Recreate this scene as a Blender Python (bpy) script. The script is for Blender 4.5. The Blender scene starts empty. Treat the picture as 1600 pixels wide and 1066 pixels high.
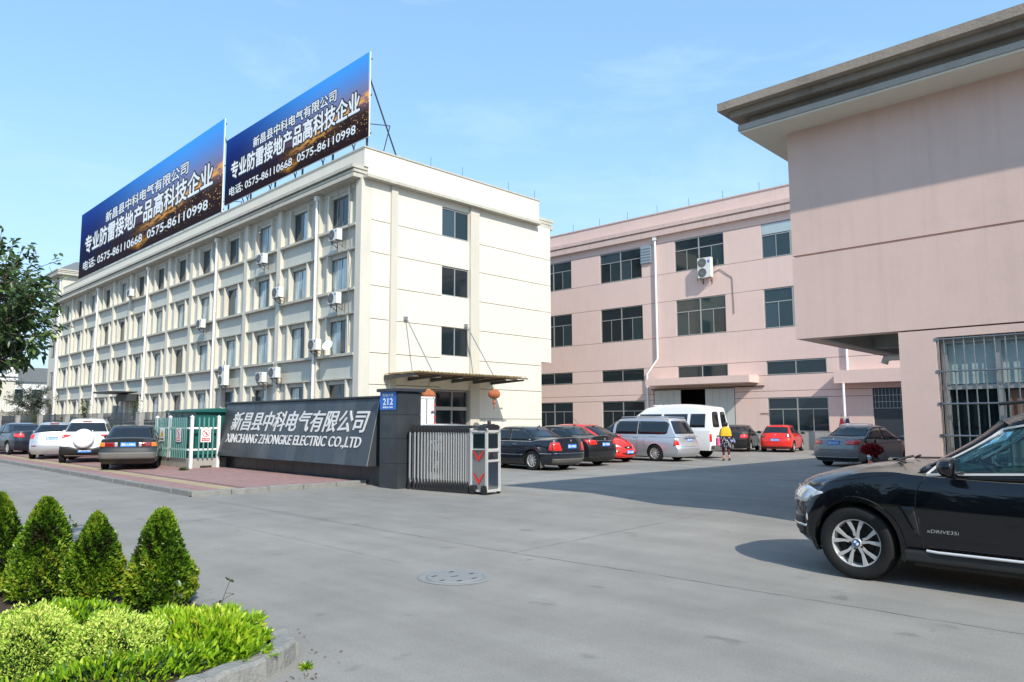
import bpy, bmesh, math, random
import numpy as np
from mathutils import Vector, Matrix, Euler
random.seed(7); RNG = np.random.default_rng(11)
SC = bpy.context.scene
COL = SC.collection
R = math.radians

# ---------------------------------------------------------------- camera, sky, sun, exposure
cam_d = bpy.data.cameras.new('camera'); cam = bpy.data.objects.new('camera', cam_d); COL.objects.link(cam)
cam.location = (0, 0, 1.6)
cam.rotation_euler = (R(90 + 6.02), 0, R(46.085 - 90))
cam_d.sensor_width = 36.0; cam_d.lens = 1142.96 / 1600 * 36
cam_d.shift_x = 40.45 / 1600; cam_d.shift_y = 6.04 / 1600
cam_d.clip_start = 0.05; cam_d.clip_end = 3000
SC.camera = cam

SUN_DIR = Vector((0.38, 1.0, -0.855)).normalized()       # the way the light travels
SUN_EL = math.asin(-SUN_DIR.z)
SUN_AZ = math.atan2(-SUN_DIR.y, -SUN_DIR.x)             # direction towards the sun, from +X
world = bpy.data.worlds.new('World'); SC.world = world; world.use_nodes = True
wn = world.node_tree.nodes; wl = world.node_tree.links
wn.clear()
w_out = wn.new('ShaderNodeOutputWorld'); w_bg = wn.new('ShaderNodeBackground')
sky = wn.new('ShaderNodeTexSky'); sky.sky_type = 'NISHITA'; sky.sun_disc = False
sky.sun_elevation = SUN_EL; sky.sun_rotation = math.pi / 2 - SUN_AZ
sky.air_density = 1.0; sky.dust_density = 0.6; sky.ozone_density = 1.6; sky.altitude = 0
w_bg.inputs['Strength'].default_value = 0.13
# thin wisps of cloud and a light summer haze low down
tc = wn.new('ShaderNodeTexCoord'); mp = wn.new('ShaderNodeMapping')
mp.inputs['Scale'].default_value = (1.0, 1.4, 4.2); mp.inputs['Rotation'].default_value = (0.15, 0.1, 0.6)
nz = wn.new('ShaderNodeTexNoise'); nz.inputs['Scale'].default_value = 2.6; nz.inputs['Detail'].default_value = 9; nz.inputs['Roughness'].default_value = 0.62
nz.inputs['Distortion'].default_value = 0.35
rp = wn.new('ShaderNodeValToRGB'); rp.color_ramp.elements[0].position = 0.50; rp.color_ramp.elements[1].position = 0.80
rp.color_ramp.elements[0].color = (0, 0, 0, 1); rp.color_ramp.elements[1].color = (0.55, 0.55, 0.55, 1)
mx = wn.new('ShaderNodeMix'); mx.data_type = 'RGBA'
tint = wn.new('ShaderNodeMix'); tint.data_type = 'RGBA'; tint.blend_type = 'MULTIPLY'; tint.inputs[0].default_value = 1.0
tint.inputs[7].default_value = (0.93, 1.01, 1.0, 1)
wl.new(tc.outputs['Generated'], mp.inputs['Vector']); wl.new(mp.outputs['Vector'], nz.inputs['Vector'])
wl.new(nz.outputs['Fac'], rp.inputs['Fac']); wl.new(rp.outputs['Color'], mx.inputs[0])
# summer haze evens the sky out: half of the physical sky, half of an even pale blue
hz_ = wn.new('ShaderNodeMix'); hz_.data_type = 'RGBA'; hz_.inputs[0].default_value = 0.45; hz_.inputs[7].default_value = (1.34, 2.50, 3.9, 1)
wl.new(sky.outputs['Color'], tint.inputs[6]); wl.new(tint.outputs[2], hz_.inputs[6]); HZ = hz_.outputs[2]
mx.inputs[7].default_value = (2.5, 3.5, 4.3, 1)
# paler towards the horizon
sz = wn.new('ShaderNodeSeparateXYZ'); wl.new(tc.outputs['Generated'], sz.inputs[0]); hr = wn.new('ShaderNodeMapRange'); hr.interpolation_type = 'SMOOTHSTEP'
hr.inputs[1].default_value = 0.42; hr.inputs[2].default_value = -0.02; hr.inputs[4].default_value = 0.75; wl.new(sz.outputs[2], hr.inputs[0])
hm = wn.new('ShaderNodeMix'); hm.data_type = 'RGBA'; hm.inputs[7].default_value = (1.95, 2.60, 3.4, 1)
wl.new(HZ, hm.inputs[6]); wl.new(hr.outputs[0], hm.inputs[0]); wl.new(hm.outputs[2], mx.inputs[6]); wl.new(mx.outputs[2], w_bg.inputs['Color']); wl.new(w_bg.outputs['Background'], w_out.inputs['Surface'])

sun_d = bpy.data.lights.new('sun', 'SUN'); sun_o = bpy.data.objects.new('sun', sun_d); COL.objects.link(sun_o)
sun_o.rotation_euler = SUN_DIR.to_track_quat('-Z', 'Y').to_euler()
sun_o.location = (-20, -40, 40)
sun_d.energy = 2.4; sun_d.angle = R(0.6); sun_d.color = (1.0, 0.93, 0.81)
vs = SC.view_settings
vs.view_transform = 'Standard'; vs.look = 'None'; vs.exposure = 1.13; vs.gamma = 1.0; vs.use_curve_mapping = False
SC.render.engine = 'CYCLES'
SC.cycles.max_bounces = 6; SC.cycles.transparent_max_bounces = 12
SC.cycles.use_denoising = True

# ---------------------------------------------------------------- helpers
def srgb(h):
    if isinstance(h, str):
        h = h.lstrip('#'); c = [int(h[i:i+2], 16) / 255 for i in (0, 2, 4)]
    else: c = [v / 255 for v in h]
    return tuple((v / 12.92) if v <= 0.04045 else ((v + 0.055) / 1.055) ** 2.4 for v in c) + (1,)

def newmat(name):
    m = bpy.data.materials.new(name); m.use_nodes = True
    return m, m.node_tree.nodes, m.node_tree.links, m.node_tree.nodes['Principled BSDF']

def mat(name, col, rough=0.6, metal=0.0, var=0.0, vscale=3.0, bump=0.0, bscale=40.0, coat=0.0, spec=0.5,
        streak=0.0, stain=0.0, staincol=(0.1, 0.09, 0.08), stainscale=0.6, alpha=1.0, rvar=0.0):
    """procedural surface: base colour, mottling at two scales, rain streaks, stains, fine relief"""
    m, n, l, b = newmat(name)
    if len(col) == 3: col = tuple(col) + (1,)
    b.inputs['Base Color'].default_value = col
    b.inputs['Roughness'].default_value = rough; b.inputs['Metallic'].default_value = metal
    b.inputs['Specular IOR Level'].default_value = spec
    b.inputs['Coat Weight'].default_value = coat; b.inputs['Coat Roughness'].default_value = 0.03
    t = n.new('ShaderNodeTexCoord')
    out = None
    if var or streak or stain:
        base = n.new('ShaderNodeRGB'); base.outputs[0].default_value = col; out = base.outputs[0]
    def dark(fac_sock, c, amt):
        nonlocal out
        mu = n.new('ShaderNodeMath'); mu.operation = 'MULTIPLY'; mu.inputs[1].default_value = amt; l.new(fac_sock, mu.inputs[0])
        x = n.new('ShaderNodeMix'); x.data_type = 'RGBA'; l.new(mu.outputs[0], x.inputs[0]); l.new(out, x.inputs[6]); x.inputs[7].default_value = tuple(c[:3]) + (1,)
        out = x.outputs[2]
    if var:
        for sc_, am in ((vscale, 1.0), (vscale * 7.3, 0.6)):
            q = n.new('ShaderNodeTexNoise'); q.inputs['Scale'].default_value = sc_; q.inputs['Detail'].default_value = 6; q.inputs['Roughness'].default_value = 0.6
            l.new(t.outputs['Object'], q.inputs['Vector'])
            mr = n.new('ShaderNodeMapRange'); mr.inputs[1].default_value = 0.3; mr.inputs[2].default_value = 0.7
            l.new(q.outputs['Fac'], mr.inputs[0])
            dark(mr.outputs[0], [c * 0.55 for c in col[:3]], var * am)
            lastn = q
    if streak:
        mpn = n.new('ShaderNodeMapping'); mpn.inputs['Scale'].default_value = (3.5, 3.5, 0.16); l.new(t.outputs['Object'], mpn.inputs[0])
        q = n.new('ShaderNodeTexNoise'); q.inputs['Scale'].default_value = 1.6; q.inputs['Detail'].default_value = 8; q.inputs['Roughness'].default_value = 0.65
        l.new(mpn.outputs[0], q.inputs['Vector'])
        mr = n.new('ShaderNodeMapRange'); mr.inputs[1].default_value = 0.5; mr.inputs[2].default_value = 0.78; l.new(q.outputs['Fac'], mr.inputs[0])
        dark(mr.outputs[0], [c * 0.5 for c in col[:3]], streak)
    if stain:
        q = n.new('ShaderNodeTexNoise'); q.inputs['Scale'].default_value = stainscale; q.inputs['Detail'].default_value = 10; q.inputs['Roughness'].default_value = 0.7
        l.new(t.outputs['Object'], q.inputs['Vector'])
        mr = n.new('ShaderNodeMapRange'); mr.inputs[1].default_value = 0.52; mr.inputs[2].default_value = 0.72; l.new(q.outputs['Fac'], mr.inputs[0])
        dark(mr.outputs[0], staincol, stain)
    if out is not None: l.new(out, b.inputs['Base Color'])
    if rvar:
        q = n.new('ShaderNodeTexNoise'); q.inputs['Scale'].default_value = vscale * 2; q.inputs['Detail'].default_value = 5
        l.new(t.outputs['Object'], q.inputs['Vector'])
        mr = n.new('ShaderNodeMapRange'); mr.inputs[3].default_value = max(0.02, rough - rvar); mr.inputs[4].default_value = rough + rvar
        l.new(q.outputs['Fac'], mr.inputs[0]); l.new(mr.outputs[0], b.inputs['Roughness'])
    if bump:
        q = n.new('ShaderNodeTexNoise'); q.inputs['Scale'].default_value = bscale; q.inputs['Detail'].default_value = 5
        l.new(t.outputs['Object'], q.inputs['Vector'])
        bp = n.new('ShaderNodeBump'); bp.inputs['Strength'].default_value = bump; bp.inputs['Distance'].default_value = 0.02
        l.new(q.outputs['Fac'], bp.inputs['Height']); l.new(bp.outputs[0], b.inputs['Normal'])
    return m

class MB:
    """collects boxes, tubes and sheets into one mesh"""
    def __init__(s): s.v = []; s.f = []; s.mi = []; s.cur = 0; s.sm = []; s.smooth = False
    def add(s, vs_, fs, smooth=None):
        k = len(s.v); s.v += [tuple(p) for p in vs_]
        for f in fs: s.f.append(tuple(k + i for i in f)); s.mi.append(s.cur); s.sm.append(s.smooth if smooth is None else smooth)
        return s
    def box(s, x0, x1, y0, y1, z0, z1):
        if x0 > x1: x0, x1 = x1, x0
        if y0 > y1: y0, y1 = y1, y0
        if z0 > z1: z0, z1 = z1, z0
        return s.add([(x0,y0,z0),(x1,y0,z0),(x1,y1,z0),(x0,y1,z0),(x0,y0,z1),(x1,y0,z1),(x1,y1,z1),(x0,y1,z1)],
              [(0,3,2,1),(4,5,6,7),(0,1,5,4),(1,2,6,5),(2,3,7,6),(3,0,4,7)], False)
    def rbox(s, x0, x1, y0, y1, z0, z1, r=0.02):
        """box with chamfered edges"""
        bm = bmesh.new(); bmesh.ops.create_cube(bm, size=1)
        for v in bm.verts: v.co = Vector(((x0+x1)/2 + v.co.x*abs(x1-x0), (y0+y1)/2 + v.co.y*abs(y1-y0), (z0+z1)/2 + v.co.z*abs(z1-z0)))
        bmesh.ops.bevel(bm, geom=bm.edges[:], offset=min(r, 0.45*min(abs(x1-x0), abs(y1-y0), abs(z1-z0))), segments=2, profile=0.6, affect='EDGES')
        bm.verts.ensure_lookup_table(); bm.faces.ensure_lookup_table()
        s.add([v.co[:] for v in bm.verts], [[v.index for v in f.verts] for f in bm.faces], False); bm.free(); return s
    def obox(s, c, ux, uy, uz, hx, hy, hz):
        c, ux, uy, uz = Vector(c), Vector(ux).normalized(), Vector(uy).normalized(), Vector(uz).normalized()
        P = [c + ux*hx*a + uy*hy*b + uz*hz*d for d in (-1,1) for a, b in ((-1,-1),(1,-1),(1,1),(-1,1))]
        return s.add([p[:] for p in P], [(0,3,2,1),(4,5,6,7),(0,1,5,4),(1,2,6,5),(2,3,7,6),(3,0,4,7)], False)
    def bar(s, p, q, w, h=None, up=(0,0,1)):
        p, q = Vector(p), Vector(q); h = h or w
        d = (q - p).normalized(); u = Vector(up)
        if abs(d.dot(u)) > .98: u = Vector((1,0,0))
        side = d.cross(u).normalized(); u2 = side.cross(d)
        return s.obox((p+q)/2, d, side, u2, (q-p).length/2, w/2, h/2)
    def tube(s, pts, r, n=10, cap=True, smooth=True):
        pts = [Vector(p) for p in pts]; rr = r if hasattr(r, '__len__') else [r]*len(pts)
        rings = []; u = None
        for i, p in enumerate(pts):
            d = (pts[min(i+1, len(pts)-1)] - pts[max(i-1, 0)]).normalized()
            if u is None: u = d.orthogonal().normalized()
            else:
                u = u - d * u.dot(d); u = u.normalized() if u.length > 1e-5 else d.orthogonal().normalized()
            w = d.cross(u)
            rings.append([p + (u*math.cos(2*math.pi*k/n) + w*math.sin(2*math.pi*k/n))*rr[i] for k in range(n)])
        V = [v[:] for rg in rings for v in rg]; F = []
        for i in range(len(pts)-1):
            for k in range(n): F.append((i*n+k, i*n+(k+1) % n, (i+1)*n+(k+1) % n, (i+1)*n+k))
        s.add(V, F, smooth)
        if cap:
            s.add([v[:] for v in rings[0]], [tuple(range(n))[::-1]], False); s.add([v[:] for v in rings[-1]], [tuple(range(n))], False)
        return s
    def lathe(s, prof, c=(0,0,0), axis='z', n=24, smooth=True, closed=False):
        V = []; F = []; m = len(prof)
        for k in range(n):
            a = 2*math.pi*k/n
            for r_, h in prof:
                x, y, z = r_*math.cos(a), r_*math.sin(a), h
                if axis == 'y': x, y, z = x, h, y
                if axis == 'x': x, y, z = h, x, y
                V.append((x+c[0], y+c[1], z+c[2]))
        for k in range(n):
            k2 = (k+1) % n
            for i in range(m-1 + (1 if closed else 0)):
                j = (i+1) % m
                F.append((k*m+i, k2*m+i, k2*m+j, k*m+j))
        return s.add(V, F, smooth)
    def prism(s, poly, axis, a, b):
        """closed outline (2-tuples) pushed from a to b along an axis"""
        def P(u, v, w): return {'x': (w,u,v), 'y': (u,w,v), 'z': (u,v,w)}[axis]
        n = len(poly)
        return s.add([P(u,v,a) for u,v in poly] + [P(u,v,b) for u,v in poly],
            [tuple(range(n))[::-1], tuple(range(n, 2*n))] + [(i,(i+1)%n,n+(i+1)%n,n+i) for i in range(n)], False)
    def quad(s, a, b, c, d): return s.add([a,b,c,d], [(0,1,2,3)], False)
    def disc(s, c, r, n=24, axis='z', rx=1, ry=1):
        V = [(c[0], c[1], c[2])]
        for k in range(n):
            a = 2*math.pi*k/n; u, v = r*rx*math.cos(a), r*ry*math.sin(a)
            V.append((c[0]+u, c[1]+v, c[2]) if axis == 'z' else ((c[0]+u, c[1], c[2]+v) if axis == 'y' else (c[0], c[1]+u, c[2]+v)))
        return s.add(V, [(0, 1+k, 1+(k+1) % n) for k in range(n)], False)
    def mesh(s, name, mats, off=None, fix=True):
        me = bpy.data.meshes.new(name)
        V = s.v if off is None else [(x-off[0], y-off[1], z-off[2]) for x,y,z in s.v]
        me.from_pydata(V, [], s.f)
        for m in (mats if isinstance(mats, (list, tuple)) else [mats]): me.materials.append(m)
        me.polygons.foreach_set('material_index', s.mi)
        me.polygons.foreach_set('use_smooth', s.sm)
        if fix:
            bm = bmesh.new(); bm.from_mesh(me); bmesh.ops.recalc_face_normals(bm, faces=bm.faces[:]); bm.to_mesh(me); bm.free()
        me.update()
        return me

def link(name, data, parent=None, loc=(0,0,0), rot=None):
    o = bpy.data.objects.new(name, data); COL.objects.link(o)
    if parent is not None: o.parent = parent
    o.location = loc
    if rot is not None: o.rotation_euler = rot
    return o
def org(p):
    """world origin of a parent chain (all setting parents used with world coordinates are unrotated)"""
    x = Vector((0,0,0))
    while p is not None: x += p.location; p = p.parent
    return x
def part(name, mb, m, parent, world=False, fix=True):
    """one mesh object under parent; world=True: vertices were given in world coordinates"""
    off = org(parent) if (world and parent is not None) else None
    return link(name, mb.mesh(name, m, off, fix), parent)
def tag(o, label=None, cat=None, group=None, kind=None):
    if label: o['label'] = label
    if cat: o['category'] = cat
    if group: o['group'] = group
    if kind: o['kind'] = kind
    return o
def thing(name, label, cat, loc=(0,0,0), rz=0.0, group=None):
    o = bpy.data.objects.new(name, None); COL.objects.link(o); o.empty_display_size = 0.2
    o.location = loc; o.rotation_euler = (0, 0, rz)
    return tag(o, label, cat, group)
def kids(o): return [c for c in bpy.data.objects if c.parent == o]
def copy_tree(o, loc=None, rz=None, label=None, table=None):
    if table is None:
        table = {}
        for c in bpy.data.objects:
            if c.parent is not None: table.setdefault(c.parent.name, []).append(c)
    def rec(s, par):
        c = s.copy(); COL.objects.link(c); c.parent = par
        for k in table.get(s.name, []): rec(k, c)
        return c
    r = rec(o, o.parent)
    if loc is not None: r.location = loc
    if rz is not None: r.rotation_euler = (0, 0, rz)
    if label: r['label'] = label
    return r

def text_mesh(name, body, m, parent, origin, xd, yd, w, h, depth=0.01, bold=0.0, shear=0.0, world=False, lift=0.0, space=1.0):
    """lettering fitted to a w by h rectangle whose lower left corner is origin; xd reading direction, yd up"""
    c = bpy.data.curves.new(name, 'FONT'); c.body = body; c.extrude = 0.02; c.shear = shear; c.space_character = space
    c.resolution_u = 3
    o = bpy.data.objects.new('tmp', c); COL.objects.link(o); bpy.context.view_layer.update()
    me = bpy.data.meshes.new_from_object(o.evaluated_get(bpy.context.evaluated_depsgraph_get()))
    bpy.data.objects.remove(o); bpy.data.curves.remove(c)
    n = len(me.vertices); co = np.empty(n*3); me.vertices.foreach_get('co', co); co = co.reshape(-1, 3)
    mn, mxx = co.min(0), co.max(0)
    u = (co[:,0]-mn[0])/(mxx[0]-mn[0]) * w; v = (co[:,1]-mn[1])/(mxx[1]-mn[1]) * h; t = (co[:,2]-mn[2])/(mxx[2]-mn[2]) * depth + lift
    X_, Y_ = np.array(xd, float), np.array(yd, float); Z_ = np.cross(X_, Y_); O = np.array(origin, float)
    if world and parent is not None: O = O - np.array(org(parent))
    out = O + u[:,None]*X_ + v[:,None]*Y_ + t[:,None]*Z_
    if bold > 0:      # heavier strokes: the lettering laid down again with small shifts
        s_ = bold*h; F = [tuple(p.vertices) for p in me.polygons]; VV = []; FF = []
        sh_ = [(math.cos(math.pi/4*i)*s_, math.sin(math.pi/4*i)*s_) for i in range(8)] if bold > .03 else [(s_,0),(-s_,0),(0,s_),(0,-s_)]
        for i, (a, b_) in enumerate([(0,0)] + sh_):
            VV += (out + a*X_ + b_*Y_ - (i*0.0006)*Z_).tolist(); FF += [tuple(q + n*i for q in f) for f in F]
        me = bpy.data.meshes.new(name); me.from_pydata(VV, [], FF); me.materials.append(m); me.update(); return link(name, me, parent)
    me.vertices.foreach_set('co', out.ravel()); me.materials.clear(); me.materials.append(m); me.name = name; me.update()
    return link(name, me, parent)

# ---------------------------------------------------------------- materials
M = {}
M['cream'] = mat('cream_render', (0.69, 0.655, 0.565), 0.85, var=0.12, vscale=0.5, bump=0.15, bscale=30, streak=0.22)
M['cream2'] = mat('cream_pilaster_render', (0.60, 0.575, 0.495), 0.85, var=0.14, vscale=0.8, bump=0.2, bscale=30, streak=0.25)
M['greyplaster'] = mat('grey_plaster', (0.52, 0.53, 0.48), 0.85, var=0.14, vscale=0.7, bump=0.2, bscale=30, streak=0.25, stain=0.15, stainscale=0.7, staincol=(0.3,0.29,0.26))
M['cornice'] = mat('weathered_cornice', (0.52, 0.50, 0.43), 0.85, var=0.25, vscale=1.4, bump=0.25, bscale=25, streak=0.5, stain=0.4, stainscale=1.5, staincol=(0.16,0.15,0.13))
M['pilgrey'] = mat('grey_pilaster', (0.56, 0.53, 0.455), 0.85, var=0.12, vscale=0.9, bump=0.15, streak=0.2)
M['groove'] = mat('groove_paint', (0.10, 0.095, 0.09), 0.9)
M['pink'] = mat('pink_render', (0.71, 0.515, 0.445), 0.88, var=0.15, vscale=0.45, bump=0.10, bscale=45, streak=0.20, stain=0.18, stainscale=0.5, staincol=(0.33,0.24,0.21))
M['pinkshop'] = mat('pale_pink_render', (0.72, 0.54, 0.485), 0.88, var=0.12, vscale=0.4, bump=0.10, bscale=45, streak=0.14, stain=0.10, stainscale=0.6, staincol=(0.42,0.32,0.29))
M['pink2'] = mat('pink_cornice_render', (0.64, 0.48, 0.435), 0.88, var=0.18, vscale=0.9, bump=0.25, bscale=25, streak=0.5)
M['concrete'] = mat('weathered_concrete', (0.36, 0.35, 0.32), 0.9, var=0.35, vscale=1.6, bump=0.4, bscale=30, streak=0.5, stain=0.4, stainscale=2.0)
M['roofstone'] = mat('stained_cornice_stone', (0.34, 0.285, 0.235), 0.9, var=0.35, vscale=1.3, bump=0.35, bscale=30, streak=0.45, stain=0.45, stainscale=2.2, staincol=(0.08,0.075,0.07))
M['lipstone'] = mat('cornice_lip_stone', (0.40, 0.375, 0.345), 0.9, var=0.25, vscale=1.5, bump=0.2, streak=0.3, stain=0.3, stainscale=2.5)
M['soffit'] = mat('pale_soffit', (0.68, 0.64, 0.55), 0.85, var=0.12, vscale=0.8, bump=0.15)
M['plinthgrey'] = mat('grey_plinth_render', (0.36, 0.37, 0.35), 0.9, var=0.25, vscale=1.0, bump=0.3, stain=0.3, stainscale=1.5)
M['glass'] = mat('dark_window_glass', (0.010, 0.019, 0.024), 0.06, spec=0.62, rvar=0.03)
M['glassgrey'] = mat('grey_window_glass', (0.045, 0.055, 0.055), 0.08, spec=0.6, var=.4, vscale=.7); M['glassteal'] = mat('teal_window_glass', (0.022, 0.045, 0.050), 0.05, spec=0.65, var=.4, vscale=.8)
M['glassblue'] = mat('blue_window_glass', (0.03, 0.055, 0.07), 0.05, spec=0.7, rvar=0.02)
M['curtain'] = mat('pale_curtain', (0.30, 0.36, 0.38), 0.9, var=0.2, vscale=3, bump=0.3)
M['alu'] = mat('aluminium_frame', (0.42, 0.42, 0.40), 0.45, metal=0.5, var=0.15, vscale=5)
M['alud'] = mat('bronze_frame', (0.20, 0.19, 0.17), 0.5, metal=0.4, var=0.15)
M['white'] = mat('white_paint', (0.80, 0.80, 0.78), 0.5, var=0.12, vscale=2.5)
M['pvc'] = mat('white_pvc', (0.82, 0.82, 0.82), 0.35, var=0.08)
M['acwhite'] = mat('air_conditioner_white', (0.72, 0.72, 0.68), 0.5, var=0.15, vscale=4, stain=0.2, stainscale=6, staincol=(0.35,0.3,0.22))
M['darkplastic'] = mat('dark_plastic', (0.025, 0.025, 0.027), 0.5, var=0.2, vscale=9)
M['grille'] = mat('fan_grille', (0.16, 0.165, 0.17), 0.5)
M['steel'] = mat('brushed_steel', (0.48, 0.47, 0.46), 0.28, metal=1.0, var=0.2, vscale=6, rvar=0.12)
M['steelpol'] = mat('polished_steel', (0.56, 0.56, 0.56), 0.22, metal=0.6, var=0.1, rvar=0.06, bump=0.05, bscale=6)
M['galv'] = mat('galvanised_steel', (0.42, 0.43, 0.44), 0.4, metal=0.8, var=0.3, vscale=7)
M['rust'] = mat('rusty_steel', (0.16, 0.11, 0.075), 0.8, metal=0.3, var=0.4, vscale=5, bump=0.3)
M['darkmetal'] = mat('dark_grey_steel', (0.07, 0.075, 0.08), 0.55, metal=0.5, var=0.3, vscale=5)
M['fencedark'] = mat('dark_fence_paint', (0.035, 0.045, 0.055), 0.55, var=0.3, vscale=6)
M['teal'] = mat('teal_cabinet_paint', (0.008, 0.105, 0.088), 0.42, var=0.15, vscale=2.0, streak=0.25)
M['teal2'] = mat('pale_teal_picket', (0.13, 0.29, 0.275), 0.5, var=0.12, vscale=4)
M['letters'] = mat('white_lettering', (0.85, 0.85, 0.85), 0.45); M['signletters'] = mat('weathered_white_letters', (0.66, 0.67, 0.67), 0.5, var=.25, vscale=6)
M['blueplate'] = mat('blue_number_plate', (0.02, 0.15, 0.55), 0.4, var=0.1)
M['red'] = mat('red_print', (0.65, 0.03, 0.02), 0.5)
M['black'] = mat('black_print', (0.012, 0.012, 0.012), 0.6)
M['dirt'] = mat('planter_soil', (0.07, 0.05, 0.035), 0.95, var=0.5, vscale=8, bump=0.8, bscale=40)
M['dark'] = mat('dark_interior', (0.015, 0.015, 0.017), 0.8)
M['bark'] = mat('bark', (0.11, 0.085, 0.06), 0.9, var=0.4, vscale=12, bump=0.7, bscale=50)
M['yellow'] = mat('yellow_print', (0.75, 0.5, 0.03), 0.5)
M['door'] = mat('pale_metal_door', (0.50, 0.52, 0.50), 0.5, var=0.12, vscale=1.2, streak=0.2)

M['silverframe'] = mat('silver_frame', (0.62, 0.62, 0.61), 0.35, metal=.3, var=.12)
M['mirrorpanel'] = mat('mirror_polished_panel', (0.55, 0.55, 0.55), 0.10, metal=1.0, bump=0.08, bscale=5, rvar=0.05)
def granite(name, c):
    m, n, l, b = newmat(name); t = n.new('ShaderNodeTexCoord')
    q = n.new('ShaderNodeTexNoise'); q.inputs['Scale'].default_value = 90; q.inputs['Detail'].default_value = 4
    q2 = n.new('ShaderNodeTexNoise'); q2.inputs['Scale'].default_value = 1.3; q2.inputs['Detail'].default_value = 7
    l.new(t.outputs['Object'], q.inputs['Vector']); l.new(t.outputs['Object'], q2.inputs['Vector'])
    r = n.new('ShaderNodeValToRGB'); r.color_ramp.elements[0].position = .35; r.color_ramp.elements[1].position = .7
    r.color_ramp.elements[0].color = tuple(x*.65 for x in c) + (1,); r.color_ramp.elements[1].color = tuple(min(1, x*1.45) for x in c) + (1,)
    l.new(q.outputs['Fac'], r.inputs[0])
    x = n.new('ShaderNodeMix'); x.data_type = 'RGBA'; x.inputs[7].default_value = (0.16, 0.16, 0.155, 1)
    mr = n.new('ShaderNodeMapRange'); mr.inputs[1].default_value = .48; mr.inputs[2].default_value = .85; mr.inputs[4].default_value = .4
    l.new(q2.outputs['Fac'], mr.inputs[0]); l.new(mr.outputs[0], x.inputs[0]); l.new(r.outputs[0], x.inputs[6]); l.new(x.outputs[2], b.inputs['Base Color'])
    b.inputs['Roughness'].default_value = 0.38
    return m
M['granite'] = [granite('slate_granite_%s' % s, c) for s, c in
    (('dark', (0.034, 0.040, 0.046)), ('medium', (0.044, 0.050, 0.057)), ('blue', (0.040, 0.050, 0.063)), ('pale', (0.058, 0.066, 0.072)))]
M['graniteblack'] = granite('black_granite', (0.030, 0.036, 0.042))

def paint(name, c, metal=0.0, rough=0.3, dust=0.12, dustc=(0.30, 0.27, 0.23)):
    """car paint with clear coat; dust lies on faces that look up"""
    m, n, l, b = newmat(name); t = n.new('ShaderNodeTexCoord'); g = n.new('ShaderNodeNewGeometry')
    sp = n.new('ShaderNodeSeparateXYZ'); l.new(g.outputs['Normal'], sp.inputs[0])
    q = n.new('ShaderNodeTexNoise'); q.inputs['Scale'].default_value = 5; q.inputs['Detail'].default_value = 8; l.new(t.outputs['Object'], q.inputs['Vector'])
    mr = n.new('ShaderNodeMapRange'); mr.inputs[1].default_value = 0.72; mr.inputs[2].default_value = 1.0; l.new(sp.outputs[2], mr.inputs[0])
    mu = n.new('ShaderNodeMath'); mu.operation = 'MULTIPLY'; l.new(mr.outputs[0], mu.inputs[0]); l.new(q.outputs['Fac'], mu.inputs[1])
    m2 = n.new('ShaderNodeMath'); m2.operation = 'MULTIPLY'; m2.inputs[1].default_value = dust * 1.5; l.new(mu.outputs[0], m2.inputs[0])
    x = n.new('ShaderNodeMix'); x.data_type = 'RGBA'; x.inputs[6].default_value = tuple(c) + (1,); x.inputs[7].default_value = dustc + (1,)
    l.new(m2.outputs[0], x.inputs[0]); l.new(x.outputs[2], b.inputs['Base Color'])
    rr = n.new('ShaderNodeMapRange'); rr.inputs[3].default_value = rough; rr.inputs[4].default_value = 0.75; l.new(m2.outputs[0], rr.inputs[0]); l.new(rr.outputs[0], b.inputs['Roughness'])
    cw = n.new('ShaderNodeMapRange'); cw.inputs[3].default_value = 1.0; cw.inputs[4].default_value = 0.25; l.new(m2.outputs[0], cw.inputs[0]); l.new(cw.outputs[0], b.inputs['Coat Weight'])
    b.inputs['Metallic'].default_value = metal; b.inputs['Coat Roughness'].default_value = 0.03; b.inputs['Coat IOR'].default_value = 1.5; b.inputs['Specular IOR Level'].default_value = 0.12
    return m
M['p_black'] = paint('black_car_paint', (0.003, 0.0035, 0.006), 0.0, 0.25, dust=0.75)
M['p_navy'] = paint('blue_black_car_paint', (0.012, 0.016, 0.026), 0.0, 0.25, dust=0.25)
M['p_dusty'] = paint('dusty_black_car_paint', (0.014, 0.014, 0.015), 0.0, 0.35, dust=0.5)
M['p_silver'] = paint('silver_car_paint', (0.50, 0.52, 0.55), 0.55, 0.35, dust=0.1)
M['p_grey'] = paint('grey_car_paint', (0.24, 0.23, 0.225), 0.4, 0.35, dust=0.3)
M['p_white'] = paint('white_car_paint', (0.80, 0.80, 0.80), 0.0, 0.3, dust=0.05)
M['p_red'] = paint('red_car_paint', (0.72, 0.030, 0.020), 0.0, 0.3, dust=0.05)
M['p_darkred'] = paint('dark_red_car_paint', (0.30, 0.02, 0.03), 0.0, 0.3, dust=0.15)
M['p_old'] = paint('faded_black_car_paint', (0.018, 0.022, 0.022), 0.0, 0.4, dust=0.2)
M['cglass'] = mat('tinted_car_glass', (0.010, 0.014, 0.018), 0.03, spec=0.8)
M['tyre'] = mat('tyre_rubber', (0.014, 0.014, 0.014), 0.75, var=0.3, vscale=9, bump=0.25, bscale=60, spec=.3)
M['alloy'] = mat('alloy_rim', (0.55, 0.55, 0.55), 0.32, metal=0.35, var=0.12, vscale=8)
M['steelrim'] = mat('dark_steel_rim', (0.12, 0.12, 0.12), 0.5, metal=0.5, var=0.3)
M['trimbright'] = mat('bright_window_trim', (0.80, 0.80, 0.80), 0.30, metal=0.35)
M['chrome'] = mat('chrome_trim', (0.78, 0.78, 0.78), 0.12, metal=1.0)
M['lampred'] = mat('red_tail_lamp', (0.75, 0.02, 0.015), 0.12, spec=0.8, coat=1)
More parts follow.
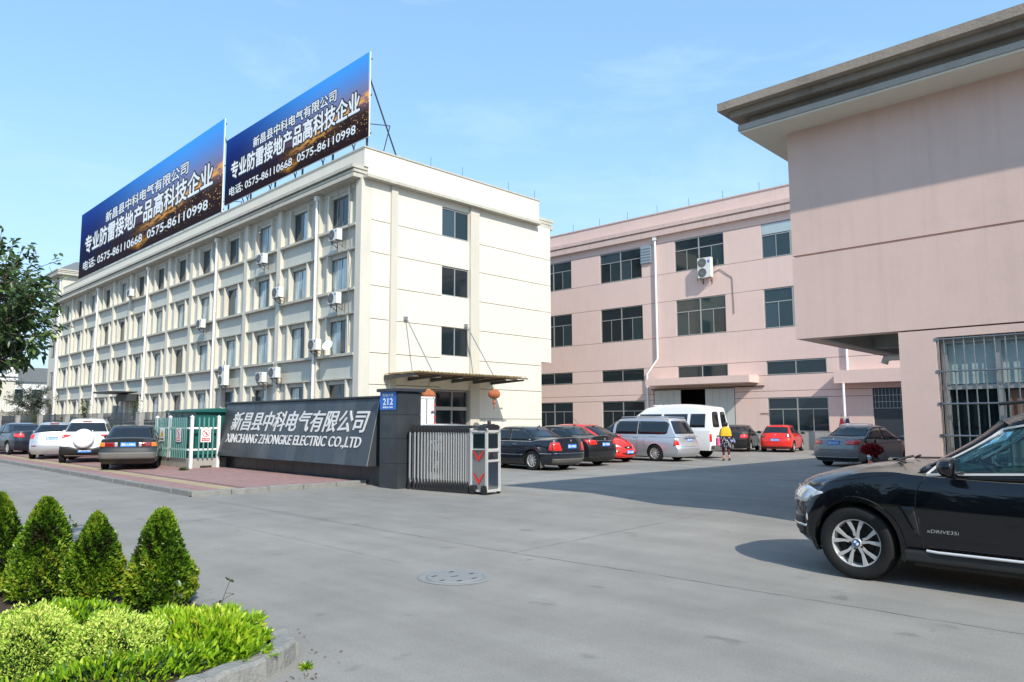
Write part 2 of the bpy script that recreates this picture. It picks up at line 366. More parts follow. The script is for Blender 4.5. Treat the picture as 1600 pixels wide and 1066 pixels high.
M['lampdark'] = mat('dark_red_tail_lamp', (0.22, 0.006, 0.01), 0.12, spec=0.8, coat=1)
M['lampamber'] = mat('amber_lamp', (0.75, 0.20, 0.02), 0.15, coat=1)
M['lampwhite'] = mat('clear_lamp', (0.70, 0.72, 0.74), 0.12, metal=0.4, coat=1, var=0.4, vscale=30)
M['trim'] = mat('black_car_trim', (0.018, 0.018, 0.018), 0.55)
M['trimgrey'] = mat('dusty_grey_bumper', (0.13, 0.125, 0.115), 0.6, var=0.3, vscale=4)

def clear_glass():
    m, n, l, b = newmat('clear_tinted_car_glass')
    b.inputs['Base Color'].default_value = (0.01, 0.02, 0.02, 1); b.inputs['Roughness'].default_value = 0.02
    b.inputs['Specular IOR Level'].default_value = 0.9
    tr = n.new('ShaderNodeBsdfTransparent'); tr.inputs[0].default_value = (0.72, 0.92, 0.92, 1)
    gl = n.new('ShaderNodeBsdfGlossy'); gl.inputs['Roughness'].default_value = 0.01; gl.inputs[0].default_value = (1, 1, 1, 1)
    fr = n.new('ShaderNodeFresnel'); fr.inputs['IOR'].default_value = 1.42
    mx_ = n.new('ShaderNodeMixShader'); l.new(fr.outputs[0], mx_.inputs[0]); l.new(tr.outputs[0], mx_.inputs[1]); l.new(gl.outputs[0], mx_.inputs[2])
    l.new(mx_.outputs[0], n['Material Output'].inputs['Surface'])
    return m
M['cglassclear'] = clear_glass()
# ================================================================ GROUND
def ground_mat():
    m, n, l, b = newmat('brushed_concrete_road'); t = n.new('ShaderNodeTexCoord')
    def noise(sc, det, rough, vec=None, dist=0):
        q = n.new('ShaderNodeTexNoise'); q.inputs['Scale'].default_value = sc; q.inputs['Detail'].default_value = det; q.inputs['Roughness'].default_value = rough
        q.inputs['Distortion'].default_value = dist; l.new(vec or t.outputs['Object'], q.inputs['Vector']); return q
    big = noise(0.12, 6, .6); mid = noise(1.1, 8, .65); fine = noise(60, 4, .7)
    r = n.new('ShaderNodeValToRGB'); e = r.color_ramp.elements
    e[0].position = .3; e[0].color = (0.240, 0.228, 0.207, 1); e[1].position = .7; e[1].color = (0.325, 0.310, 0.283, 1)
    l.new(big.outputs['Fac'], r.inputs[0])
    def mul(prev, fac, lo, hi, a, c):
        mr = n.new('ShaderNodeMapRange'); mr.inputs[1].default_value = lo; mr.inputs[2].default_value = hi; mr.inputs[3].default_value = a; mr.inputs[4].default_value = c
        l.new(fac, mr.inputs[0]); x = n.new('ShaderNodeMix'); x.data_type = 'RGBA'; x.blend_type = 'MULTIPLY'; x.inputs[0].default_value = 1
        l.new(prev, x.inputs[6]); l.new(mr.outputs[0], x.inputs[7]); return x.outputs[2]
    c = mul(r.outputs[0], mid.outputs['Fac'], .3, .7, .86, 1.09)
    c = mul(c, fine.outputs['Fac'], .35, .65, .86, 1.12)
    # tyre-worn streaks along the road and oil spots
    mp1 = n.new('ShaderNodeMapping'); mp1.inputs['Scale'].default_value = (1.2, 0.05, 1); mp1.inputs['Rotation'].default_value = (0, 0, R(4)); l.new(t.outputs['Object'], mp1.inputs[0])
    st = noise(1.2, 6, .6, mp1.outputs[0]); c = mul(c, st.outputs['Fac'], .38, .66, 1.03, .88)
    sp_ = noise(2.3, 3, .5, dist=.5); c = mul(c, sp_.outputs['Fac'], .66, .76, 1.0, .72)
    l.new(c, b.inputs['Base Color']); b.inputs['Roughness'].default_value = 0.85; b.inputs['Specular IOR Level'].default_value = .35
    # brushed ridges across the road
    wv = n.new('ShaderNodeTexWave'); wv.wave_type = 'BANDS'; wv.bands_direction = 'DIAGONAL'; wv.inputs['Scale'].default_value = 22; wv.inputs['Distortion'].default_value = 1.5; wv.inputs['Detail'].default_value = 3
    l.new(t.outputs['Object'], wv.inputs['Vector'])
    ad = n.new('ShaderNodeMath'); ad.operation = 'ADD'; l.new(wv.outputs['Fac'], ad.inputs[0]); l.new(fine.outputs['Fac'], ad.inputs[1])
    bp = n.new('ShaderNodeBump'); bp.inputs['Strength'].default_value = .5; bp.inputs['Distance'].default_value = .006
    l.new(ad.outputs[0], bp.inputs['Height']); l.new(bp.outputs[0], b.inputs['Normal'])
    return m
M['ground'] = ground_mat()
g_ = MB(); g_.add([(-700,-700,0),(700,-700,0),(700,700,0),(-700,700,0)], [(0,1,2,3)])
ground = tag(part('ground', g_, M['ground'], None), kind='structure')
# slab joints and the crack that crosses the yard mouth, each a thin sunk-looking strip of dirt and mortar
M['joint'] = mat('joint_dirt', (0.075, 0.075, 0.07), 0.95, var=0.5, vscale=4)
M['jointpale'] = mat('joint_mortar', (0.235, 0.235, 0.225), 0.95, var=0.4, vscale=2)
def crack(pts, w, m, jitter=.02, seed=0):
    rr = random.Random(seed); P = []
    for i in range(len(pts)-1):
        a, b = Vector(pts[i]), Vector(pts[i+1]); k = max(2, int((b-a).length/.12))
        for j in range(k): P.append(a.lerp(b, j/k))
    P.append(Vector(pts[-1])); mb = MB(); V = []
    for i, p in enumerate(P):
        d = (P[min(i+1, len(P)-1)] - P[max(0, i-1)]).normalized(); s = Vector((-d.y, d.x)); o = rr.uniform(-jitter, jitter); ww = w*rr.uniform(.35, 1.2)
        V += [(p.x+s.x*(o-ww/2), p.y+s.y*(o-ww/2), .004), (p.x+s.x*(o+ww/2), p.y+s.y*(o+ww/2), .004)]
    mb.add(V, [(2*i, 2*i+1, 2*i+3, 2*i+2) for i in range(len(P)-1)])
    return tag(part('ground_crack', mb, m, ground), kind='structure')
crack([(6.5,15.4),(6.6,9.5),(6.62,6.4),(6.75,4.7),(6.82,3.3),(6.95,.2)], .009, M['joint'], .012, 1)
crack([(6.62,6.4),(12.0,6.75),(18,7.1)], .012, M['jointpale'], .01, 2)
crack([(5.0,30),(5.2,16),(5.25,6.9)], .007, M['jointpale'], .02, 3)
crack([(6.5,12.2),(3.0,12.0)], .016, M['jointpale'], .01, 4)
crack([(11.3,13.0),(20,12.6),(36,12.0)], .03, M['jointpale'], .02, 5)
crack([(16,15.6),(42,15.9)], .03, M['jointpale'], .03, 6)

# manhole cover in the road
mh = thing('manhole_cover', 'round pale grey manhole cover set flush in the road', 'manhole cover', (5.17, 5.84, 0))
M['iron'] = mat('pale_cast_cover', (0.255, 0.26, 0.255), 0.7, var=0.25, vscale=7, bump=0.3, bscale=50)
k = MB(); k.lathe([(.30,.004),(.335,.010),(.37,.010),(.385,.004)], n=48); part('rim', k, M['iron'], mh)
k = MB(); k.lathe([(0,.009),(.26,.010),(.29,.009),(.295,.004)], n=48); part('lid', k, M['iron'], mh)
for i, (px_, py_, aa) in enumerate([(.12,.19,0),(-.15,.15,.3),(.22,-.02,0),(-.22,-.06,.2),(.08,-.21,0),(-.10,-.19,.4)]):
    k = MB(); k.disc((px_,py_,.0115), .032, 14, rx=1.2, ry=.45); part('slot', k, M['black'], mh)
k = MB(); k.box(-.05,.05,-.006,.006,.008,.012); part('lettering_bar', k, M['darkmetal'], mh)

# red paved footway with its yellow guide band and stone kerb
M['bed'] = mat('footway_bed', (0.20, 0.14, 0.13), 0.95, var=0.3, vscale=2)
M['paverred'] = mat('red_paver', (0.34, 0.205, 0.19), 0.9, var=0.35, vscale=1.2, bump=0.3, stain=0.3, stainscale=1.1, staincol=(0.24,0.19,0.17))
M['paveryel'] = mat('yellow_paver', (0.42, 0.33, 0.20), 0.9, var=0.35, vscale=1.4, bump=0.3, stain=0.3, stainscale=1.2, staincol=(0.25,0.2,0.17))
M['kerb'] = mat('kerb_stone', (0.27, 0.27, 0.255), 0.92, var=0.45, vscale=3, bump=0.8, bscale=28, stain=0.5, stainscale=4)
k = MB(); k.box(6.66, 11.0, 16.02, 120, 0.0, .085); k.box(11.0, 20.8, 24.3, 120, 0, .03); footway = tag(part('footway', k, M['bed'], None), kind='structure')
rr = random.Random(3)
def pavers(x0, x1, y0, y1, s, m, name):
    k = MB(); ny = int((y1-y0)/s); nx = int((x1-x0)/s)
    for j in range(ny):
        for i in range(nx):
            dz = rr.uniform(-.002, .003); a = x0+i*s+.004; b = y0+j*s+.004
            k.box(a, a+s-.008, b, b+s-.008, .06, .10+dz)
    return tag(part(name, k, m, footway), kind='stuff')
pavers(6.68, 7.28, 16.05, 40, .2, M['paverred'], 'red_pavers')
pavers(7.28, 7.88, 16.05, 40, .2, M['paveryel'], 'yellow_guide_pavers')
pavers(7.88, 10.96, 16.05, 30, .22, M['paverred'], 'red_pavers')
pavers(7.88, 10.96, 30, 50, .44, M['paverred'], 'red_pavers')
k = MB(); k.box(6.5, 6.66, 15.84, 120, -.05, .02); kerb = tag(part('kerb', k, M['kerb'], None), kind='structure')
def kerbstones(a, b, axis, fix, L=1.0, n=40, name='kerb_stone'):
    t = a; i = 0
    while t < b and i < n:
        k = MB(); e = min(t+L-.015, b); j = rr.uniform(-.008, .008)
        if axis == 'y': k.rbox(fix+j, fix+.16+j, t, e, -.02, .115+rr.uniform(-.008,.008), .02)
        else: k.rbox(t, e, fix+j, fix+.16+j, -.02, .115+rr.uniform(-.008,.008), .02)
        part(name, k, M['kerb'], kerb); t += L; i += 1
kerbstones(16.02, 70, 'y', 6.50, 1.0, 54)
kerbstones(6.5, 11.0, 'x', 15.84, .9, 8)

# ================================================================ OFFICE BUILDING (cream, four storeys)
OX, OY = 20.9, 31.0
office = thing('office_building', 'long cream four-storey office block with rows of recessed windows', 'building', (OX, OY, 0))
OB = lambda name, mb, m: part(name, mb, m, office, world=True)
PIL = [31.25] + [35.3 + 4.333*i for i in range(13)]
SILL = [1.75, 5.15, 8.55, 11.95]
M['glasscurt'] = mat('curtained_window', (0.20, 0.27, 0.29), 0.5, var=0.5, vscale=2.2, coat=1.0)
def glass_mat_curtain():
    m, n, l, b = newmat('glass_over_curtain'); t = n.new('ShaderNodeTexCoord')
    mpn = n.new('ShaderNodeMapping'); mpn.inputs['Scale'].default_value = (9, 9, .35); l.new(t.outputs['Object'], mpn.inputs[0])
    q = n.new('ShaderNodeTexNoise'); q.inputs['Scale'].default_value = 1.3; q.inputs['Detail'].default_value = 3; l.new(mpn.outputs[0], q.inputs[0])
    r = n.new('ShaderNodeValToRGB'); e = r.color_ramp.elements; e[0].position = .40; e[0].color = (.09,.17,.21,1); e[1].position = .60; e[1].color = (.44,.57,.62,1)
    l.new(q.outputs['Fac'], r.inputs[0]); l.new(r.outputs[0], b.inputs['Base Color']); b.inputs['Roughness'].default_value = .6
    b.inputs['Coat Weight'].default_value = 1; b.inputs['Coat Roughness'].default_value = .02; b.inputs['Coat IOR'].default_value = 1.7
    return m
M['glasscurt'] = glass_mat_curtain()
# core of the building behind the skins
k = MB(); k.box(21.52, 34.4, 31.35, 91.0, 0, 14.2); k.box(21.3, 34.4, 31.3, 87.2, 14.2, 14.9)
OB('roof_slab', k, M['greyplaster'])
k = MB()
zs_ = [(0, SILL[0]-.14)] + [(SILL[i]+2.05, SILL[i+1]-.14) for i in range(3)] + [(SILL[3]+2.0, 14.22)]
WIN_W = 1.92
for i in range(13):
    y0 = PIL[i] + (.25 if i == 0 else .22); y1 = PIL[i+1] - .22; yc = (y0+y1)/2
    for z0, z1 in zs_: k.box(21.12, 21.5, y0, y1, z0, z1)
    for s in SILL:
        k.box(21.16, 21.5, y0, yc-WIN_W/2-.12, s-.14, s+2.05); k.box(21.16, 21.5, yc+WIN_W/2+.12, y1, s-.14, s+2.05)
        k.box(21.18, 21.5, yc-WIN_W/2-.12, yc+WIN_W/2+.12, s+1.83, s+2.05)
OB('front_wall', k, M['greyplaster'])
for i, p in enumerate(PIL):
    w = .25 if i == 0 else .22
    k = MB(); k.box(20.9, 21.55, p-w, p+w, 0, 14.21); OB('pilaster', k, M['cream2'])
k = MB()
for i in range(13):
    y0 = PIL[i] + (.25 if i == 0 else .22); y1 = PIL[i+1] - .22; yc = (y0+y1)/2
    for s in SILL:
        for sg in (-1, 1):
            a = yc + sg*(WIN_W/2+.06); k = MB(); k.box(20.97, 21.49, a-.06, a+.06, s, s+2.05); OB('window_fin', k, M['cream2'])
for i in range(13):
    y0 = PIL[i] + (.25 if i == 0 else .22); y1 = PIL[i+1] - .22
    for j, s in enumerate(SILL):
        k = MB(); k.box(20.86, 21.2, y0+.002, y1-.002, s-.13, s-.002); OB('window_ledge', k, M['cornice'])
        if j < 3: k = MB(); k.box(20.95, 21.14, y0+.002, y1-.002, s+2.053, s+2.13); OB('lintel_ledge', k, M['cornice'])
# windows: frame with two sashes
def win_proto(w, h, style, gm, fm='alu'):
    """window facing -X, own origin at lower centre; returns list of (name, mesh)"""
    f = MB(); t = .05
    f.box(0,.09,-w/2,-w/2+t,0,h); f.box(0,.09,w/2-t,w/2,0,h); f.box(.001,.089,-w/2+t,w/2-t,0,t); f.box(.001,.089,-w/2+t,w/2-t,h-t,h)
    P = []
    if style == 'two':
        f.box(.01,.08,-.03,.03,t,h-t)
        cells = [(-w/2+t, -.03, t, h-t), (.03, w/2-t, t, h-t)]
    elif style == 'big':
        zt = h*.66; f.box(.005,.085,-w/2+t,w/2-t,zt-.025,zt+.03); f.box(.0,.09,-.04,.04,t,h-t)
        for a in (-w/4, w/4): f.box(.02,.07,a-.022,a+.022,t,zt-.03)
        cells = [(-w/2+t,-.04,zt+.03,h-t),(.04,w/2-t,zt+.03,h-t)]
        q = w/4
        cells += [(-w/2+t,-q-.022,t,zt-.025),(-q+.022,-.04,t,zt-.025),(.04,q-.022,t,zt-.025),(q+.022,w/2-t,t,zt-.025)]
    elif style == 'strip':
        f.box(.005,.085,-.03,.03,t,h-t); cells = [(-w/2+t,-.03,t,h-t),(.03,w/2-t,t,h-t)]
    fr = f.mesh('window_frame', M[fm]); panes = []
    for n_, (a, b_, c, d) in enumerate(cells):
        p = MB(); o = .03 + .02*(n_ % 2); p.box(o, o+.008, a-.01, b_+.01, c-.01, d+.01)
        panes.append(p.mesh('window_pane', M[gm[n_ % len(gm)] if isinstance(gm, (list, tuple)) else gm]))
    return fr, panes
def put_window(proto, parent, loc, rz=0, name='window'):
    fr, panes = proto
    w = link(name, fr, parent, loc, (0,0,rz))
    for p in panes: link('pane', p, w)
    return w
protos = [win_proto(WIN_W, 1.83, 'two', g, 'alud') for g in (['glasscurt','glassblue'], ['glassblue','glasscurt'], ['glassblue','glassblue'], ['glasscurt','glasscurt'], ['glass','glasscurt'], ['glass','glassblue'])]
rw = random.Random(5)
for i in range(13):
    y0 = PIL[i] + (.25 if i == 0 else .22); y1 = PIL[i+1] - .22; yc = (y0+y1)/2
    for j, s in enumerate(SILL):
        pr_ = protos[rw.choice([0,1,2,3,0,3]) if j > 1 else rw.choice([0,3,1,3,2,4])]
        put_window(pr_, office, (21.27-OX, yc-OY, s))
# cornice tiers, parapet, coping
for a, z0, z1 in ((20.42,14.22,14.42),(20.72,14.42,14.50),(20.46,14.50,14.63),(20.74,14.63,14.71),(20.36,14.71,14.88)):
    k = MB(); k.box(a, 21.3, 31.08 if a < 20.6 else 31.16, 87.3 if a < 20.6 else 87.2, z0, z1); OB('cornice', k, M['cornice'])
k = MB(); k.box(21.05, 21.3, 31.0, 87.2, 14.882, 15.88); k.box(21.3, 34.62, 31.0, 31.25, 14.38, 15.88); OB('parapet', k, M['cream'])
k = MB(); k.box(21.0, 21.36, 30.95, 87.25, 15.88, 15.96); k.box(21.36, 34.68, 30.95, 31.3, 15.88, 15.96); OB('coping', k, M['cornice'])
k = MB(); k.box(20.98, 34.35, 30.55, 31.0, 14.2, 14.36); OB('side_ledge', k, M['cornice'])
for z0, z1, d in ((14.22,14.46,.55),(14.50,14.66,.45),(14.70,14.88,.6)):
    k = MB(); k.box(34.64, 35.5+d, 31.05, 36, z0, z1); OB('cornice', k, M['cornice'])
k = MB(); k.box(34.66, 35.5, 31.1, 36, 14.46, 14.9); OB('cornice', k, M['cornice'])
# gable wall facing the yard: rendered courses with recessed grooves
k = MB(); GZ = [0.0,1.78,3.52,5.15,6.92,8.66,10.41,12.12,14.2]
def courses(x0, x1, zmax=14.2, zmin=0, y0=31.0, y1=31.3):
    for a, b in zip(GZ[:-1], GZ[1:]):
        if b <= zmin or a >= zmax: continue
        k.box(x0, x1, y0, y1, max(a, zmin)+(.018 if a > zmin else 0), min(b, zmax)-(.018 if b < zmax else 0))
courses(21.556, 22.75); courses(23.17, 24.9); courses(24.9, 26.38, zmin=3.40); courses(29.19, 34.72); courses(34.72, 35.68, zmin=5.40)
k.box(28.44, 28.47, 31.0, 31.3, 3.4, 14.2)
for a, b in ((3.4,5.3),(6.95,8.72),(10.42,12.1),(13.82,14.2)): k.box(26.381, 28.44, 31.001, 31.3, a, b)
OB('gable_wall', k, M['cream'])
k = MB(); k.box(21.0, 24.88, 31.05, 31.34, .01, 14.19); k.box(28.5, 34.7, 31.05, 31.34, .01, 14.19); k.box(24.88, 28.5, 31.12, 31.34, 3.42, 14.18); OB('groove_backing', k, M['groove'])
k = MB(); k.box(34.41, 35.66, 31.05, 86, 5.42, 14.19); k.box(34.41, 34.70, 31.35, 86, 0, 5.42); OB('rear_wall', k, M['cream'])
for a, b in ((22.752,23.168),(28.472,29.188)):
    k = MB(); k.box(a, b, 30.86, 31.32, 0, 14.198); OB('gable_pilaster', k, M['pilgrey'])
gp = [win_proto(2.05, h, 'two', g, 'alu') for h, g in ((1.65,['glass','glassblue']),(1.65,['glass','glass']),(1.65,['glass','glass']))]
for (zb, pr_) in zip((5.3, 8.73, 12.13), gp[::-1]):
    o = put_window(pr_, office, (27.41-OX, 31.06-OY, zb+.005), math.pi/2)
# downpipes on the front
for i in (1, 4, 7, 10, 13):
    y = PIL[i]-.05; k = MB(); k.tube([(20.82,y,0),(20.82,y,13.95)], .075, 10); k.box(20.70,20.94,y-.14,y+.14,13.9,14.15)
    for z in (3,6,9,12): k.lathe([(.09,z),(.09,z+.1)], (20.82,y,0), n=10)
    OB('downpipe', k, M['pvc'])
# entrance in the gable: glazed door wall
k = MB(); k.box(24.9,28.42,31.15,31.2,.02,3.36); OB('door_glass', k, M['glass'])
k = MB()
for a in (24.9, 26.0, 27.2, 28.36): k.box(a, a+.06, 31.05, 31.16, 0, 3.36)
k.box(24.96,28.36,31.06,31.15,2.25,2.45); k.box(24.96,28.36,31.06,31.15,3.30,3.36); OB('door_frame', k, M['alu'])
# stair tower at the far end
k = MB(); k.box(20.9, 26.5, 87.35, 91.0, 0, 17.3); OB('tower_wall', k, M['cream2'])
for a, z0, z1 in ((.62,17.32,17.5),(.45,17.5,17.56),(.62,17.56,17.68),(.48,17.68,17.74),(.68,17.74,17.88)):
    k = MB(); k.box(20.9-a, 26.5+a, 87.35-a, 91.0+a, z0, z1); OB('cornice', k, M['cornice'])
M['slateroof'] = mat('blue_grey_roof', (0.16, 0.18, 0.19), 0.8, var=0.3, vscale=3, bump=0.3)
k = MB(); k.add([(20.4,86.9,17.882),(27.0,86.9,17.882),(27.0,91.5,17.882),(20.4,91.5,17.882),(22.6,89.2,19.3),(24.8,89.2,19.3)], [(0,1,5,4),(1,2,5),(2,3,4,5),(3,0,4),(0,3,2,1)]); OB('tower_roof', k, M['slateroof'])
tw = win_proto(1.1, 1.8, 'two', ['glass','glassblue'], 'alud')
for z in (1.75, 5.15, 8.55, 11.95, 15.0): put_window(tw, office, (20.86-OX, 89.3-OY, z))
k = MB(); k.tube([(20.82,87.6,0),(20.82,87.6,17.2)], .075, 8); OB('downpipe', k, M['pvc'])
# small porch roof over the front door
k = MB(); k.prism([(62.4,3.98),(62.4,4.06),(67.0,4.12),(67.6,4.02),(66,3.9)], 'x', 18.9, 20.86); OB('porch_roof', k, M['darkmetal'])
k = MB(); k.box(20.1,20.85,62.6,65.2,3.3,3.85); OB('porch_sign_box', k, M['darkmetal'])
# gable entrance canopy: steel outriggers and stained glass sheets
M['stainglass'] = mat('stained_canopy_sheet', (0.60, 0.52, 0.34), 0.6, var=0.3, vscale=3, stain=0.5, stainscale=3, staincol=(0.07,0.055,0.035))
_n = M['stainglass'].node_tree; _p = _n.nodes['Principled BSDF']; _t = _n.nodes.new('ShaderNodeBsdfTranslucent'); _t.inputs[0].default_value = (.75,.66,.45,1); _m = _n.nodes.new('ShaderNodeMixShader'); _m.inputs[0].default_value = .5
_n.links.new(_p.outputs[0], _m.inputs[1]); _n.links.new(_t.outputs[0], _m.inputs[2]); _n.links.new(_m.outputs[0], _n.nodes['Material Output'].inputs['Surface'])
xs = [22.5, 24.05, 25.6, 27.15, 28.7, 30.2]
for a in xs:
    k = MB(); k.add([(a-.05,30.95,3.78),(a+.05,30.95,3.78),(a+.05,28.3,3.90),(a-.05,28.3,3.90),(a-.05,30.95,4.0),(a+.05,30.95,4.0),(a+.05,28.3,3.98),(a-.05,28.3,3.98)],
        [(0,1,2,3),(4,5,6,7),(0,4,7,3),(1,5,6,2),(0,1,5,4),(3,2,6,7)]); OB('canopy_beam', k, M['darkmetal'])
k = MB()
for y in (28.25, 29.1, 30.0): k.tube([(22.3,y,4.03),(30.5,y,4.03)], .035, 8)
for i in range(34):
    a = 22.4 + i*.24
    if i % 4: k.box(a, a+.02, 28.24, 28.27, 4.05, 4.16)
OB('canopy_purlins', k, M['rust'])
for i in range(5):
    k = MB(); k.box(xs[i]-.02, xs[i+1]+.02, 28.15+.0, 30.93, 4.10+.004*i, 4.12+.004*i); OB('canopy_sheet', k, M['stainglass'])
for a in (23.82, 28.18):
    k = MB(); k.box(a-.12,a+.12,30.9,31.0,7.0,7.22); k.tube([(a,30.85,7.08),(a,28.6,4.05)], .035, 8); OB('canopy_stay', k, M['galv'])
# thin cables pinned down the corner
M['cable'] = mat('grey_cable', (0.12,0.12,0.12), .6)
k = MB(); k.tube([(20.84,31.9,14.1),(20.80,31.95,11.5),(20.83,31.7,10),(20.80,31.9,8.2),(20.84,31.8,5.5)], .018, 6); k.tube([(20.8,33.0,14.1),(20.75,33.05,11.7)], .012, 6)
k.tube([(20.8,33.0,11.0),(20.8,32.9,5.2)], .010, 6); OB('cable', k, M['cable'])

# ================================================================ AIR CONDITIONERS
def ac_proto(w=.82, h=.60, d=.32, fans=1):
    """outdoor unit on two brackets; back against a wall at x=0, front towards -x, base z=0"""
    a = MB(); a.rbox(-d-.14, -.14, -w/2, w/2, 0, h, .02)
    fm = MB(); n = fans
    for i in range(n):
        c = (-d-.142, w*.14, h*(i+.5)/n); r_ = min(w*.33, h/n*.44)
        fm.disc((c[0]-.004, c[1], c[2]), r_, 22, 'x')
    ring = MB()
    for i in range(n):
        c = (-d-.15, w*.14, h*(i+.5)/n); r_ = min(w*.33, h/n*.44)
        for q in (1.0, .72, .45): ring.lathe([(r_*q-.008, -.004),(r_*q, -.010),(r_*q+.008,-.004)], c, 'x', 22)
    br = MB()
    for s in (-w*.33, w*.33):
        br.bar((0,s,-.02),(-d-.16,s,-.02),.03); br.bar((0,s,-.32),(-d-.08,s,-.04),.025); br.bar((0,s,-.36),(0,s,0),.03)
    pl = MB(); pl.tube([(-.25,w/2,h*.3),(-.22,w/2+.14,h*.25),(-.12,w/2+.2,-.1),(-.03,w/2+.16,.5),(-.02,w/2+.1,h+.35)], .02, 6)
    lb = MB(); lb.box(-d-.146, -d-.141, -w*.42, -w*.27, h*.72, h*.86)
    return [('housing', a.mesh('housing', M['acwhite'])), ('fan_grille', fm.mesh('fan_grille', M['grille'])), ('fan_ring', ring.mesh('fan_ring', M['darkplastic'])),
            ('bracket', br.mesh('bracket', M['rust'])), ('pipe', pl.mesh('pipe', M['cable'])), ('sticker', lb.mesh('sticker', M['blueplate']))]
AC1 = ac_proto(); AC2 = ac_proto(.92, 1.30, .34, 2)
def put_ac(proto, loc, rz, label, group='air conditioners on the office front'):
    t = thing('air_conditioner', label, 'air conditioner', loc, rz, group)
    for n_, me in proto: link(n_, me, t)
for (y, z, pr_, lb) in [
    (32.9,11.15,AC1,'white air conditioner under the top floor window nearest the building corner'),
    (32.85,7.75,AC1,'white air conditioner below the third floor window nearest the corner, under another unit'),
    (41.1,11.2,AC1,'white air conditioner with round fan under the top floor window with hung washing'),
    (39.0,8.85,AC1,'white air conditioner fixed on a pilaster beside a third floor window'),
    (49.8,8.05,AC1,'small white air conditioner on the third floor ledge beside the middle downpipe'),
    (64.5,12.1,AC1,'white air conditioner hanging from a pilaster at top floor level far along the block'),
    (34.75,5.45,AC1,'white air conditioner on the second floor ledge between downpipe and satellite dish'),
    (40.75,3.95,AC1,'lower left unit of the white air conditioner pair above the company sign wall'),
    (39.1,4.15,AC1,'upper right unit of the white air conditioner pair above the company sign wall'),
    (45.9,3.95,AC2,'tall twin fan white air conditioner beside a downpipe above the teal cabinet')]:
    put_ac(pr_, (20.88, y, z), 0, lb)
dsh = thing('satellite_dish', 'small white satellite dish on the second floor window ledge', 'satellite dish', (20.86, 33.3, 5.16))
k = MB(); k.lathe([(0,.0),(.12,.012),(.24,.05),(.31,.095)], n=20); me = k.mesh('reflector', M['white']); o = link('reflector', me, dsh, (-.3,0,.42)); o.rotation_euler = (R(20), R(-62), 0)
k = MB(); k.tube([(0,0,0),(-.1,0,.2),(-.26,0,.38)], .02, 6); k.tube([(-.3,0,.25),(-.62,0,.42)], .012, 6); part('arm', k, M['galv'], dsh)
wsh = thing('hanging_laundry', 'pink and dark washing hung outside a top floor window', 'laundry', (20.8, 41.2, 12.4))
M['pinkcloth'] = mat('pink_cloth', (0.7,0.35,0.38), .9, var=.3, vscale=9); M['navycloth'] = mat('navy_cloth', (0.02,0.02,0.05), .9)
k = MB(); k.tube([(0,.9,.55),(-.5,-.2,.7)], .012, 6); part('pole', k, M['galv'], wsh)
def cloth(w, h, ax, n=8, m=8, amp=.04):
    k = MB(); V = []
    for j in range(m+1):
        for i in range(n+1):
            u, v = i/n, j/m; V.append((ax[0]*w*(u-.5)*(1-.15*v) , ax[1]*w*(u-.5)*(1-.15*v) + amp*math.sin(u*9+v*3), -h*v))
    V2 = [(x+.01, y+.01, z) for x,y,z in V]; F = [(j*(n+1)+i, j*(n+1)+i+1, (j+1)*(n+1)+i+1, (j+1)*(n+1)+i) for j in range(m) for i in range(n)]
    k.add(V, F, True); return k
o = part('pink_shirt', cloth(.5,.6,(.4,.9)), M['pinkcloth'], wsh); o.location = (-.3,.25,.63)
o = part('dark_shirt', cloth(.35,.55,(.4,.9)), M['navycloth'], wsh); o.location = (-.42,-.12,.62)
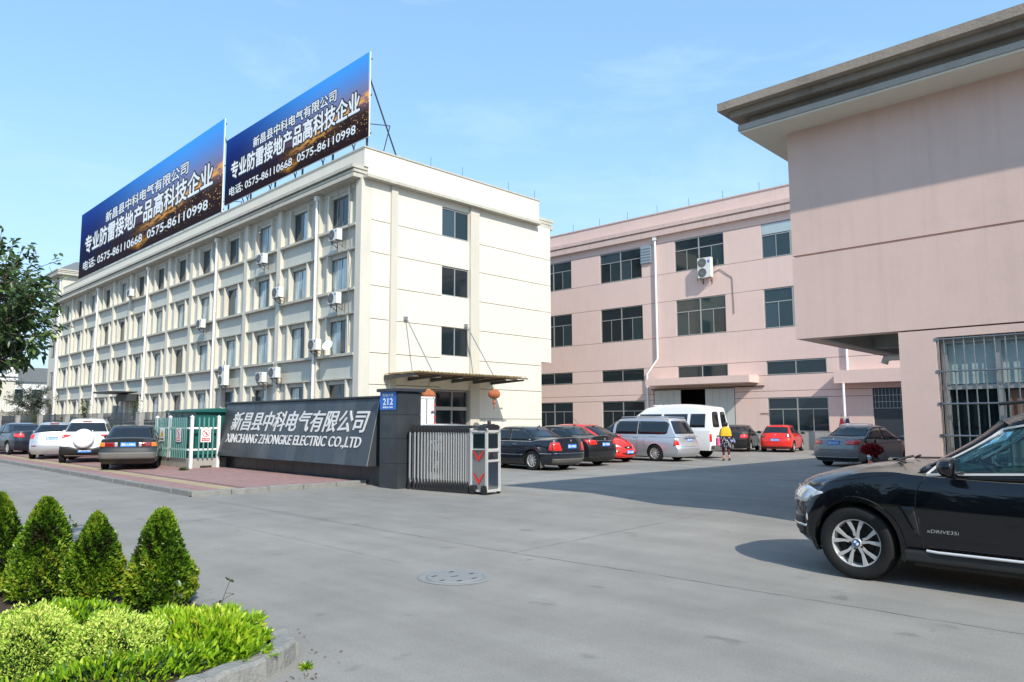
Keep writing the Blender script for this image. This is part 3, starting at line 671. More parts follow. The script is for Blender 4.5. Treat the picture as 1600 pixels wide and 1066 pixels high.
# ================================================================ ROOFTOP BILLBOARDS
def night_city():
    m, n, l, b = newmat('night_city_print'); t = n.new('ShaderNodeTexCoord'); s = n.new('ShaderNodeSeparateXYZ'); l.new(t.outputs['Generated'], s.inputs[0])
    def math_(op, a, b_=None, c=None):
        q = n.new('ShaderNodeMath'); q.operation = op
        for i, v in enumerate((a, b_, c)):
            if v is None: continue
            if isinstance(v, (int, float)): q.inputs[i].default_value = v
            else: l.new(v, q.inputs[i])
        return q.outputs[0]
    def sm(v, a, b_):
        q = n.new('ShaderNodeMapRange'); q.interpolation_type = 'SMOOTHSTEP'; q.inputs[1].default_value = a; q.inputs[2].default_value = b_; l.new(v, q.inputs[0]); return q.outputs[0]
    def mix(f, a, b_, bt='MIX'):
        q = n.new('ShaderNodeMix'); q.data_type = 'RGBA'; q.blend_type = bt
        for i, v in ((0, f), (6, a), (7, b_)):
            if isinstance(v, (int, float)): q.inputs[i].default_value = v
            elif isinstance(v, tuple): q.inputs[i].default_value = v + (1,)
            else: l.new(v, q.inputs[i])
        return q.outputs[2]
    r = math_('SUBTRACT', 1.0, s.outputs[1]); z = s.outputs[2]
    def ramp(stops):
        q = n.new('ShaderNodeValToRGB'); e = q.color_ramp.elements
        e[0].position = stops[0][0]; e[0].color = stops[0][1] + (1,); e[1].position = stops[-1][0]; e[1].color = stops[-1][1] + (1,)
        for p_, c_ in stops[1:-1]: x = e.new(p_); x.color = c_ + (1,)
        l.new(z, q.inputs[0]); return q.outputs[0]
    left = ramp([(0,(0.002,.003,.02)),(.4,(0.001,.004,.05)),(.75,(.003,.02,.16)),(1,(.006,.05,.28))])
    right = ramp([(0,(.012,.004,.003)),(.30,(.045,.02,.015)),(.42,(.16,.10,.14)),(.58,(.20,.21,.36)),(.78,(.10,.28,.68)),(1,(.05,.36,.95))])
    c = mix(sm(r, .05, .85), left, right)
    # dark blocks of buildings in the lower half
    q = n.new('ShaderNodeTexVoronoi'); q.distance = 'CHEBYCHEV'; q.inputs['Scale'].default_value = 9
    mpn = n.new('ShaderNodeMapping'); mpn.inputs['Scale'].default_value = (0, 1.6, .5); l.new(t.outputs['Generated'], mpn.inputs[0]); l.new(mpn.outputs[0], q.inputs['Vector'])
    sepc = n.new('ShaderNodeSeparateColor'); l.new(q.outputs['Color'], sepc.inputs[0])
    top = math_('MULTIPLY_ADD', sepc.outputs[0], .32, .10); low = math_('LESS_THAN', z, top)
    c = mix(math_('MULTIPLY', low, .75), c, (0.018, 0.006, 0.008))
    # curved glowing promenade
    cu = math_('MULTIPLY_ADD', math_('POWER', math_('SUBTRACT', r, .45), 2), .55, .22); cu = math_('ADD', cu, math_('MULTIPLY', r, .10))
    d = math_('ABSOLUTE', math_('SUBTRACT', z, cu)); glow = math_('MULTIPLY', math_('SUBTRACT', 1.0, sm(d, 0.0, .09)), sm(r, .42, .75))
    nq = n.new('ShaderNodeTexNoise'); nq.inputs['Scale'].default_value = 26; nq.inputs['Detail'].default_value = 4; l.new(t.outputs['Generated'], nq.inputs[0])
    glow = math_('MULTIPLY', glow, sm(nq.outputs['Fac'], .35, .6)); c = mix(glow, c, (1.0, .45, .08))
    # spots of lamp light
    v2 = n.new('ShaderNodeTexVoronoi'); v2.inputs['Scale'].default_value = 62; mp2 = n.new('ShaderNodeMapping'); mp2.inputs['Scale'].default_value = (0, 1.7, .75); l.new(t.outputs['Generated'], mp2.inputs[0]); l.new(mp2.outputs[0], v2.inputs['Vector'])
    sc2 = n.new('ShaderNodeSeparateColor'); l.new(v2.outputs['Color'], sc2.inputs[0])
    dot = math_('MULTIPLY', math_('SUBTRACT', 1.0, sm(v2.outputs['Distance'], .10, .34)), math_('GREATER_THAN', sc2.outputs[1], .62))
    reg = math_('MULTIPLY', math_('MULTIPLY', sm(r, .35, .8), sm(z, .02, .15)), math_('SUBTRACT', 1.0, sm(z, .46, .56)))
    c = mix(math_('MULTIPLY', dot, reg), c, (1.0, .62, .22))
    g2 = math_('SUBTRACT', 1.0, sm(math_('ADD', math_('ABSOLUTE', math_('SUBTRACT', r, .52)), math_('ABSOLUTE', math_('SUBTRACT', z, .11))), 0.0, .12))
    c = mix(math_('MULTIPLY', g2, sm(nq.outputs['Fac'], .3, .65)), c, (1.0, .42, .03))
    l.new(c, b.inputs['Base Color']); b.inputs['Roughness'].default_value = .8; b.inputs['Specular IOR Level'].default_value = .15; return m
M['print'] = night_city()
def billboard(y0, y1, z0, z1, label):
    """y0 = far (left) end, y1 = near (right) end"""
    t = thing('billboard', label, 'billboard', (21.3, (y0+y1)/2, 15.9), 0, 'rooftop billboards')
    k = MB(); k.box(21.24, 21.30, y1, y0, z0, z1); part('panel', k, M['print'], t, world=True)
    k = MB(); k.box(21.302, 21.36, y1-.03, y0+.03, z0-.03, z1+.03); part('backing', k, M['white'], t, world=True)
    L = y0 - y1; H = z1 - z0; n = 6
    for i in range(n):
        y = y1 + .3 + (L-.6)*i/(n-1)
        k = MB(); k.bar((21.42,y,14.9),(21.42,y,z1-.1),.09); k.bar((21.42,y,z1-1.0),(23.9,y,14.92),.06); k.bar((21.42,y,z0+.8),(22.9,y,z0+1.1),.04); k.bar((22.9,y,z0+1.1),(22.2,y,14.95),.04)
        part('support_frame', k, M['darkmetal'], t, world=True)
    k = MB()
    for z in (z0+.2, (z0+z1)/2, z1-.3): k.bar((21.45,y1,z),(21.45,y0,z),.06)
    part('rail', k, M['darkmetal'], t, world=True)
    xd, yd = (0,-1,0), (0,0,1)
    def line(name, s, fl, fr, zb, zt, bold, sp=1.0, sh=0.0):
        yl = y0 - L*fl; w = L*(fr-fl); zz = z0 + H*zb; h = H*(zt-zb)
        text_mesh(name+'_outline', s, M['black'], t, (21.232, yl, zz), xd, yd, w, h, .003, .10, sh, True, space=sp)
        text_mesh(name, s, M['letters'], t, (21.222, yl, zz), xd, yd, w, h, .003, bold, sh, True, space=sp)
    line('company_name', '新昌县中科电气有限公司', .24, .82, .64, .785, .02)
    line('slogan', '专业防雷接地产品高科技企业', .055, .955, .335, .60, .026)
    line('telephone', '电话: 0575-86110668  0575-86110998', .045, .935, .085, .225, .012)
    return t
billboard(82.7, 48.85, 16.27, 23.0, 'larger rooftop billboard on the left, night city picture with white phone numbers')
billboard(48.3, 31.05, 16.58, 21.2, 'smaller rooftop billboard on the right above the building corner, night city picture')

# thin lightning rods along the parapet
for i, x in enumerate((25.6, 28.0, 31.9, 34.3)):
    pass
k = MB()
for x in (25.6, 28.0, 31.9, 34.3): k.tube([(x,31.1,15.95),(x,31.1,16.55)], .012, 5)
OB('lightning_rods', k, M['darkmetal'])

# ================================================================ LANTERNS
M['lantern'] = mat('faded_orange_lantern', (0.42, 0.13, 0.05), .7, var=.35, vscale=5); M['gold'] = mat('faded_gold_trim', (0.45,0.30,0.12), .6, var=.3)
def lantern(loc, label):
    t = thing('lantern', label, 'lantern', loc, 0, 'paper lanterns under the entrance canopy')
    k = MB(); n = 22; prof = [(.10,.24),(.22,.21),(.31,.12),(.345,0),(.31,-.12),(.22,-.21),(.10,-.24)]
    V = []; F = []
    for i in range(n*2):
        a = math.pi*i/n; q = 1.0 if i % 2 else .93
        for r_, h in prof: V.append((r_*q*math.cos(a), r_*q*math.sin(a), h))
    m_ = len(prof)
    for i in range(n*2):
        for j in range(m_-1): F.append((i*m_+j, ((i+1)%(2*n))*m_+j, ((i+1)%(2*n))*m_+j+1, i*m_+j+1))
    k.add(V, F, False); part('shade', k, M['lantern'], t)
    k = MB(); k.lathe([(0,.29),(.11,.29),(.11,.23),(0,.23)], n=16, smooth=False); k.lathe([(0,-.23),(.11,-.23),(.11,-.29),(0,-.29)], n=16, smooth=False); part('end_cap', k, M['gold'], t)
    k = MB(); k.tube([(0,0,.29),(0,0,.62)], .008, 5); part('cord', k, M['black'], t)
    k = MB(); k.lathe([(.01,-.29),(.07,-.34),(.09,-.52),(.06,-.54)], n=12); k.lathe([(.012,-.52),(.035,-.60),(.04,-.80),(0,-.82)], n=10); part('tassel', k, M['lantern'], t)
lantern((28.15, 28.6, 3.12), 'round orange lantern hanging at the right end of the entrance canopy')
lantern((23.75, 28.9, 2.98), 'orange lantern partly hidden behind the white truck box and gate pillar')

# ================================================================ WORKSHOP BUILDING (pink, at the back)
PR = 2.392
shop = thing('workshop_building', 'long pink factory block with wide dark windows at the back of the yard', 'building', (43.01, 17.94, 0), R(PR))
P_ = lambda name, mb, m: part(name, mb, m, shop)
COLS = [(16.75,20.25),(10.65,14.15),(4.6,8.1),(-1.35,2.15),(-7.4,-3.9)]
Y0, Y1 = -16.0, 24.0
k = MB()
def row(z0, z1, openings):
    z0 += .012; z1 -= .012; ys = Y0
    for a, b in sorted(openings):
        if a > ys: k.box(0, .3, ys, a, z0, z1)
        ys = b
    k.box(0, .3, ys, Y1, z0, z1)
row(1.03, 3.05, [COLS[0], COLS[1], (4.2,9.96), COLS[3], (-6.6,-3.69)])
row(3.05, 3.45, [(4.2,9.96), (-6.6,-3.69)]); k.box(0.001,.3,4.2,9.96,3.735,3.95)
row(3.45, 4.4, [(4.2,9.96)]); k.box(.001,.3,4.19,9.97,3.9,4.39)
row(4.4, 5.27, [COLS[0], COLS[1], COLS[2], COLS[3]])
row(5.27, 7.25, []); row(7.25, 9.68, COLS); row(9.68, 11.58, []); row(11.58, 13.75, COLS); row(13.75, 14.32, [])
k.box(0, .3, Y0, 4.2, 0, .002)
P_('wall', k, M['pinkshop'])
k = MB(); k.box(.14, .34, Y0, 4.2, 1.0, 14.3); k.box(.14, .34, 9.96, Y1, 1.0, 14.3); k.box(.14, .34, 4.2, 9.96, 3.95, 14.3); k.box(.35, 18, Y0, Y1, 14.0, 14.3)
k.box(17.7, 18, Y0, Y1, 0, 14); k.box(.35, 17.7, Y1-.3, Y1, 0, 14); k.box(.35, 17.7, Y0, Y0+.3, 0, 14)
P_('core_wall', k, M['groove'])
k = MB(); k.box(-.03, .33, Y0, -6.6, 0, 1.03); k.box(-.03, .33, -3.69, 4.2, 0, 1.03); k.box(-.03, .33, 9.96, Y1, 0, 1.03); P_('plinth', k, M['plinthgrey'])
k = MB(); k.box(-.28, .3, Y0, Y1, 14.25, 14.62); k.box(-.20, .3, Y0, Y1, 14.62, 14.72); k.box(-.34, .3, Y0, Y1, 14.72, 14.98); P_('cornice', k, M['pink2'])
k = MB(); k.box(-.02, .25, Y0, Y1, 14.982, 15.85); P_('parapet', k, M['pinkshop']); k = MB(); k.box(-.07, .32, Y0, Y1, 15.85, 15.93); P_('coping', k, M['pink2'])
GM_ = [['glass','glass','glassteal','glass','glass'], ['glass','glassblue','glass','glassblue','glassteal'], ['glassteal','glassgrey','glass','glassteal','glassgrey'], ['glassblue','glassteal','glassblue','glass','glassteal']]
big = [win_proto(3.5, 2.13, 'big', g, 'alu') for g in GM_]; bg3 = [win_proto(3.5, 2.40, 'big', g, 'alu') for g in (GM_[0], GM_[0], GM_[2], GM_[3])]
gr_ = win_proto(3.5, 1.99, 'big', 'glass', 'alu'); st_ = win_proto(3.5, .83, 'strip', ['glass','glass'], 'alu'); bg2 = win_proto(3.5, 2.40, 'big', 'glass', 'alu')
for i, (a, b) in enumerate(COLS):
    yc = (a+b)/2
    put_window(big[[0,1,0,3,2][i]], shop, (.04, yc, 11.60)); put_window(bg3[[0,1,2,3,0][i]], shop, (.04, yc, 7.265))
    if i < 4: put_window(st_, shop, (.04, yc, 4.42))
    if i in (0, 1, 3): put_window(gr_, shop, (.04, yc, 1.045))
# pale blind in the upper lights of one window
k = MB(); k.box(.03, .04, -1.3, 2.1, 13.08, 13.70); P_('window_blind', k, mat('pale_blue_blind', (0.42,0.52,0.56), .5, var=.2))
k = MB()
for i in range(6): k.box(-.14, -.10, 9.86, 10.62, 12.55+.2*i, 12.67+.2*i)
k.box(-.10, .0, 9.82, 10.68, 12.5, 13.75); P_('louvre', k, mat('blue_grey_louvre', (0.26,0.32,0.36), .5))
# loading door with its awning
k = MB(); k.box(-1.35, -.002, 2.65, 9.75, 3.98, 4.42); P_('awning', k, M['pinkshop'])
for a, b in ((7.95,9.9),(4.25,6.2)):
    k = MB(); k.box(.02, .08, a, b, .02, 3.7); 
    for q in range(1, 4): k.box(.0, .02, a+(b-a)*q/4-.012, a+(b-a)*q/4+.012, .03, 3.69)
    P_('sliding_door', k, M['door'])
k = MB(); k.bar((-.05,2.3,3.78),(-.05,10.1,3.78),.07); P_('door_rail', k, M['rust'])
k = MB(); k.box(4.0, 4.1, 4.25, 9.9, 0, 3.9); k.box(.4,4,4.2,4.25,0,3.9); k.box(.4,4,9.91,9.96,0,3.9); P_('door_interior', k, M['dark'])
k = MB(); k.box(-.9, -.002, -12, -2.0, 3.74, 4.45); P_('awning', k, M['pinkshop'])
k = MB(); k.box(.08, .12, -6.6, -3.69, .01, 3.44); P_('barred_door', k, M['fencedark'])
for i in range(16):
    y = -6.5 + i*.18; k = MB(); k.bar((.04,y,2.35),(.04,y,3.4),.018); P_('door_bar', k, M['galv'])
k = MB()
for z in (2.35, 2.7, 3.05): k.bar((.03,-6.6,z),(.03,-3.7,z),.025)
P_('door_crossbar', k, M['galv'])
k = MB(); k.tube([(-.12,9.5,14.1),(-.12,9.5,5.85),(-.12,10.35,4.85),(-.12,10.35,.1)], .075, 10); k.box(-.24,0,9.37,9.63,14.0,14.25); P_('downpipe', k, M['pvc'])
k = MB(); k.tube([(-.95,-2.5,.1),(-.95,-2.5,3.72)], .07, 10); k.tube([(-.12,-2.5,4.46),(-.12,-2.5,14.1)], .07, 10); P_('downpipe', k, M['pvc'])
k = MB()
for i in range(12): k.tube([(.12,-5+2.4*i,15.9),(.12,-5+2.4*i,16.5)], .014, 5)
P_('lightning_rods', k, M['darkmetal'])
k = MB(); k.box(-.04,-.032, 1.9,2.6,2.1,2.14); P_('faded_stencil', k, M['rust'])
rp_ = Matrix.Rotation(R(PR), 4, 'Z') @ Vector((-.02, 5.75, 0)) + Vector((43.01, 17.94, 0))
put_ac(AC2, (rp_.x, rp_.y, 10.85), R(PR), 'tall twin fan air conditioner on the pink wall below a top floor window', 'air conditioners on the pink workshop')

k = MB(); k.tube([(-.05,5.3,11.2),(-.04,4.9,11.35),(-.03,4.5,11.0),(-.03,4.1,10.7),(-.03,4.05,8.4)], .02, 6); P_('cable', k, M['cable'])
k = MB(); k.tube([(-.03,-.3,9.0),(-.05,-.45,7.6),(-.08,-1.2,7.2)], .02, 6); P_('cable', k, M['cable'])
# bags hung on the downpipe by the second awning
for dy, m_, lb in ((.14,'lampdark','red bag hanging from the white downpipe on the pink wall'),(-.16,'navycloth','dark blue bag hanging beside the red bag on the downpipe')):
    q = Matrix.Rotation(R(PR), 4, 'Z') @ Vector((-1.06, -2.5+dy, 0)) + Vector((43.01, 17.94, 0))
    t = thing('hanging_bag', lb, 'bag', (q.x, q.y, 1.3), 0, 'bags on the downpipe')
    k = MB(); k.add([(-.06,-.15,0),(.06,-.15,0),(.06,.15,0),(-.06,.15,0),(-.02,-.06,.5),(.02,-.06,.5),(.02,.06,.5),(-.02,.06,.5)], [(0,1,2,3),(4,5,6,7),(0,1,5,4),(1,2,6,5),(2,3,7,6),(3,0,4,7)]); part('bag_body', k, mat('bag_'+m_, (.28,.01,.02) if dy>0 else (.01,.012,.04), .8), t)
    k = MB(); k.tube([(0,-.05,.5),(0,0,.72),(0,.05,.5)], .012, 5); part('strap', k, M['black'], t)

# ================================================================ GATEHOUSE (pink, near, right)
house = thing('gatehouse', 'near pink two-storey building with heavy stone cornice and cantilevered upper floor', 'building', (10.6*1.06, 4.5*1.06, -.096), R(.98)); house.scale = (1.06,)*3
H_ = lambda name, mb, m: part(name, mb, m, house)
XL = 27.0
k = MB(); k.box(0, XL, -14, 0, 4.03, 5.9)
for a_ in ((0,.25,-14,0),(.25,XL,-.25,0),(.25,XL,-14,-13.75),(XL-.25,XL,-13.75,-.25)): k.box(a_[0],a_[1],a_[2],a_[3],2.80,4.0)
k.box(.03, XL-.03, -13.97, -.03, 3.9, 4.1); H_('upper_wall', k, M['pink'])
k = MB(); k.box(0,.3,-1.78,-1.35,0,2.78); k.box(.26,XL-.3,-1.64,-1.36,2.76,3.2); k.box(0,.3,-4.9,-1.78,0,1.0); k.box(0,.3,-4.9,-1.78,2.68,2.78); k.box(0,.3,-14,-4.9,0,2.78)
k.box(.3, XL, -1.65, -1.35, 0, 2.78); k.box(.3, XL, -14, -13.7, 0, 2.78); k.box(XL-.3, XL, -13.7, -1.65, 0, 2.78)
H_('lower_wall', k, M['pink'])
k = MB(); k.box(.251, XL-.25, -1.35, -.251, 3.12, 3.3)
for a_ in (2.3, 6.4, 10.5, 14.6, 18.7): k.box(a_, a_+.28, -1.35, -.251, 2.81, 3.12)
k.box(.255, XL-.26, -.33, -.252, 2.79, 3.12); H_('soffit_beams', k, M['plinthgrey'])
k = MB(); k.tube([(2.0,-.66,2.62),(2.0,-1.5,2.60)], .055, 12); k.tube([(2.0,-.68,2.62),(2.0,-.60,2.60),(2.0,-.57,2.52)], .055, 12); k.lathe([(.07,-.04),(.07,.04)], (2.0,-.86,2.615), 'y', 12); H_('waste_pipe', k, M['pvc'])
for nm, a, b, z0, z1, m_ in (('soffit',.53,.48,5.90,5.93,'soffit'),('cornice_lip',.55,.5,5.932,6.015,'lipstone'),('cornice_neck',.42,.37,6.017,6.145,'roofstone'),('cornice_band',.60,.60,6.147,6.245,'roofstone'),('cornice_cap',.73,.73,6.247,6.37,'roofstone')):
    k = MB(); k.box(-a, XL+a, -14-b, b, z0, z1); H_(nm, k, M[m_])
# barred window
k = MB(); k.box(.16,.2,-4.88,-1.80,1.02,2.66); H_('window_glass', k, M['glass'])
k = MB(); k.box(.155,.16,-4.8,-1.86,2.08,2.62); H_('window_blind', k, mat('pale_teal_blind', (0.36,0.46,0.46), .4, var=.15, vscale=2, coat=.6))
k = MB()
for y in (-1.84,-2.42,-2.85,-3.3,-3.9,-4.84): k.box(.10,.154,y-.035,y+.035,1.02,2.66)
for z in (1.04, 2.04, 2.63): k.box(.095,.15,-4.88,-1.8,z-.03,z+.03)
H_('window_frame', k, M['alu'])
k = MB(); k.box(.152,.158,-2.8,-2.5,1.05,2.0); H_('curtain', k, mat('brown_curtain', (.20,.11,.08), .9, var=.3))
for i in range(28):
    y = -1.86 - i*.1085; k = MB(); k.tube([(.035,y,.99),(.035,y,2.69)], .009, 8); H_('window_bar', k, M['steel'])
for z in (1.02, 1.43, 1.83, 2.24, 2.655):
    k = MB(); k.tube([(.018,-4.90,z),(.018,-1.78,z)], .012, 8); H_('window_crossbar', k, M['steel'])
k = MB()
for z in (1.02, 1.43, 1.83, 2.24, 2.655): k.box(-.006,.02,-1.815,-1.765,z-.018,z+.018)
k.tube([(.02,-1.80,.99),(.02,-1.80,2.68)], .013, 8)
H_('bar_bracket', k, M['steel'])
# ================================================================ COMPANY SIGN WALL
sign = thing('sign_wall', 'long slanted slate company sign wall with white lettering', 'sign wall', (11.0, 19.7, 0))
S_ = lambda name, mb, m: part(name, mb, m, sign, world=True)
k = MB(); k.box(11.06, 11.42, 15.02, 24.25, 0, .50); S_('plinth_core', k, M['graniteblack'])
n_ = 8
for i in range(n_):
    a = 15.03 + (24.25-15.03)*i/n_; k = MB(); k.box(11.03, 11.06, a+.006, a+(24.25-15.03)/n_-.006, .0, .49); S_('plinth_panel', k, M['graniteblack'])
# slanted slab: cross-section in X-Z, panels on its face
ZB, ZT, XB, XT = .50, 2.22, 10.62, 11.0
k = MB(); k.prism([(XB+.03,ZB),(11.42,ZB),(11.42,ZT),(XT+.03,ZT)], 'y', 15.30, 24.12)
S_('slab_core', k, M['granite'][1])
k = MB(); k.box(10.93, 11.46, 15.25, 24.2, ZT+.002, ZT+.045); S_('top_cap', k, M['graniteblack'])
nP = 17; rs = random.Random(12); L_ = 24.12-15.30
nrm = Vector((-(ZT-ZB), 0, (XT-XB))).normalized(); nrm = Vector((-(ZT-ZB), 0, XT-XB)).normalized(); nrm.z = abs(nrm.z)
order = [1,0,3,1,2,1,0,3,2,1,3,1,0,2,1,1,1]
for i in range(nP):
    a = 15.30 + L_*i/nP + .003; b = 15.30 + L_*(i+1)/nP - .003; d = rs.uniform(0, .004)
    # sheared ends: the slab's ends follow the slant seen in the photograph
    k = MB(); k.add([(XB-d,a,ZB),(XB-d,b,ZB),(XT-d,b,ZT),(XT-d,a,ZT),(XB+.03,a,ZB),(XB+.03,b,ZB),(XT+.03,b,ZT),(XT+.03,a,ZT)], [(0,1,2,3),(4,5,6,7),(0,1,5,4),(1,2,6,5),(2,3,7,6),(3,0,4,7)])
    S_('granite_panel', k, M['granite'][order[i]])
k = MB(); k.bar((XB-.004,15.298,ZB),(XT-.004,15.298,ZT),.012); S_('edge_strip', k, M['alu'])
up = Vector((XT-XB, 0, ZT-ZB)).normalized(); HS = math.hypot(XT-XB, ZT-ZB)
def sg_text(name, s, y_left, y_right, s0, s1, bold, shear):
    o = Vector((XB, 0, ZB)) + up*(HS*s0); n = Vector((0,-1,0)).cross(up); o = o + n*.010
    return text_mesh(name, s, M['signletters'], sign, (o.x, y_left, o.z), (0,-1,0), up[:], y_left-y_right, HS*(s1-s0), .018, bold, shear, True)
sg_text('company_name', '新昌县中科电气有限公司', 23.4, 15.60, .48, .82, .014, .22)
sg_text('company_name_latin', 'XINCHANG ZHONGKE ELECTRIC CO.,LTD', 23.55, 15.75, .23, .415, .010, .10)

# ================================================================ GATE PILLAR
pil = thing('gate_pillar', 'black granite gate pillar with projecting cap', 'pillar', (11.14, 14.65, 0))
G_ = lambda name, mb, m: part(name, mb, m, pil, world=True)
k = MB(); k.box(10.80, 11.50, 14.32, 14.98, 0, 2.34); G_('core', k, M['graniteblack'])
zz = [0, .60, 1.20, 1.78, 2.33]
for a, b in zip(zz[:-1], zz[1:]):
    k = MB(); k.box(10.775, 10.80, 14.305, 14.99, a+.004, b-.004); G_('granite_panel', k, M['graniteblack'])
    k = MB(); k.box(10.785, 11.51, 14.295, 14.32, a+.004, b-.004); G_('granite_panel', k, M['graniteblack'])
    k = MB(); k.box(11.5, 11.525, 14.32, 14.99, a+.004, b-.004); G_('granite_panel', k, M['graniteblack'])
k = MB(); k.rbox(10.70, 11.60, 14.22, 15.06, 2.34, 2.42, .015); G_('cap', k, M['granite'][0])
pl = thing('house_number_plate', 'blue enamel number plate reading 212 on the gate pillar', 'number plate', (10.77, 14.66, 2.12))
k = MB(); k.box(-.008, 0, -.325, .325, -.22, .22); part('plate', k, M['blueplate'], pl)
text_mesh('street_name', '南瑞大道', M['letters'], pl, (-.009, .22, .10), (0,-1,0), (0,0,1), .44, .075, .003, .015)
text_mesh('number', '212', M['letters'], pl, (-.009, .20, -.10), (0,-1,0), (0,0,1), .40, .155, .003, .035)
text_mesh('postcode', '邮编:312500', M['letters'], pl, (-.009, .20, -.185), (0,-1,0), (0,0,1), .40, .05, .003, .01)

# ================================================================ SLIDING GATE
gate = thing('retractable_gate', 'folded stainless steel retractable gate beside the granite pillar', 'gate', (11.5, 13.2, 0))
A_ = lambda name, mb, m: part(name, mb, m, gate, world=True)
NG = 22; ys_ = [14.14 - (14.14-12.32)*(i/(NG-1))**.80 for i in range(NG)]
leg = MB()
for x in (-.20, .20):
    leg.tube([(x,0,.10),(x,0,1.36)], .023, 10)
leg.tube([(-.10,0,.18),(-.10,0,1.34)], .019, 8); leg.tube([(.10,0,.18),(.10,0,1.34)], .019, 8)
leg.bar((-.2,0,.2),(.2,0,.2),.02); leg.bar((-.2,0,1.30),(.2,0,1.30),.02)
top = MB(); top.prism([(-.235,1.36),(-.22,1.45),(-.14,1.52),(.14,1.52),(.22,1.45),(.235,1.36)], 'y', -.020, .020)
fms = []
for x in (-.21, .21):
    foot = MB()
    foot.prism([(-.03,.04),(.03,.04),(.022,.14),(.010,.27),(-.010,.27),(-.022,.14)], 'x', x-.03, x+.018)
    foot.lathe([(0,-.014),(.033,-.014),(.033,.014),(0,.014)], (x-.035,0,.033), 'x', 12, False); fms.append(foot.mesh('wheel_foot', M['darkplastic']))
lm, tm = leg.mesh('upright', M['steelpol']), top.mesh('top_cap', M['trim'])
for i, y in enumerate(ys_):
    u = link('gate_section', lm, gate, (0, y-13.2, 0)); link('top_cap', tm, u); link('wheel_foot', fms[0], u); link('wheel_foot', fms[1], u)
# scissor links between the sections
k = MB()
for i in range(NG-1):
    for x in (11.27, 11.73):
        if x > 11.5:
            for z in (.35, .75): k.bar((x, ys_[i], z), (x, ys_[i+1], z+.4), .008, .018); k.bar((x+.01, ys_[i], z+.4), (x+.01, ys_[i+1], z), .008, .018)
tag(A_('scissor_links', k, M['steel']), kind='stuff')
# drive cabinet at the near end
k = MB(); k.box(11.28, 11.74, 11.78, 12.22, .10, 1.36); A_('drive_cabinet', k, M['silverframe'])
k = MB()
for x in (11.25, 11.71):
    for y in (11.75, 12.19): k.box(x, x+.05, y, y+.05, .05, 1.46)
k.box(11.25,11.76,11.75,12.24,1.37,1.42); k.box(11.252,11.758,11.745,12.24,.06,.10); k.box(11.302,11.708,11.748,11.78,.94,.985); k.box(11.302,11.708,11.748,11.78,.72,.76)
A_('cabinet_frame', k, M['silverframe'])
k = MB(); k.prism([(11.235,1.42),(11.27,1.50),(11.33,1.54),(11.66,1.54),(11.74,1.50),(11.775,1.42)], 'y', 11.76, 12.0); A_('cabinet_top', k, M['trim'])
k = MB(); k.box(11.30,11.70,11.99,12.22,1.43,1.52); k.box(11.36,11.62,11.80,11.95,1.541,1.56); A_('top_plate', k, M['steel'])
k = MB(); k.lathe([(0,0),(.04,0),(.045,.05),(.02,.08),(0,.08)], (11.5,11.88,1.56), n=12); A_('beacon', k, M['darkplastic'])
k = MB(); k.box(11.34,11.68,11.765,11.779,1.02,1.34); k.box(11.265,11.279,11.83,12.15,1.02,1.34); A_('display_window', k, M['glass'])
k = MB(); k.box(11.32,11.69,11.768,11.779,.12,.70); k.box(11.266,11.279,11.81,12.17,.12,.98); k.box(11.32,11.69,11.770,11.779,.77,.93); A_('polished_panel', k, M['mirrorpanel'])
k = MB(); k.add([(11.33,11.764,.78),(11.52,11.764,.80),(11.47,11.764,.93),(11.40,11.764,.87),(11.33,11.764,.86)], [(0,1,2,3,4)]); A_('torn_gap', k, M['black'])
for z in (.22, .72):
    for m_, o, e in ((M['black'], -.012, .0), (M['red'], 0, .004)):
        k = MB(); k.add([(11.262-e,12.15,z+.24+o),(11.262-e,11.99,z+.0+o),(11.262-e,11.83,z+.24+o),(11.262-e,11.86,z+.25+o),(11.262-e,11.99,z+.10+o),(11.262-e,12.12,z+.25+o)], [(0,1,4,5),(1,2,3,4)]); A_('chevron', k, m_)
for y in (11.82, 12.14):
    for x in (11.235, 11.765): k = MB(); k.lathe([(0,-.02),(.05,-.02),(.05,.02),(0,.02)], (x,y,.05), 'x', 14, False); A_('drive_wheel', k, M['trim'])
    k = MB(); k.prism([(y-.09,.06),(y+.09,.06),(y+.06,.20),(y-.06,.20)], 'x', 11.215, 11.25); A_('wheel_guard', k, M['trim'])
gate.location.x = 11.36; gate.rotation_euler = (0, 0, R(8))

# ================================================================ TRANSFORMER CABINET AND ITS PICKET FENCE
cab = thing('transformer_cabinet', 'teal steel transformer cabinet behind white posts', 'electrical cabinet', (10.7, 25.3, 0))
C_ = lambda name, mb, m: part(name, mb, m, cab, world=True)
k = MB(); k.box(9.98, 11.45, 24.25, 26.55, .42, 1.93); C_('housing', k, M['teal'])
k = MB(); k.prism([(9.86,1.932),(9.86,1.98),(10.72,2.07),(11.58,1.98),(11.58,1.932)], 'y', 24.12, 26.68); C_('roof', k, M['teal'])
k = MB()
for y in (24.9, 25.4, 25.95): k.box(9.972, 9.98, y-.012, y+.012, .5, 1.88)
for x in (10.7,): k.box(x-.012, x+.012, 24.242, 24.25, .5, 1.88)
k.box(9.965,9.98,25.2,25.3,1.1,1.3); tag(C_('door_seam', k, M['darkmetal']), kind='stuff')
k = MB(); k.box(9.72, 10.75, 24.05, 26.9, 0, .40); k.box(10.75, 11.5, 24.15, 26.9, 0, .42); C_('concrete_base', k, M['concrete'])
k = MB(); k.box(10.1, 10.48, 24.03, 24.05, .03, .17); C_('vent_opening', k, M['black'])
k = MB()
for z in (.05, .085, .12): k.box(10.1,10.48,24.02,24.05,z,z+.012)
C_('vent_slat', k, M['rust'])
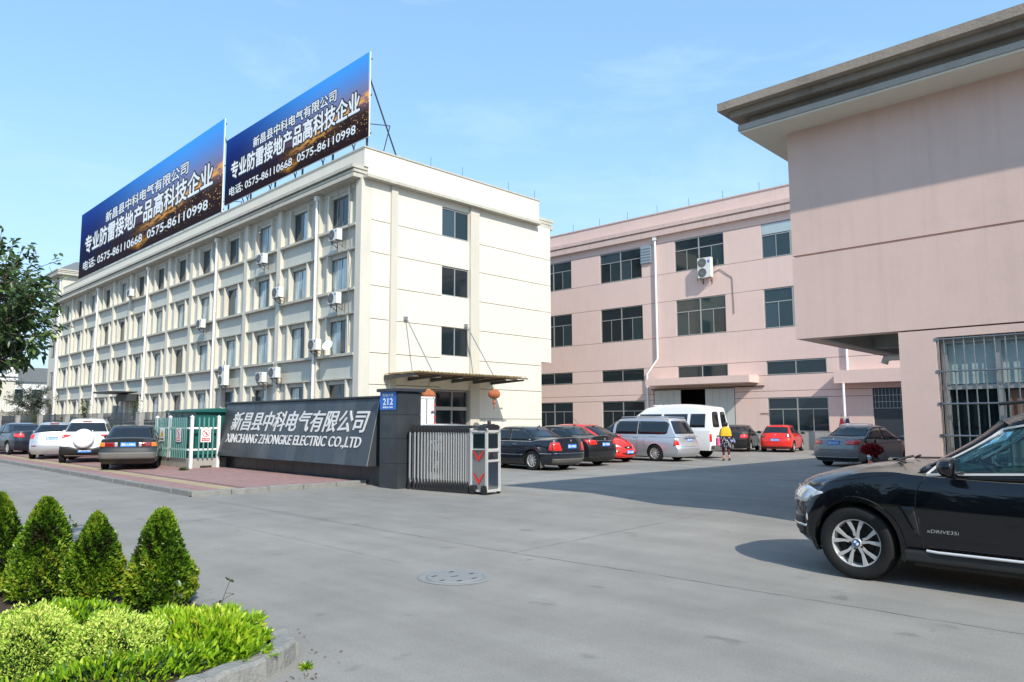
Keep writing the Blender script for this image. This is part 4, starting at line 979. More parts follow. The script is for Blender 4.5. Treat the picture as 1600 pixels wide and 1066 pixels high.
fen = thing('picket_enclosure', 'white post enclosure with pale teal pickets round the cabinet', 'picket fence', (10.2, 25.0, 0))
F_ = lambda name, mb, m: part(name, mb, m, fen, world=True)
for x, y, z0 in ((9.76,24.0,0),(10.66,24.0,0),(9.70,25.7,.4),(9.70,26.9,.3)):
    k = MB(); k.box(x-.045,x+.045,y-.045,y+.045,z0,1.76); k.add([(x-.06,y-.06,1.76),(x+.06,y-.06,1.76),(x+.06,y+.06,1.76),(x-.06,y+.06,1.76),(x,y,1.83)], [(0,1,4),(1,2,4),(2,3,4),(3,0,4)]); F_('post', k, M['white'])
for z in (.70, 1.40):
    k = MB(); k.box(9.82,10.60,23.985,24.015,z-.03,z+.03); F_('rail', k, M['white'])
    k = MB(); k.box(9.69,9.72,24.06,26.85,z-.03,z+.03); F_('rail', k, M['white'])
pk = MB(); pk.box(-.022,.022,-.012,.012,.42,1.72); pk.add([(-.022,-.012,1.72),(.022,-.012,1.72),(.022,.012,1.72),(-.022,.012,1.72),(0,0,1.76)], [(0,1,4),(1,2,4),(2,3,4),(3,0,4)])
pm_ = pk.mesh('picket', M['teal2'])
for i in range(4): link('picket', pm_, fen, (9.99+.155*i-10.2, 23.96-25.0, 0))
for i in range(18):
    if abs(i*.155-1.55) < .1: continue
    link('picket', pm_, fen, (9.66-10.2, 24.2+.155*i-25.0, 0), (0,0,math.pi/2))
def warn(x, y, xd, w, h, z, label, kind):
    t = thing('warning_sign', label, 'warning sign', (x, y, z), 0, 'signs on the picket enclosure')
    nx, ny = (-1, 0) if xd[0] == 0 else (0, -1)
    X_, Y_ = Vector(xd), Vector((0,0,1)); N = X_.cross(Y_)
    def rect(u0,u1,v0,v1,d,m_,nm):
        k = MB(); P=[X_*u+Y_*v+N*d for u,v in ((u0,v0),(u1,v0),(u1,v1),(u0,v1))]+[X_*u+Y_*v+N*(d-.004) for u,v in ((u0,v0),(u1,v0),(u1,v1),(u0,v1))]
        k.add([p[:] for p in P], [(0,1,2,3),(4,5,6,7),(0,1,5,4),(1,2,6,5),(2,3,7,6),(3,0,4,7)]); part(nm, k, m_, t)
    rect(-w/2,w/2,-h/2,h/2,0,M['letters'],'board')
    if kind == 'no':
        k = MB(); n = 28; r0, r1 = w*.30, w*.36
        V = []; F = []
        for i in range(n):
            a = 2*math.pi*i/n
            for r_ in (r0, r1): V.append((X_*r_*math.cos(a)+Y_*(r_*math.sin(a)+h*.14)+N*.004)[:])
        for i in range(n): F.append((2*i, 2*((i+1)%n), 2*((i+1)%n)+1, 2*i+1))
        k.add(V, F); a, b = Vector((-.22*w,.22*w)), Vector((.22*w,-.22*w))
        s = .03*w; k.add([(X_*u+Y_*(v+h*.14)+N*.004)[:] for u,v in ((a.x-s,a.y-s),(a.x+s,a.y+s),(b.x+s,b.y+s),(b.x-s,b.y-s))], [(0,1,2,3)]); part('prohibition_ring', k, M['red'], t, fix=False)
        k = MB(); k.add([(X_*u*w+Y_*(v*w+h*.14)+N*.003)[:] for u,v in ((-.05,-.18),(.0,-.02),(-.12,.0),(-.1,.05),(.02,.05),(.0,.12),(.06,.12),(.07,.03),(.14,-.04),(.11,-.08),(.05,-.03),(.08,-.18),(.03,-.18),(.02,-.10),(-.01,-.18))], [tuple(range(15))]); part('climbing_figure', k, M['black'], t, fix=False)
        rect(-w*.40,w*.40,-h*.42,-h*.20,.003,M['red'],'caption_band')
        O = X_*(-w*.33)+Y_*(-h*.37)+N*.004
        text_mesh('caption', '禁止攀登', M['letters'], t, O[:], xd, (0,0,1), w*.66, h*.12, .002, .01)
    else:
        k = MB(); k.add([(X_*u*w+Y_*(v*w+h*.12)+N*.004)[:] for u,v in ((-.36,-.3),(.36,-.3),(0,.34))], [(0,1,2)]); part('warning_triangle', k, M['yellow'], t, fix=False)
        k = MB(); k.add([(X_*u*w+Y_*(v*w+h*.12)+N*.006)[:] for u,v in ((.04,.2),(-.1,-.06),(.0,-.04),(-.04,-.22),(.12,.02),(.02,.0))], [(0,1,2,3,4,5)]); part('bolt_symbol', k, M['black'], t, fix=False)
        O = X_*(-w*.36)+Y_*(-h*.40)+N*.003
        text_mesh('caption', '有电危险', M['black'], t, O[:], xd, (0,0,1), w*.72, h*.14, .002, .01)
warn(10.21, 23.94, (1,0,0), .34, .46, 1.17, 'white no climbing sign with red band on the cabinet side facing the gate', 'no')
warn(9.63, 24.75, (0,-1,0), .40, .46, 1.17, 'white no climbing sign on the street side of the enclosure', 'no')
warn(9.63, 26.2, (0,-1,0), .40, .46, 1.17, 'white electric shock warning sign with yellow triangle', 'bolt')

# ================================================================ BOUNDARY FENCE
bf = thing('boundary_fence', 'dark steel picket fence between weathered concrete posts', 'fence', (11.2, 45, 0))
B_ = lambda name, mb, m: part(name, mb, m, bf, world=True)
posts = [27.3, 32.8, 38.35, 43.9, 49.4, 55.0, 60.5, 66.0, 71.5]
for y in posts:
    k = MB(); k.box(11.0, 11.42, y-.21, y+.21, 0, 1.98 if y > 30 else 2.0); k.box(10.99,11.43,y-.22,y+.22,1.98,2.02); B_('concrete_post', k, M['concrete'])
k = MB(); k.box(11.12, 11.3, 24.3, 72, 0, .42); B_('low_wall', k, M['concrete'])
pk = MB(); pk.box(-.011,.011,-.011,.011,.42,2.02); fpm = pk.mesh('picket', M['fencedark']); ip = MB()
for a, b in zip(posts[:-1], posts[1:]):
    for z in (.55, 1.68, 1.55):
        k = MB(); k.box(11.19,11.23,a+.21,b-.21,z-.02,z+.02); B_('rail', k, M['fencedark'])
    k = MB(); k.box(11.17,11.25,(a+b)/2-.04,(a+b)/2+.04,.42,2.06); B_('steel_post', k, M['fencedark'])
    n = 38
    for i in range(1, n):
        y = a+.21+(b-a-.42)*i/n
        if y < 49.4: link('picket', fpm, bf, (0, y-45, 0))
        else: ip.box(11.19,11.21,y-.011,y+.011,.42,2.02)
tag(B_('far_pickets', ip, M['fencedark']), kind='stuff')
k = MB()
for z in (.55, 1.6, 1.75): k.box(11.24,11.27,24.3,27.09,z-.02,z+.02)
B_('rail', k, M['fencedark'])
for i in range(18): link('picket', fpm, bf, (.05, 24.35+.15*i-45, 0))
# white picket fence and the buildings far down the street
wf = thing('white_picket_fence', 'tall white picket fence on a wall at the far end of the street', 'fence', (12, 92, 0))
k = MB(); k.box(10.5,20.7,92.2,92.4,0,2.7); part('base_wall', k, M['concrete'], wf, world=True)
pk = MB(); pk.box(-.035,.035,-.015,.015,2.7,3.85); pkm = pk.mesh('picket', M['white'])
for i in range(42): link('picket', pkm, wf, (-1.3+.24*i, .28, 0))
k = MB(); k.box(10.5,20.7,92.3,92.34,3.5,3.58); k.box(10.5,20.7,92.3,92.34,2.8,2.88); part('rail', k, M['white'], wf, world=True)
fh = thing('street_end_house', 'pale house with dark upper storey partly behind the left tree', 'house', (14, 104, 0))
k = MB(); k.box(6,20.5,104,116,0,6.6); part('wall', k, M['cream2'], fh, world=True)
k = MB(); k.box(5.8,20.7,103.8,116,6.6,6.9); k.box(5.8,20.7,103.8,116,7.1,7.4); part('roof_edge', k, M['white'], fh, world=True)
k = MB(); k.box(6,19.6,104.2,116,7.4,13.5); part('upper_wall', k, mat('slate_blue_wall', (0.10,0.13,0.17), .6, var=.2), fh, world=True)
k = MB(); k.box(19.6,20.4,104.1,116,7.4,13.5); part('white_pier', k, M['white'], fh, world=True)
for i in range(4):
    k = MB(); k.box(7+3.3*i,9+3.3*i,103.95,104.0,2,4.4); part('window', k, M['glass'], fh, world=True)
fh2 = thing('distant_white_building', 'distant white building with tiled roof behind the bare tree', 'building', (28, 125, 0))
k = MB(); k.box(21,34,125,135,0,7.5); part('wall', k, M['white'], fh2, world=True)
k = MB(); k.prism([(20.5,7.5),(34.5,7.5),(31,9.6),(24,9.6)], 'y', 124.6, 135.4); part('roof', k, M['slateroof'], fh2, world=True)
for i in range(5):
    k = MB(); k.box(22+2.4*i,23.3+2.4*i,124.95,125.0,1.0,3.0); part('window', k, M['glass'], fh2, world=True)
    k = MB(); k.box(22+2.4*i,23.3+2.4*i,124.95,125.0,4.4,6.4); part('window', k, M['glass'], fh2, world=True)
# ================================================================ CARS
def hermite(pts):
    """monotone cubic through (x, y) points"""
    xs = np.array([p[0] for p in pts], float); ys = np.array([p[1] for p in pts], float)
    o = np.argsort(xs); xs, ys = xs[o], ys[o]; h = np.diff(xs); d = np.diff(ys)/h; m = np.zeros(len(xs)); m[0], m[-1] = d[0], d[-1]
    for i in range(1, len(xs)-1): m[i] = 0 if d[i-1]*d[i] <= 0 else 2*d[i-1]*d[i]/(d[i-1]+d[i])
    def f(x):
        x = min(max(x, xs[0]), xs[-1]); i = min(max(int(np.searchsorted(xs, x))-1, 0), len(h)-1); t = (x-xs[i])/h[i]
        return ((2*t**3-3*t**2+1)*ys[i] + (t**3-2*t**2+t)*h[i]*m[i] + (-2*t**3+3*t**2)*ys[i+1] + (t**3-t**2)*h[i]*m[i+1])
    return f

class Body:
    """x forward, y left, z up, origin on the ground under the centre of the wheelbase"""
    def __init__(s, q):
        s.q = q; W = q['W']/2; s.W = W
        s.T = hermite(q['deck']); s.z0 = q.get('z0', .2); s.xf = hermite(q['nose']); s.xr = hermite(q['tail'])   # nose/tail: (c, x)
        s.sec = hermite(q.get('sec', [(0,.90),(.12,.965),(.35,.995),(.55,1.0),(.8,.985),(1,.94)]))
        s.pe = q.get('plan', .13); s.rf = q.get('roundf', .26); s.rr = q.get('roundr', .16); s.drop = q.get('drop', .05); s.crown = q.get('crown', .04)
        s.gr = q['green']  # xbr, xtr, xtf, xbf, zb, H, wt
    def low(s, a, b, c):
        xr, xf = s.xr(c), s.xf(c); x = xr + (xf-xr)*a
        ef = max(0, (a-.8)/.2); er = max(0, (.15-a)/.15); ab = abs(b)
        x2 = x - s.rf*ab**3.2*ef**1.5 + s.rr*ab**4*er**1.5
        w = s.W*(1 - s.pe*max(0,(a-.72)/.28)**2.2*.9 - s.pe*.55*max(0,(.25-a)/.25)**2.2)*s.sec(c)
        T = s.T(x) + s.crown*(1-ab**2) - s.drop*ab**6
        return (x2, b*w, s.z0 + (T - s.z0)*c)
    def up(s, a, b, c):
        g = s.gr; cb = g.get('curve', .35)
        k = c + cb*c*(1-c)*.5
        xr = g['xbr'] + (g['xtr']-g['xbr'])*(c + g.get('rc', cb)*c*(1-c)); xf = g['xbf'] + (g['xtf']-g['xbf'])*(c + 0*k - g.get('fc', .12)*c*(1-c))
        x = xr + (xf-xr)*a; ab = abs(b); ef = max(0,(a-.8)/.2); er = max(0,(.2-a)/.2)
        x2 = x - g.get('pf',.20)*ab**2.6*ef + g.get('pr',.12)*ab**3*er
        wb, wt = s.W*g.get('wb', .93), g['wt']; w = (wb + (wt-wb)*c**1.15)*(1-.05*ef**2-.06*er**2)
        H = g['H'] - g.get('dip', .05)*abs(2*a-1)**g.get('de', 2.2) + g.get('tilt',0)*(a-.5) - g.get('rd', .05)*ab**5
        return (x2, b*w, g['zb'] + (H-g['zb'])*c)
    def grid(s, fn, na, nb, nc, mb, faces='all'):
        idx = {}; V = []
        def vid(i, j, k):
            if (i,j,k) not in idx:
                idx[(i,j,k)] = len(V); V.append(fn(s.A(i/na), -1+2*s.B(j/nb), k/nc))
            return idx[(i,j,k)]
        F = []
        for i in range(na):
            for j in range(nb):
                F.append((vid(i,j,0),vid(i,j+1,0),vid(i+1,j+1,0),vid(i+1,j,0))); F.append((vid(i,j,nc),vid(i+1,j,nc),vid(i+1,j+1,nc),vid(i,j+1,nc)))
        for i in range(na):
            for k in range(nc):
                F.append((vid(i,0,k),vid(i+1,0,k),vid(i+1,0,k+1),vid(i,0,k+1))); F.append((vid(i,nb,k),vid(i,nb,k+1),vid(i+1,nb,k+1),vid(i+1,nb,k)))
        for j in range(nb):
            for k in range(nc):
                F.append((vid(0,j,k),vid(0,j,k+1),vid(0,j+1,k+1),vid(0,j+1,k))); F.append((vid(na,j,k),vid(na,j+1,k),vid(na,j+1,k+1),vid(na,j,k+1)))
        mb.add(V, F, True)
    A = staticmethod(lambda t: t - .05*math.sin(2*math.pi*t)*1.2)        # denser near the ends
    B = staticmethod(lambda t: t - .06*math.sin(2*math.pi*t))
    # ---- point finders on the skin
    def side(s, x, z, sg=1):
        T = s.T(x) - s.drop; c = min(1, max(0, (z-s.z0)/(T-s.z0))); xr, xf = s.xr(c), s.xf(c)
        a = min(1, max(0, (x-xr)/(xf-xr)))
        for _ in range(6):
            p = s.low(a, sg, c); a = min(1, max(0, a + (x-p[0])/(xf-xr))); c = min(1, max(0, c + (z-p[2])/(T-s.z0)))
        return Vector(s.low(a, sg, c))
    def gside(s, x, z, sg=1):
        g = s.gr; c = (z-g['zb'])/(g['H']-g['zb']); a = .5
        for _ in range(14):
            p = s.up(a, sg, c); a = min(1, max(0, a + .9*(x-p[0])/(g['xbf']-g['xbr']))); c = min(1, max(0, c + .9*(z-p[2])/(g['H']-g['zb'])))
        return Vector(s.up(a, sg, c))
    def end(s, y, z, front):
        a = 1 if front else 0; c = .5; b = y/s.W
        for _ in range(12):
            p = s.low(a, b, c); b = min(1, max(-1, b + .9*(y-p[1])/s.W)); c = min(1, max(0, c + .9*(z-p[2])/(s.T(p[0])-s.z0)))
        return Vector(s.low(a, b, c))
    def gend(s, y, z, front):
        a = 1 if front else 0; g = s.gr; c = .5; b = y/s.W
        for _ in range(12):
            p = s.up(a, b, c); b = min(1, max(-1, b + .9*(y-p[1])/s.W)); c = min(1, max(0, c + .9*(z-p[2])/(g['H']-g['zb'])))
        return Vector(s.up(a, b, c))

def resample(P, n):
    P = [Vector((p[0], p[1])) for p in P]; d = [0]
    for a, b in zip(P[:-1], P[1:]): d.append(d[-1] + (b-a).length)
    out = []
    for i in range(n+1):
        t = d[-1]*i/n; j = 0
        while j < len(d)-2 and d[j+1] < t: j += 1
        f = 0 if d[j+1] == d[j] else (t-d[j])/(d[j+1]-d[j]); out.append(P[j].lerp(P[j+1], f))
    return out
def ribbon(mb, fn, bot, top, n=10, m=4, off=.004, thick=.012, cen=None):
    """panel between two polylines drawn in skin coordinates, laid on the skin and given thickness"""
    b, t = resample(bot, n), resample(top, n); V = []; N = []
    for j in range(m+1):
        for i in range(n+1):
            p = b[i].lerp(t[i], j/m); V.append(fn(p.x, p.y))
    W_ = n+1
    for j in range(m+1):
        for i in range(W_):
            dx = V[j*W_+min(i+1, n)] - V[j*W_+max(i-1, 0)]; dz = V[min(j+1, m)*W_+i] - V[max(j-1, 0)*W_+i]
            q = dx.cross(dz); q = q.normalized() if q.length > 1e-9 else Vector((0,0,1))
            c = Vector(cen) if cen is not None else Vector((V[j*W_+i].x*.3, 0, .7))
            if q.dot(V[j*W_+i]-c) < 0: q = -q
            N.append(q)
    O = [v + q*off for v, q in zip(V, N)]; I = [v - q*thick for v, q in zip(V, N)]
    F = [(j*W_+i, j*W_+i+1, (j+1)*W_+i+1, (j+1)*W_+i) for j in range(m) for i in range(n)]
    K = len(O); F2 = [tuple(K+x for x in f[::-1]) for f in F]
    ring = list(range(W_)) + [j*W_+n for j in range(1, m+1)] + [m*W_+i for i in range(n-1, -1, -1)] + [j*W_ for j in range(m-1, 0, -1)]
    F3 = [(ring[i], ring[(i+1) % len(ring)], K+ring[(i+1) % len(ring)], K+ring[i]) for i in range(len(ring))]
    k0 = len(mb.v); mb.add([v[:] for v in O+I], F, True); 
    for f in F2+F3: mb.f.append(tuple(k0+i for i in f)); mb.mi.append(mb.cur); mb.sm.append(False)
def line_on(mb, fn, pts, w=.006, off=.003, n=16):
    P = resample(pts, n); Q = [fn(p.x, p.y) for p in P]
    for a, b in zip(Q[:-1], Q[1:]): 
        if (b-a).length > 1e-4: mb.bar(a, b, w, w)

WHEELS = {}
def wheel_meshes(r, w, rim, spokes, style):
    key = (r, w, rim, spokes, style)
    if key in WHEELS: return WHEELS[key]
    h = w/2
    t = MB(); t.lathe([(rim*.97,-h*.82),(rim,-h*.92),(r*.90,-h*1.0),(r*.965,-h*.90),(r*.995,-h*.70),(r,-h*.3),(r,0),(r,h*.3),(r*.995,h*.70),(r*.965,h*.90),(r*.90,h*1.0),(rim,h*.92),(rim*.97,h*.82),(rim*.97,-h*.82)], axis='y', n=48)
    for q in range(5):   # tread grooves
        yy = -h*.62 + h*.31*q; t.lathe([(r-.001,yy-.006),(r+.003,yy-.012),(r+.003,yy+.012-.024),(r-.001,yy)], axis='y', n=32)
    tyre = t.mesh('tyre', M['tyre'])
    k = MB(); k.lathe([(rim*.98,h*.84),(rim*.955,h*.86),(rim*.92,h*.70),(rim*.90,h*.3),(rim*.90,-h*.8)], axis='y', n=40)   # outer side is +y
    k.cur = 1; k.lathe([(0,-h*.05),(rim*.88,-h*.05)], axis='y', n=32, smooth=False); k.lathe([(rim*.55,h*.1),(rim*.58,h*.1),(rim*.58,-h*.04)], axis='y', n=28); k.cur = 0
    yo = h*.66
    def spoke(a, w0, w1, r0, r1, y0, y1, th=.02):
        ca, sa = math.cos(a), math.sin(a); V = []
        for (rr_, ww, yy) in ((r0, w0, y0), ((r0+r1)/2, (w0*.45+w1*.55), (y0+y1)/2+.006), (r1, w1, y1)):
            for sgn in (-1, 1): V.append((rr_*ca - sgn*ww*sa, yy, rr_*sa + sgn*ww*ca))
            for sgn in (1, -1): V.append((rr_*ca - sgn*ww*.8*sa, yy-th, rr_*sa + sgn*ww*.8*ca))
        F = []
        for i in range(2):
            for j in range(4): F.append((i*4+j, i*4+(j+1) % 4, (i+1)*4+(j+1) % 4, (i+1)*4+j))
        F.append((0,1,2,3)[::-1]); F.append((8,9,10,11)); k.add(V, F, False)
    for i in range(spokes):
        a = 2*math.pi*i/spokes + .3
        if style == 'twin':
            for d in (-1, 1):
                p0 = (rim*.15*math.cos(a+d*.25), rim*.15*math.sin(a+d*.25)); pm_ = (rim*.48*math.cos(a+d*.17), rim*.48*math.sin(a+d*.17)); p1 = (rim*.94*math.cos(a+d*.29), rim*.94*math.sin(a+d*.29))
                for (q0, q1, w0, w1, y0, y1) in ((p0, pm_, rim*.060, rim*.050, yo, yo+.006), (pm_, p1, rim*.050, rim*.088, yo+.006, h*.80)):
                    dx, dz = q1[0]-q0[0], q1[1]-q0[1]; L_s = math.hypot(dx, dz); nx_, nz_ = -dz/L_s, dx/L_s
                    V = [(q0[0]+nx_*w0, y0, q0[1]+nz_*w0), (q0[0]-nx_*w0, y0, q0[1]-nz_*w0), (q1[0]-nx_*w1, y1, q1[1]-nz_*w1), (q1[0]+nx_*w1, y1, q1[1]+nz_*w1)]
                    V2 = [(x*1, y-.022, z*1) for x, y, z in V]; k.add(V+V2, [(0,1,2,3),(7,6,5,4),(0,4,5,1),(1,5,6,2),(2,6,7,3),(3,7,4,0)], False)
        elif style == 'steel': spoke(a, rim*.16, rim*.19, rim*.1, rim*.9, yo*.5, yo*.4)
        else: spoke(a, rim*.075, rim*.095, rim*.12, rim*.94, yo, h*.80)
    k.lathe([(0,yo+.012),(rim*.13,yo+.010),(rim*.19,yo+.002),(rim*.22,yo-.02)], axis='y', n=24)
    for i in range(5):
        a = 2*math.pi*i/5; k.cur = 1; k.lathe([(0,yo+.006),(.011,yo+.005),(.012,yo-.01)], (rim*.255*math.cos(a),0,rim*.255*math.sin(a)), 'y', 8); k.cur = 0
    rimm = k.mesh('rim', [M['alloy'] if style != 'steel' else M['steelrim'], M['black']])
    WHEELS[key] = (tyre, rimm); return WHEELS[key]

def place2(f, sgs=(1,-1)):
    for sg in sgs: f(sg)

def plate(t, origin, xd, txt, w=.44, h=.14):
    X_ = Vector(xd); N = X_.cross(Vector((0,0,1))); o = Vector(origin)
    k = MB(); P = [o + X_*u + Vector((0,0,v)) + N*d for d in (0,.008) for u,v in ((-w/2,-h/2),(w/2,-h/2),(w/2,h/2),(-w/2,h/2))]
    k.add([p[:] for p in P], [(0,3,2,1),(4,5,6,7),(0,1,5,4),(1,2,6,5),(2,3,7,6),(3,0,4,7)]); pp = part('licence_plate', k, M['plateblue'], t)
    q = o - X_*w*.45 + Vector((0,0,-h*.32)) + N*.0085
    text_mesh('plate_number', txt, M['letters'], pp, q[:], xd, (0,0,1), w*.9, h*.64, .002, .02)
M['plateblue'] = mat('licence_plate_blue', (0.03, 0.20, 0.62), .35)

def make_car(name, q, label, cat, loc, rz, group):
    """loc = point on the ground under the rear axle centre"""
    B = Body(q); wb = q['wb']; h = R(rz)
    c = Vector(loc) + Vector((math.cos(h), math.sin(h), 0))*wb/2
    t = thing(name, label, cat, (c.x, c.y, loc[2] + q.get('lift', 0)), h, group); pm = M[q['paint']]
    rt, rim = q.get('rt', .32), q.get('rim', .20); tw = q.get('tw', .205)
    # lower body with wheel arches cut out
    k = MB(); na, nb, nc = q.get('res', (44, 12, 10)); B.grid(B.low, na, nb, nc, k)
    me = k.mesh('body', [pm, M['trim']]); bo = link('body', me, t)
    cut = MB(); cut.cur = 1; rc = rt + q.get('gap', .05)
    for x in (-wb/2, wb/2):
        for sg in (1, -1):
            y0, y1 = sorted((sg*(B.W-.30), sg*(B.W+.3))); prof = [(0,y0),(rc,y0),(rc,y1),(0,y1)]
            cut.lathe(prof, (x, 0, rt+.005), 'y', 36, False)
    cme = cut.mesh('cut', [pm, M['trim']]); bm = bmesh.new(); bm.from_mesh(cme); bmesh.ops.remove_doubles(bm, verts=bm.verts[:], dist=1e-5); bmesh.ops.recalc_face_normals(bm, faces=bm.faces[:]); bm.to_mesh(cme); bm.free()
    co = bpy.data.objects.new('cut', cme); COL.objects.link(co)
    bo.parent = None; md = bo.modifiers.new('b', 'BOOLEAN'); md.operation = 'DIFFERENCE'; md.object = co; md.solver = 'EXACT'
    bpy.context.view_layer.update()
    nm = bpy.data.meshes.new_from_object(bo.evaluated_get(bpy.context.evaluated_depsgraph_get())); nm.name = 'body'
    bo.modifiers.clear(); bo.data = nm; bo.parent = t; bpy.data.objects.remove(co)
    nm.set_sharp_from_angle(angle=R(32))
    # greenhouse
    if not q.get('open'):
        k = MB(); B.grid(B.up, 22, 10, 7, k); g = link('cabin', k.mesh('cabin', pm), t)
        g.data.set_sharp_from_angle(angle=R(40))
    # glazing
    def sidepoly(name_, bot, top, m_, off, sgs=(1,-1), n=12, mm=4, fn=None, th=.01):
        for sg in sgs:
            k = MB(); ribbon(k, (lambda x, z: (fn or B.gside)(x, z, sg)), bot, top, n, mm, off, th); part(name_, k, m_, t)
    gm = M['cglassclear'] if q.get('open') else M['cglass']
    if q.get('surround'): sidepoly('window_surround', q['surround'][0], q['surround'][1], M['trim'], .004)
    for bot, top in q['sidewin']: sidepoly('side_window', bot, top, gm, .007)
    if q.get('chrome'):
        for sg in (1, -1):
            k = MB(); line_on(k, lambda x, z: B.gside(x, z, sg) + Vector((0, sg*.008, 0)), q['chrome'], q.get('chw', .014), n=30); part('window_trim', k, M['trimbright'], t)
    g = B.gr
    if q.get('rearwin'):
        y0, y1, z0, z1 = q['rearwin']
        k = MB(); ribbon(k, lambda y, z: B.gend(y, z, False), [(-y0,z0),(y0,z0)], [(-y1,z1),(y1,z1)], 12, 6, .006, .01, cen=(0,0,.9)); part('rear_window', k, gm, t)
    y0, y1, z0, z1 = q['screen']
    k = MB(); ribbon(k, lambda y, z: B.gend(y, z, True), [(-y0,z0),(y0,z0)], [(-y1,z1),(y1,z1)], 12, 6, .006, .01, cen=(0,0,.9)); part('windscreen', k, gm, t)
    # lamps: list of (name, material, [end-face quad (y,z) bottom/top], [side quad (x,z)])
    for nm_, m_, front, eb, et, sb, st in q['lamps']:
        for sg in (1, -1):
            k = MB()
            if eb: ribbon(k, lambda y, z: B.end(y, z, front), [(sg*y, z) for y, z in eb], [(sg*y, z) for y, z in et], 8, 4, .008, .01)
            if sb: ribbon(k, lambda x, z: B.side(x, z, sg), sb, st, 6, 4, .008, .01)
            part(nm_, k, M[m_], t)
    for nm_, m_, front, eb, et, off in q.get('endpanels', []):
        k = MB(); ribbon(k, lambda y, z: B.end(y, z, front), eb, et, 12, 4, off, .012); part(nm_, k, M[m_], t)
    for nm_, m_, sb, st, off in q.get('sidepanels', []):
        for sg in (1, -1):
            k = MB(); ribbon(k, lambda x, z: B.side(x, z, sg), sb, st, 20, 4, off, .012); part(nm_, k, M[m_], t)
    # shut lines
    k = MB()
    for sg in (1, -1):
        for ln in q.get('seams', []): line_on(k, lambda x, z: B.side(x, z, sg), ln, .007, n=14)
    for ln in q.get('rseams', []): line_on(k, lambda y, z: B.end(y, z, False), ln, .007, n=14)
    for ln in q.get('fseams', []): line_on(k, lambda y, z: B.end(y, z, True), ln, .007, n=14)
    if k.v: tag(part('shut_lines', k, M['black'], t), kind='stuff')
    for x, z in q.get('handles', []):
        for sg in (1, -1):
            p = B.side(x, z, sg); k = MB(); k.rbox(x-.085, x+.085, p.y+sg*.004, p.y+sg*.034, z-.013, z+.013, .01); part('door_handle', k, M[q.get('handle', 'chrome')] if q.get('handle') != 'paint' else pm, t)
    # mirrors
    mx_, mz = q['mirror']
    for sg in (1, -1):
        p = B.gside(mx_-.06, mz, sg); k = MB(); k.bar(p, (mx_-.02, p.y+sg*.11, mz+.02), .05, .03); part('mirror_arm', k, M['trim'], t)
        k = MB(); V = []; n_ = 10
        s_ = q.get('msize', 1)
        k.lathe([(0,.075*s_),(.045*s_,.065*s_),(.075*s_,.03*s_),(.085*s_,-.02*s_),(.080*s_,-.045*s_),(0,-.045*s_)], (0,0,0), 'x', 16)
        k.v = [(x+mx_, y*1.35+p.y+sg*.19*s_, z*.95+mz+.055) for x,y,z in k.v]; part('mirror_shell', k, M['trim'] if q.get('blackmirror') else pm, t)
    # wheels
    ty, ri = wheel_meshes(rt, tw, rim, q.get('spokes', 10), q.get('wstyle', 'plain'))
    for x in (-wb/2, wb/2):
        for sg in (1, -1):
            wheel = bpy.data.objects.new('wheel', ty); COL.objects.link(wheel); wheel.parent = t
            wheel.location = (x, sg*(B.W - tw/2 - q.get('inset', .015)), rt - q.get('lift', 0)); wheel.rotation_euler = (0, rw.uniform(0, 1.2) if q.get('spin', 1) else 0, 0 if sg > 0 else math.pi)
            link('rim', ri, wheel)
            if q.get('roundel'): q['roundel'](wheel, rim, tw)
    # underbody, exhaust
    k = MB(); k.rbox(-wb/2+.5, wb/2-.5, -B.W+.12, B.W-.12, B.z0-.05, B.z0+.08, .03); k.rbox(B.xr(0)+.15, -wb/2-.3, -B.W+.35, B.W-.35, B.z0-.03, B.z0+.1, .03)
    k.bar((-wb/2,-B.W+.2,rt),(-wb/2,B.W-.2,rt),.08); part('underbody', k, M['trim'], t)
    if q.get('exhaust') is not None:
        k = MB(); y = q['exhaust']; k.tube([(B.xr(0)+.3,y,B.z0+.0),(B.xr(0)+.03,y,B.z0-.0)], .03, 10, cap=False); k.tube([(B.xr(0)+.28,y,B.z0),(B.xr(0)+.05,y,B.z0)], .026, 10); part('exhaust', k, M['galv'], t)
    if q.get('rearplate'):
        z, tx = q['rearplate']; p = B.end(0, z, False); plate(t, (p.x-.012, 0, z), (0,-1,0), tx)
    if q.get('frontplate'):
        z, tx = q['frontplate']; p = B.end(0, z, True); plate(t, (p.x+.012, 0, z), (0,1,0), tx)
    if q.get('badge'):
        z = q['badge']; p = B.end(0, z, False); k = MB(); k.lathe([(0,.012),(.032,.010),(.038,0)], (0,0,0), 'x', 16); k.v = [(p.x-.004-x*1.2, y, zz+z) for x,y,zz in k.v]; part('badge', k, M['chrome'], t)
    if q.get('antenna'):
        x, z = q['antenna']; k = MB(); k.add([(x-.07,-.018,z-.01),(x+.07,-.018,z-.01),(x+.07,.018,z-.01),(x-.07,.018,z-.01),(x-.06,0,z+.06)], [(0,1,4),(1,2,4),(2,3,4),(3,0,4)]); part('roof_antenna', k, M['trim'], t)
    for extra in q.get('extra', []): extra(t, B, q)
    return t, B

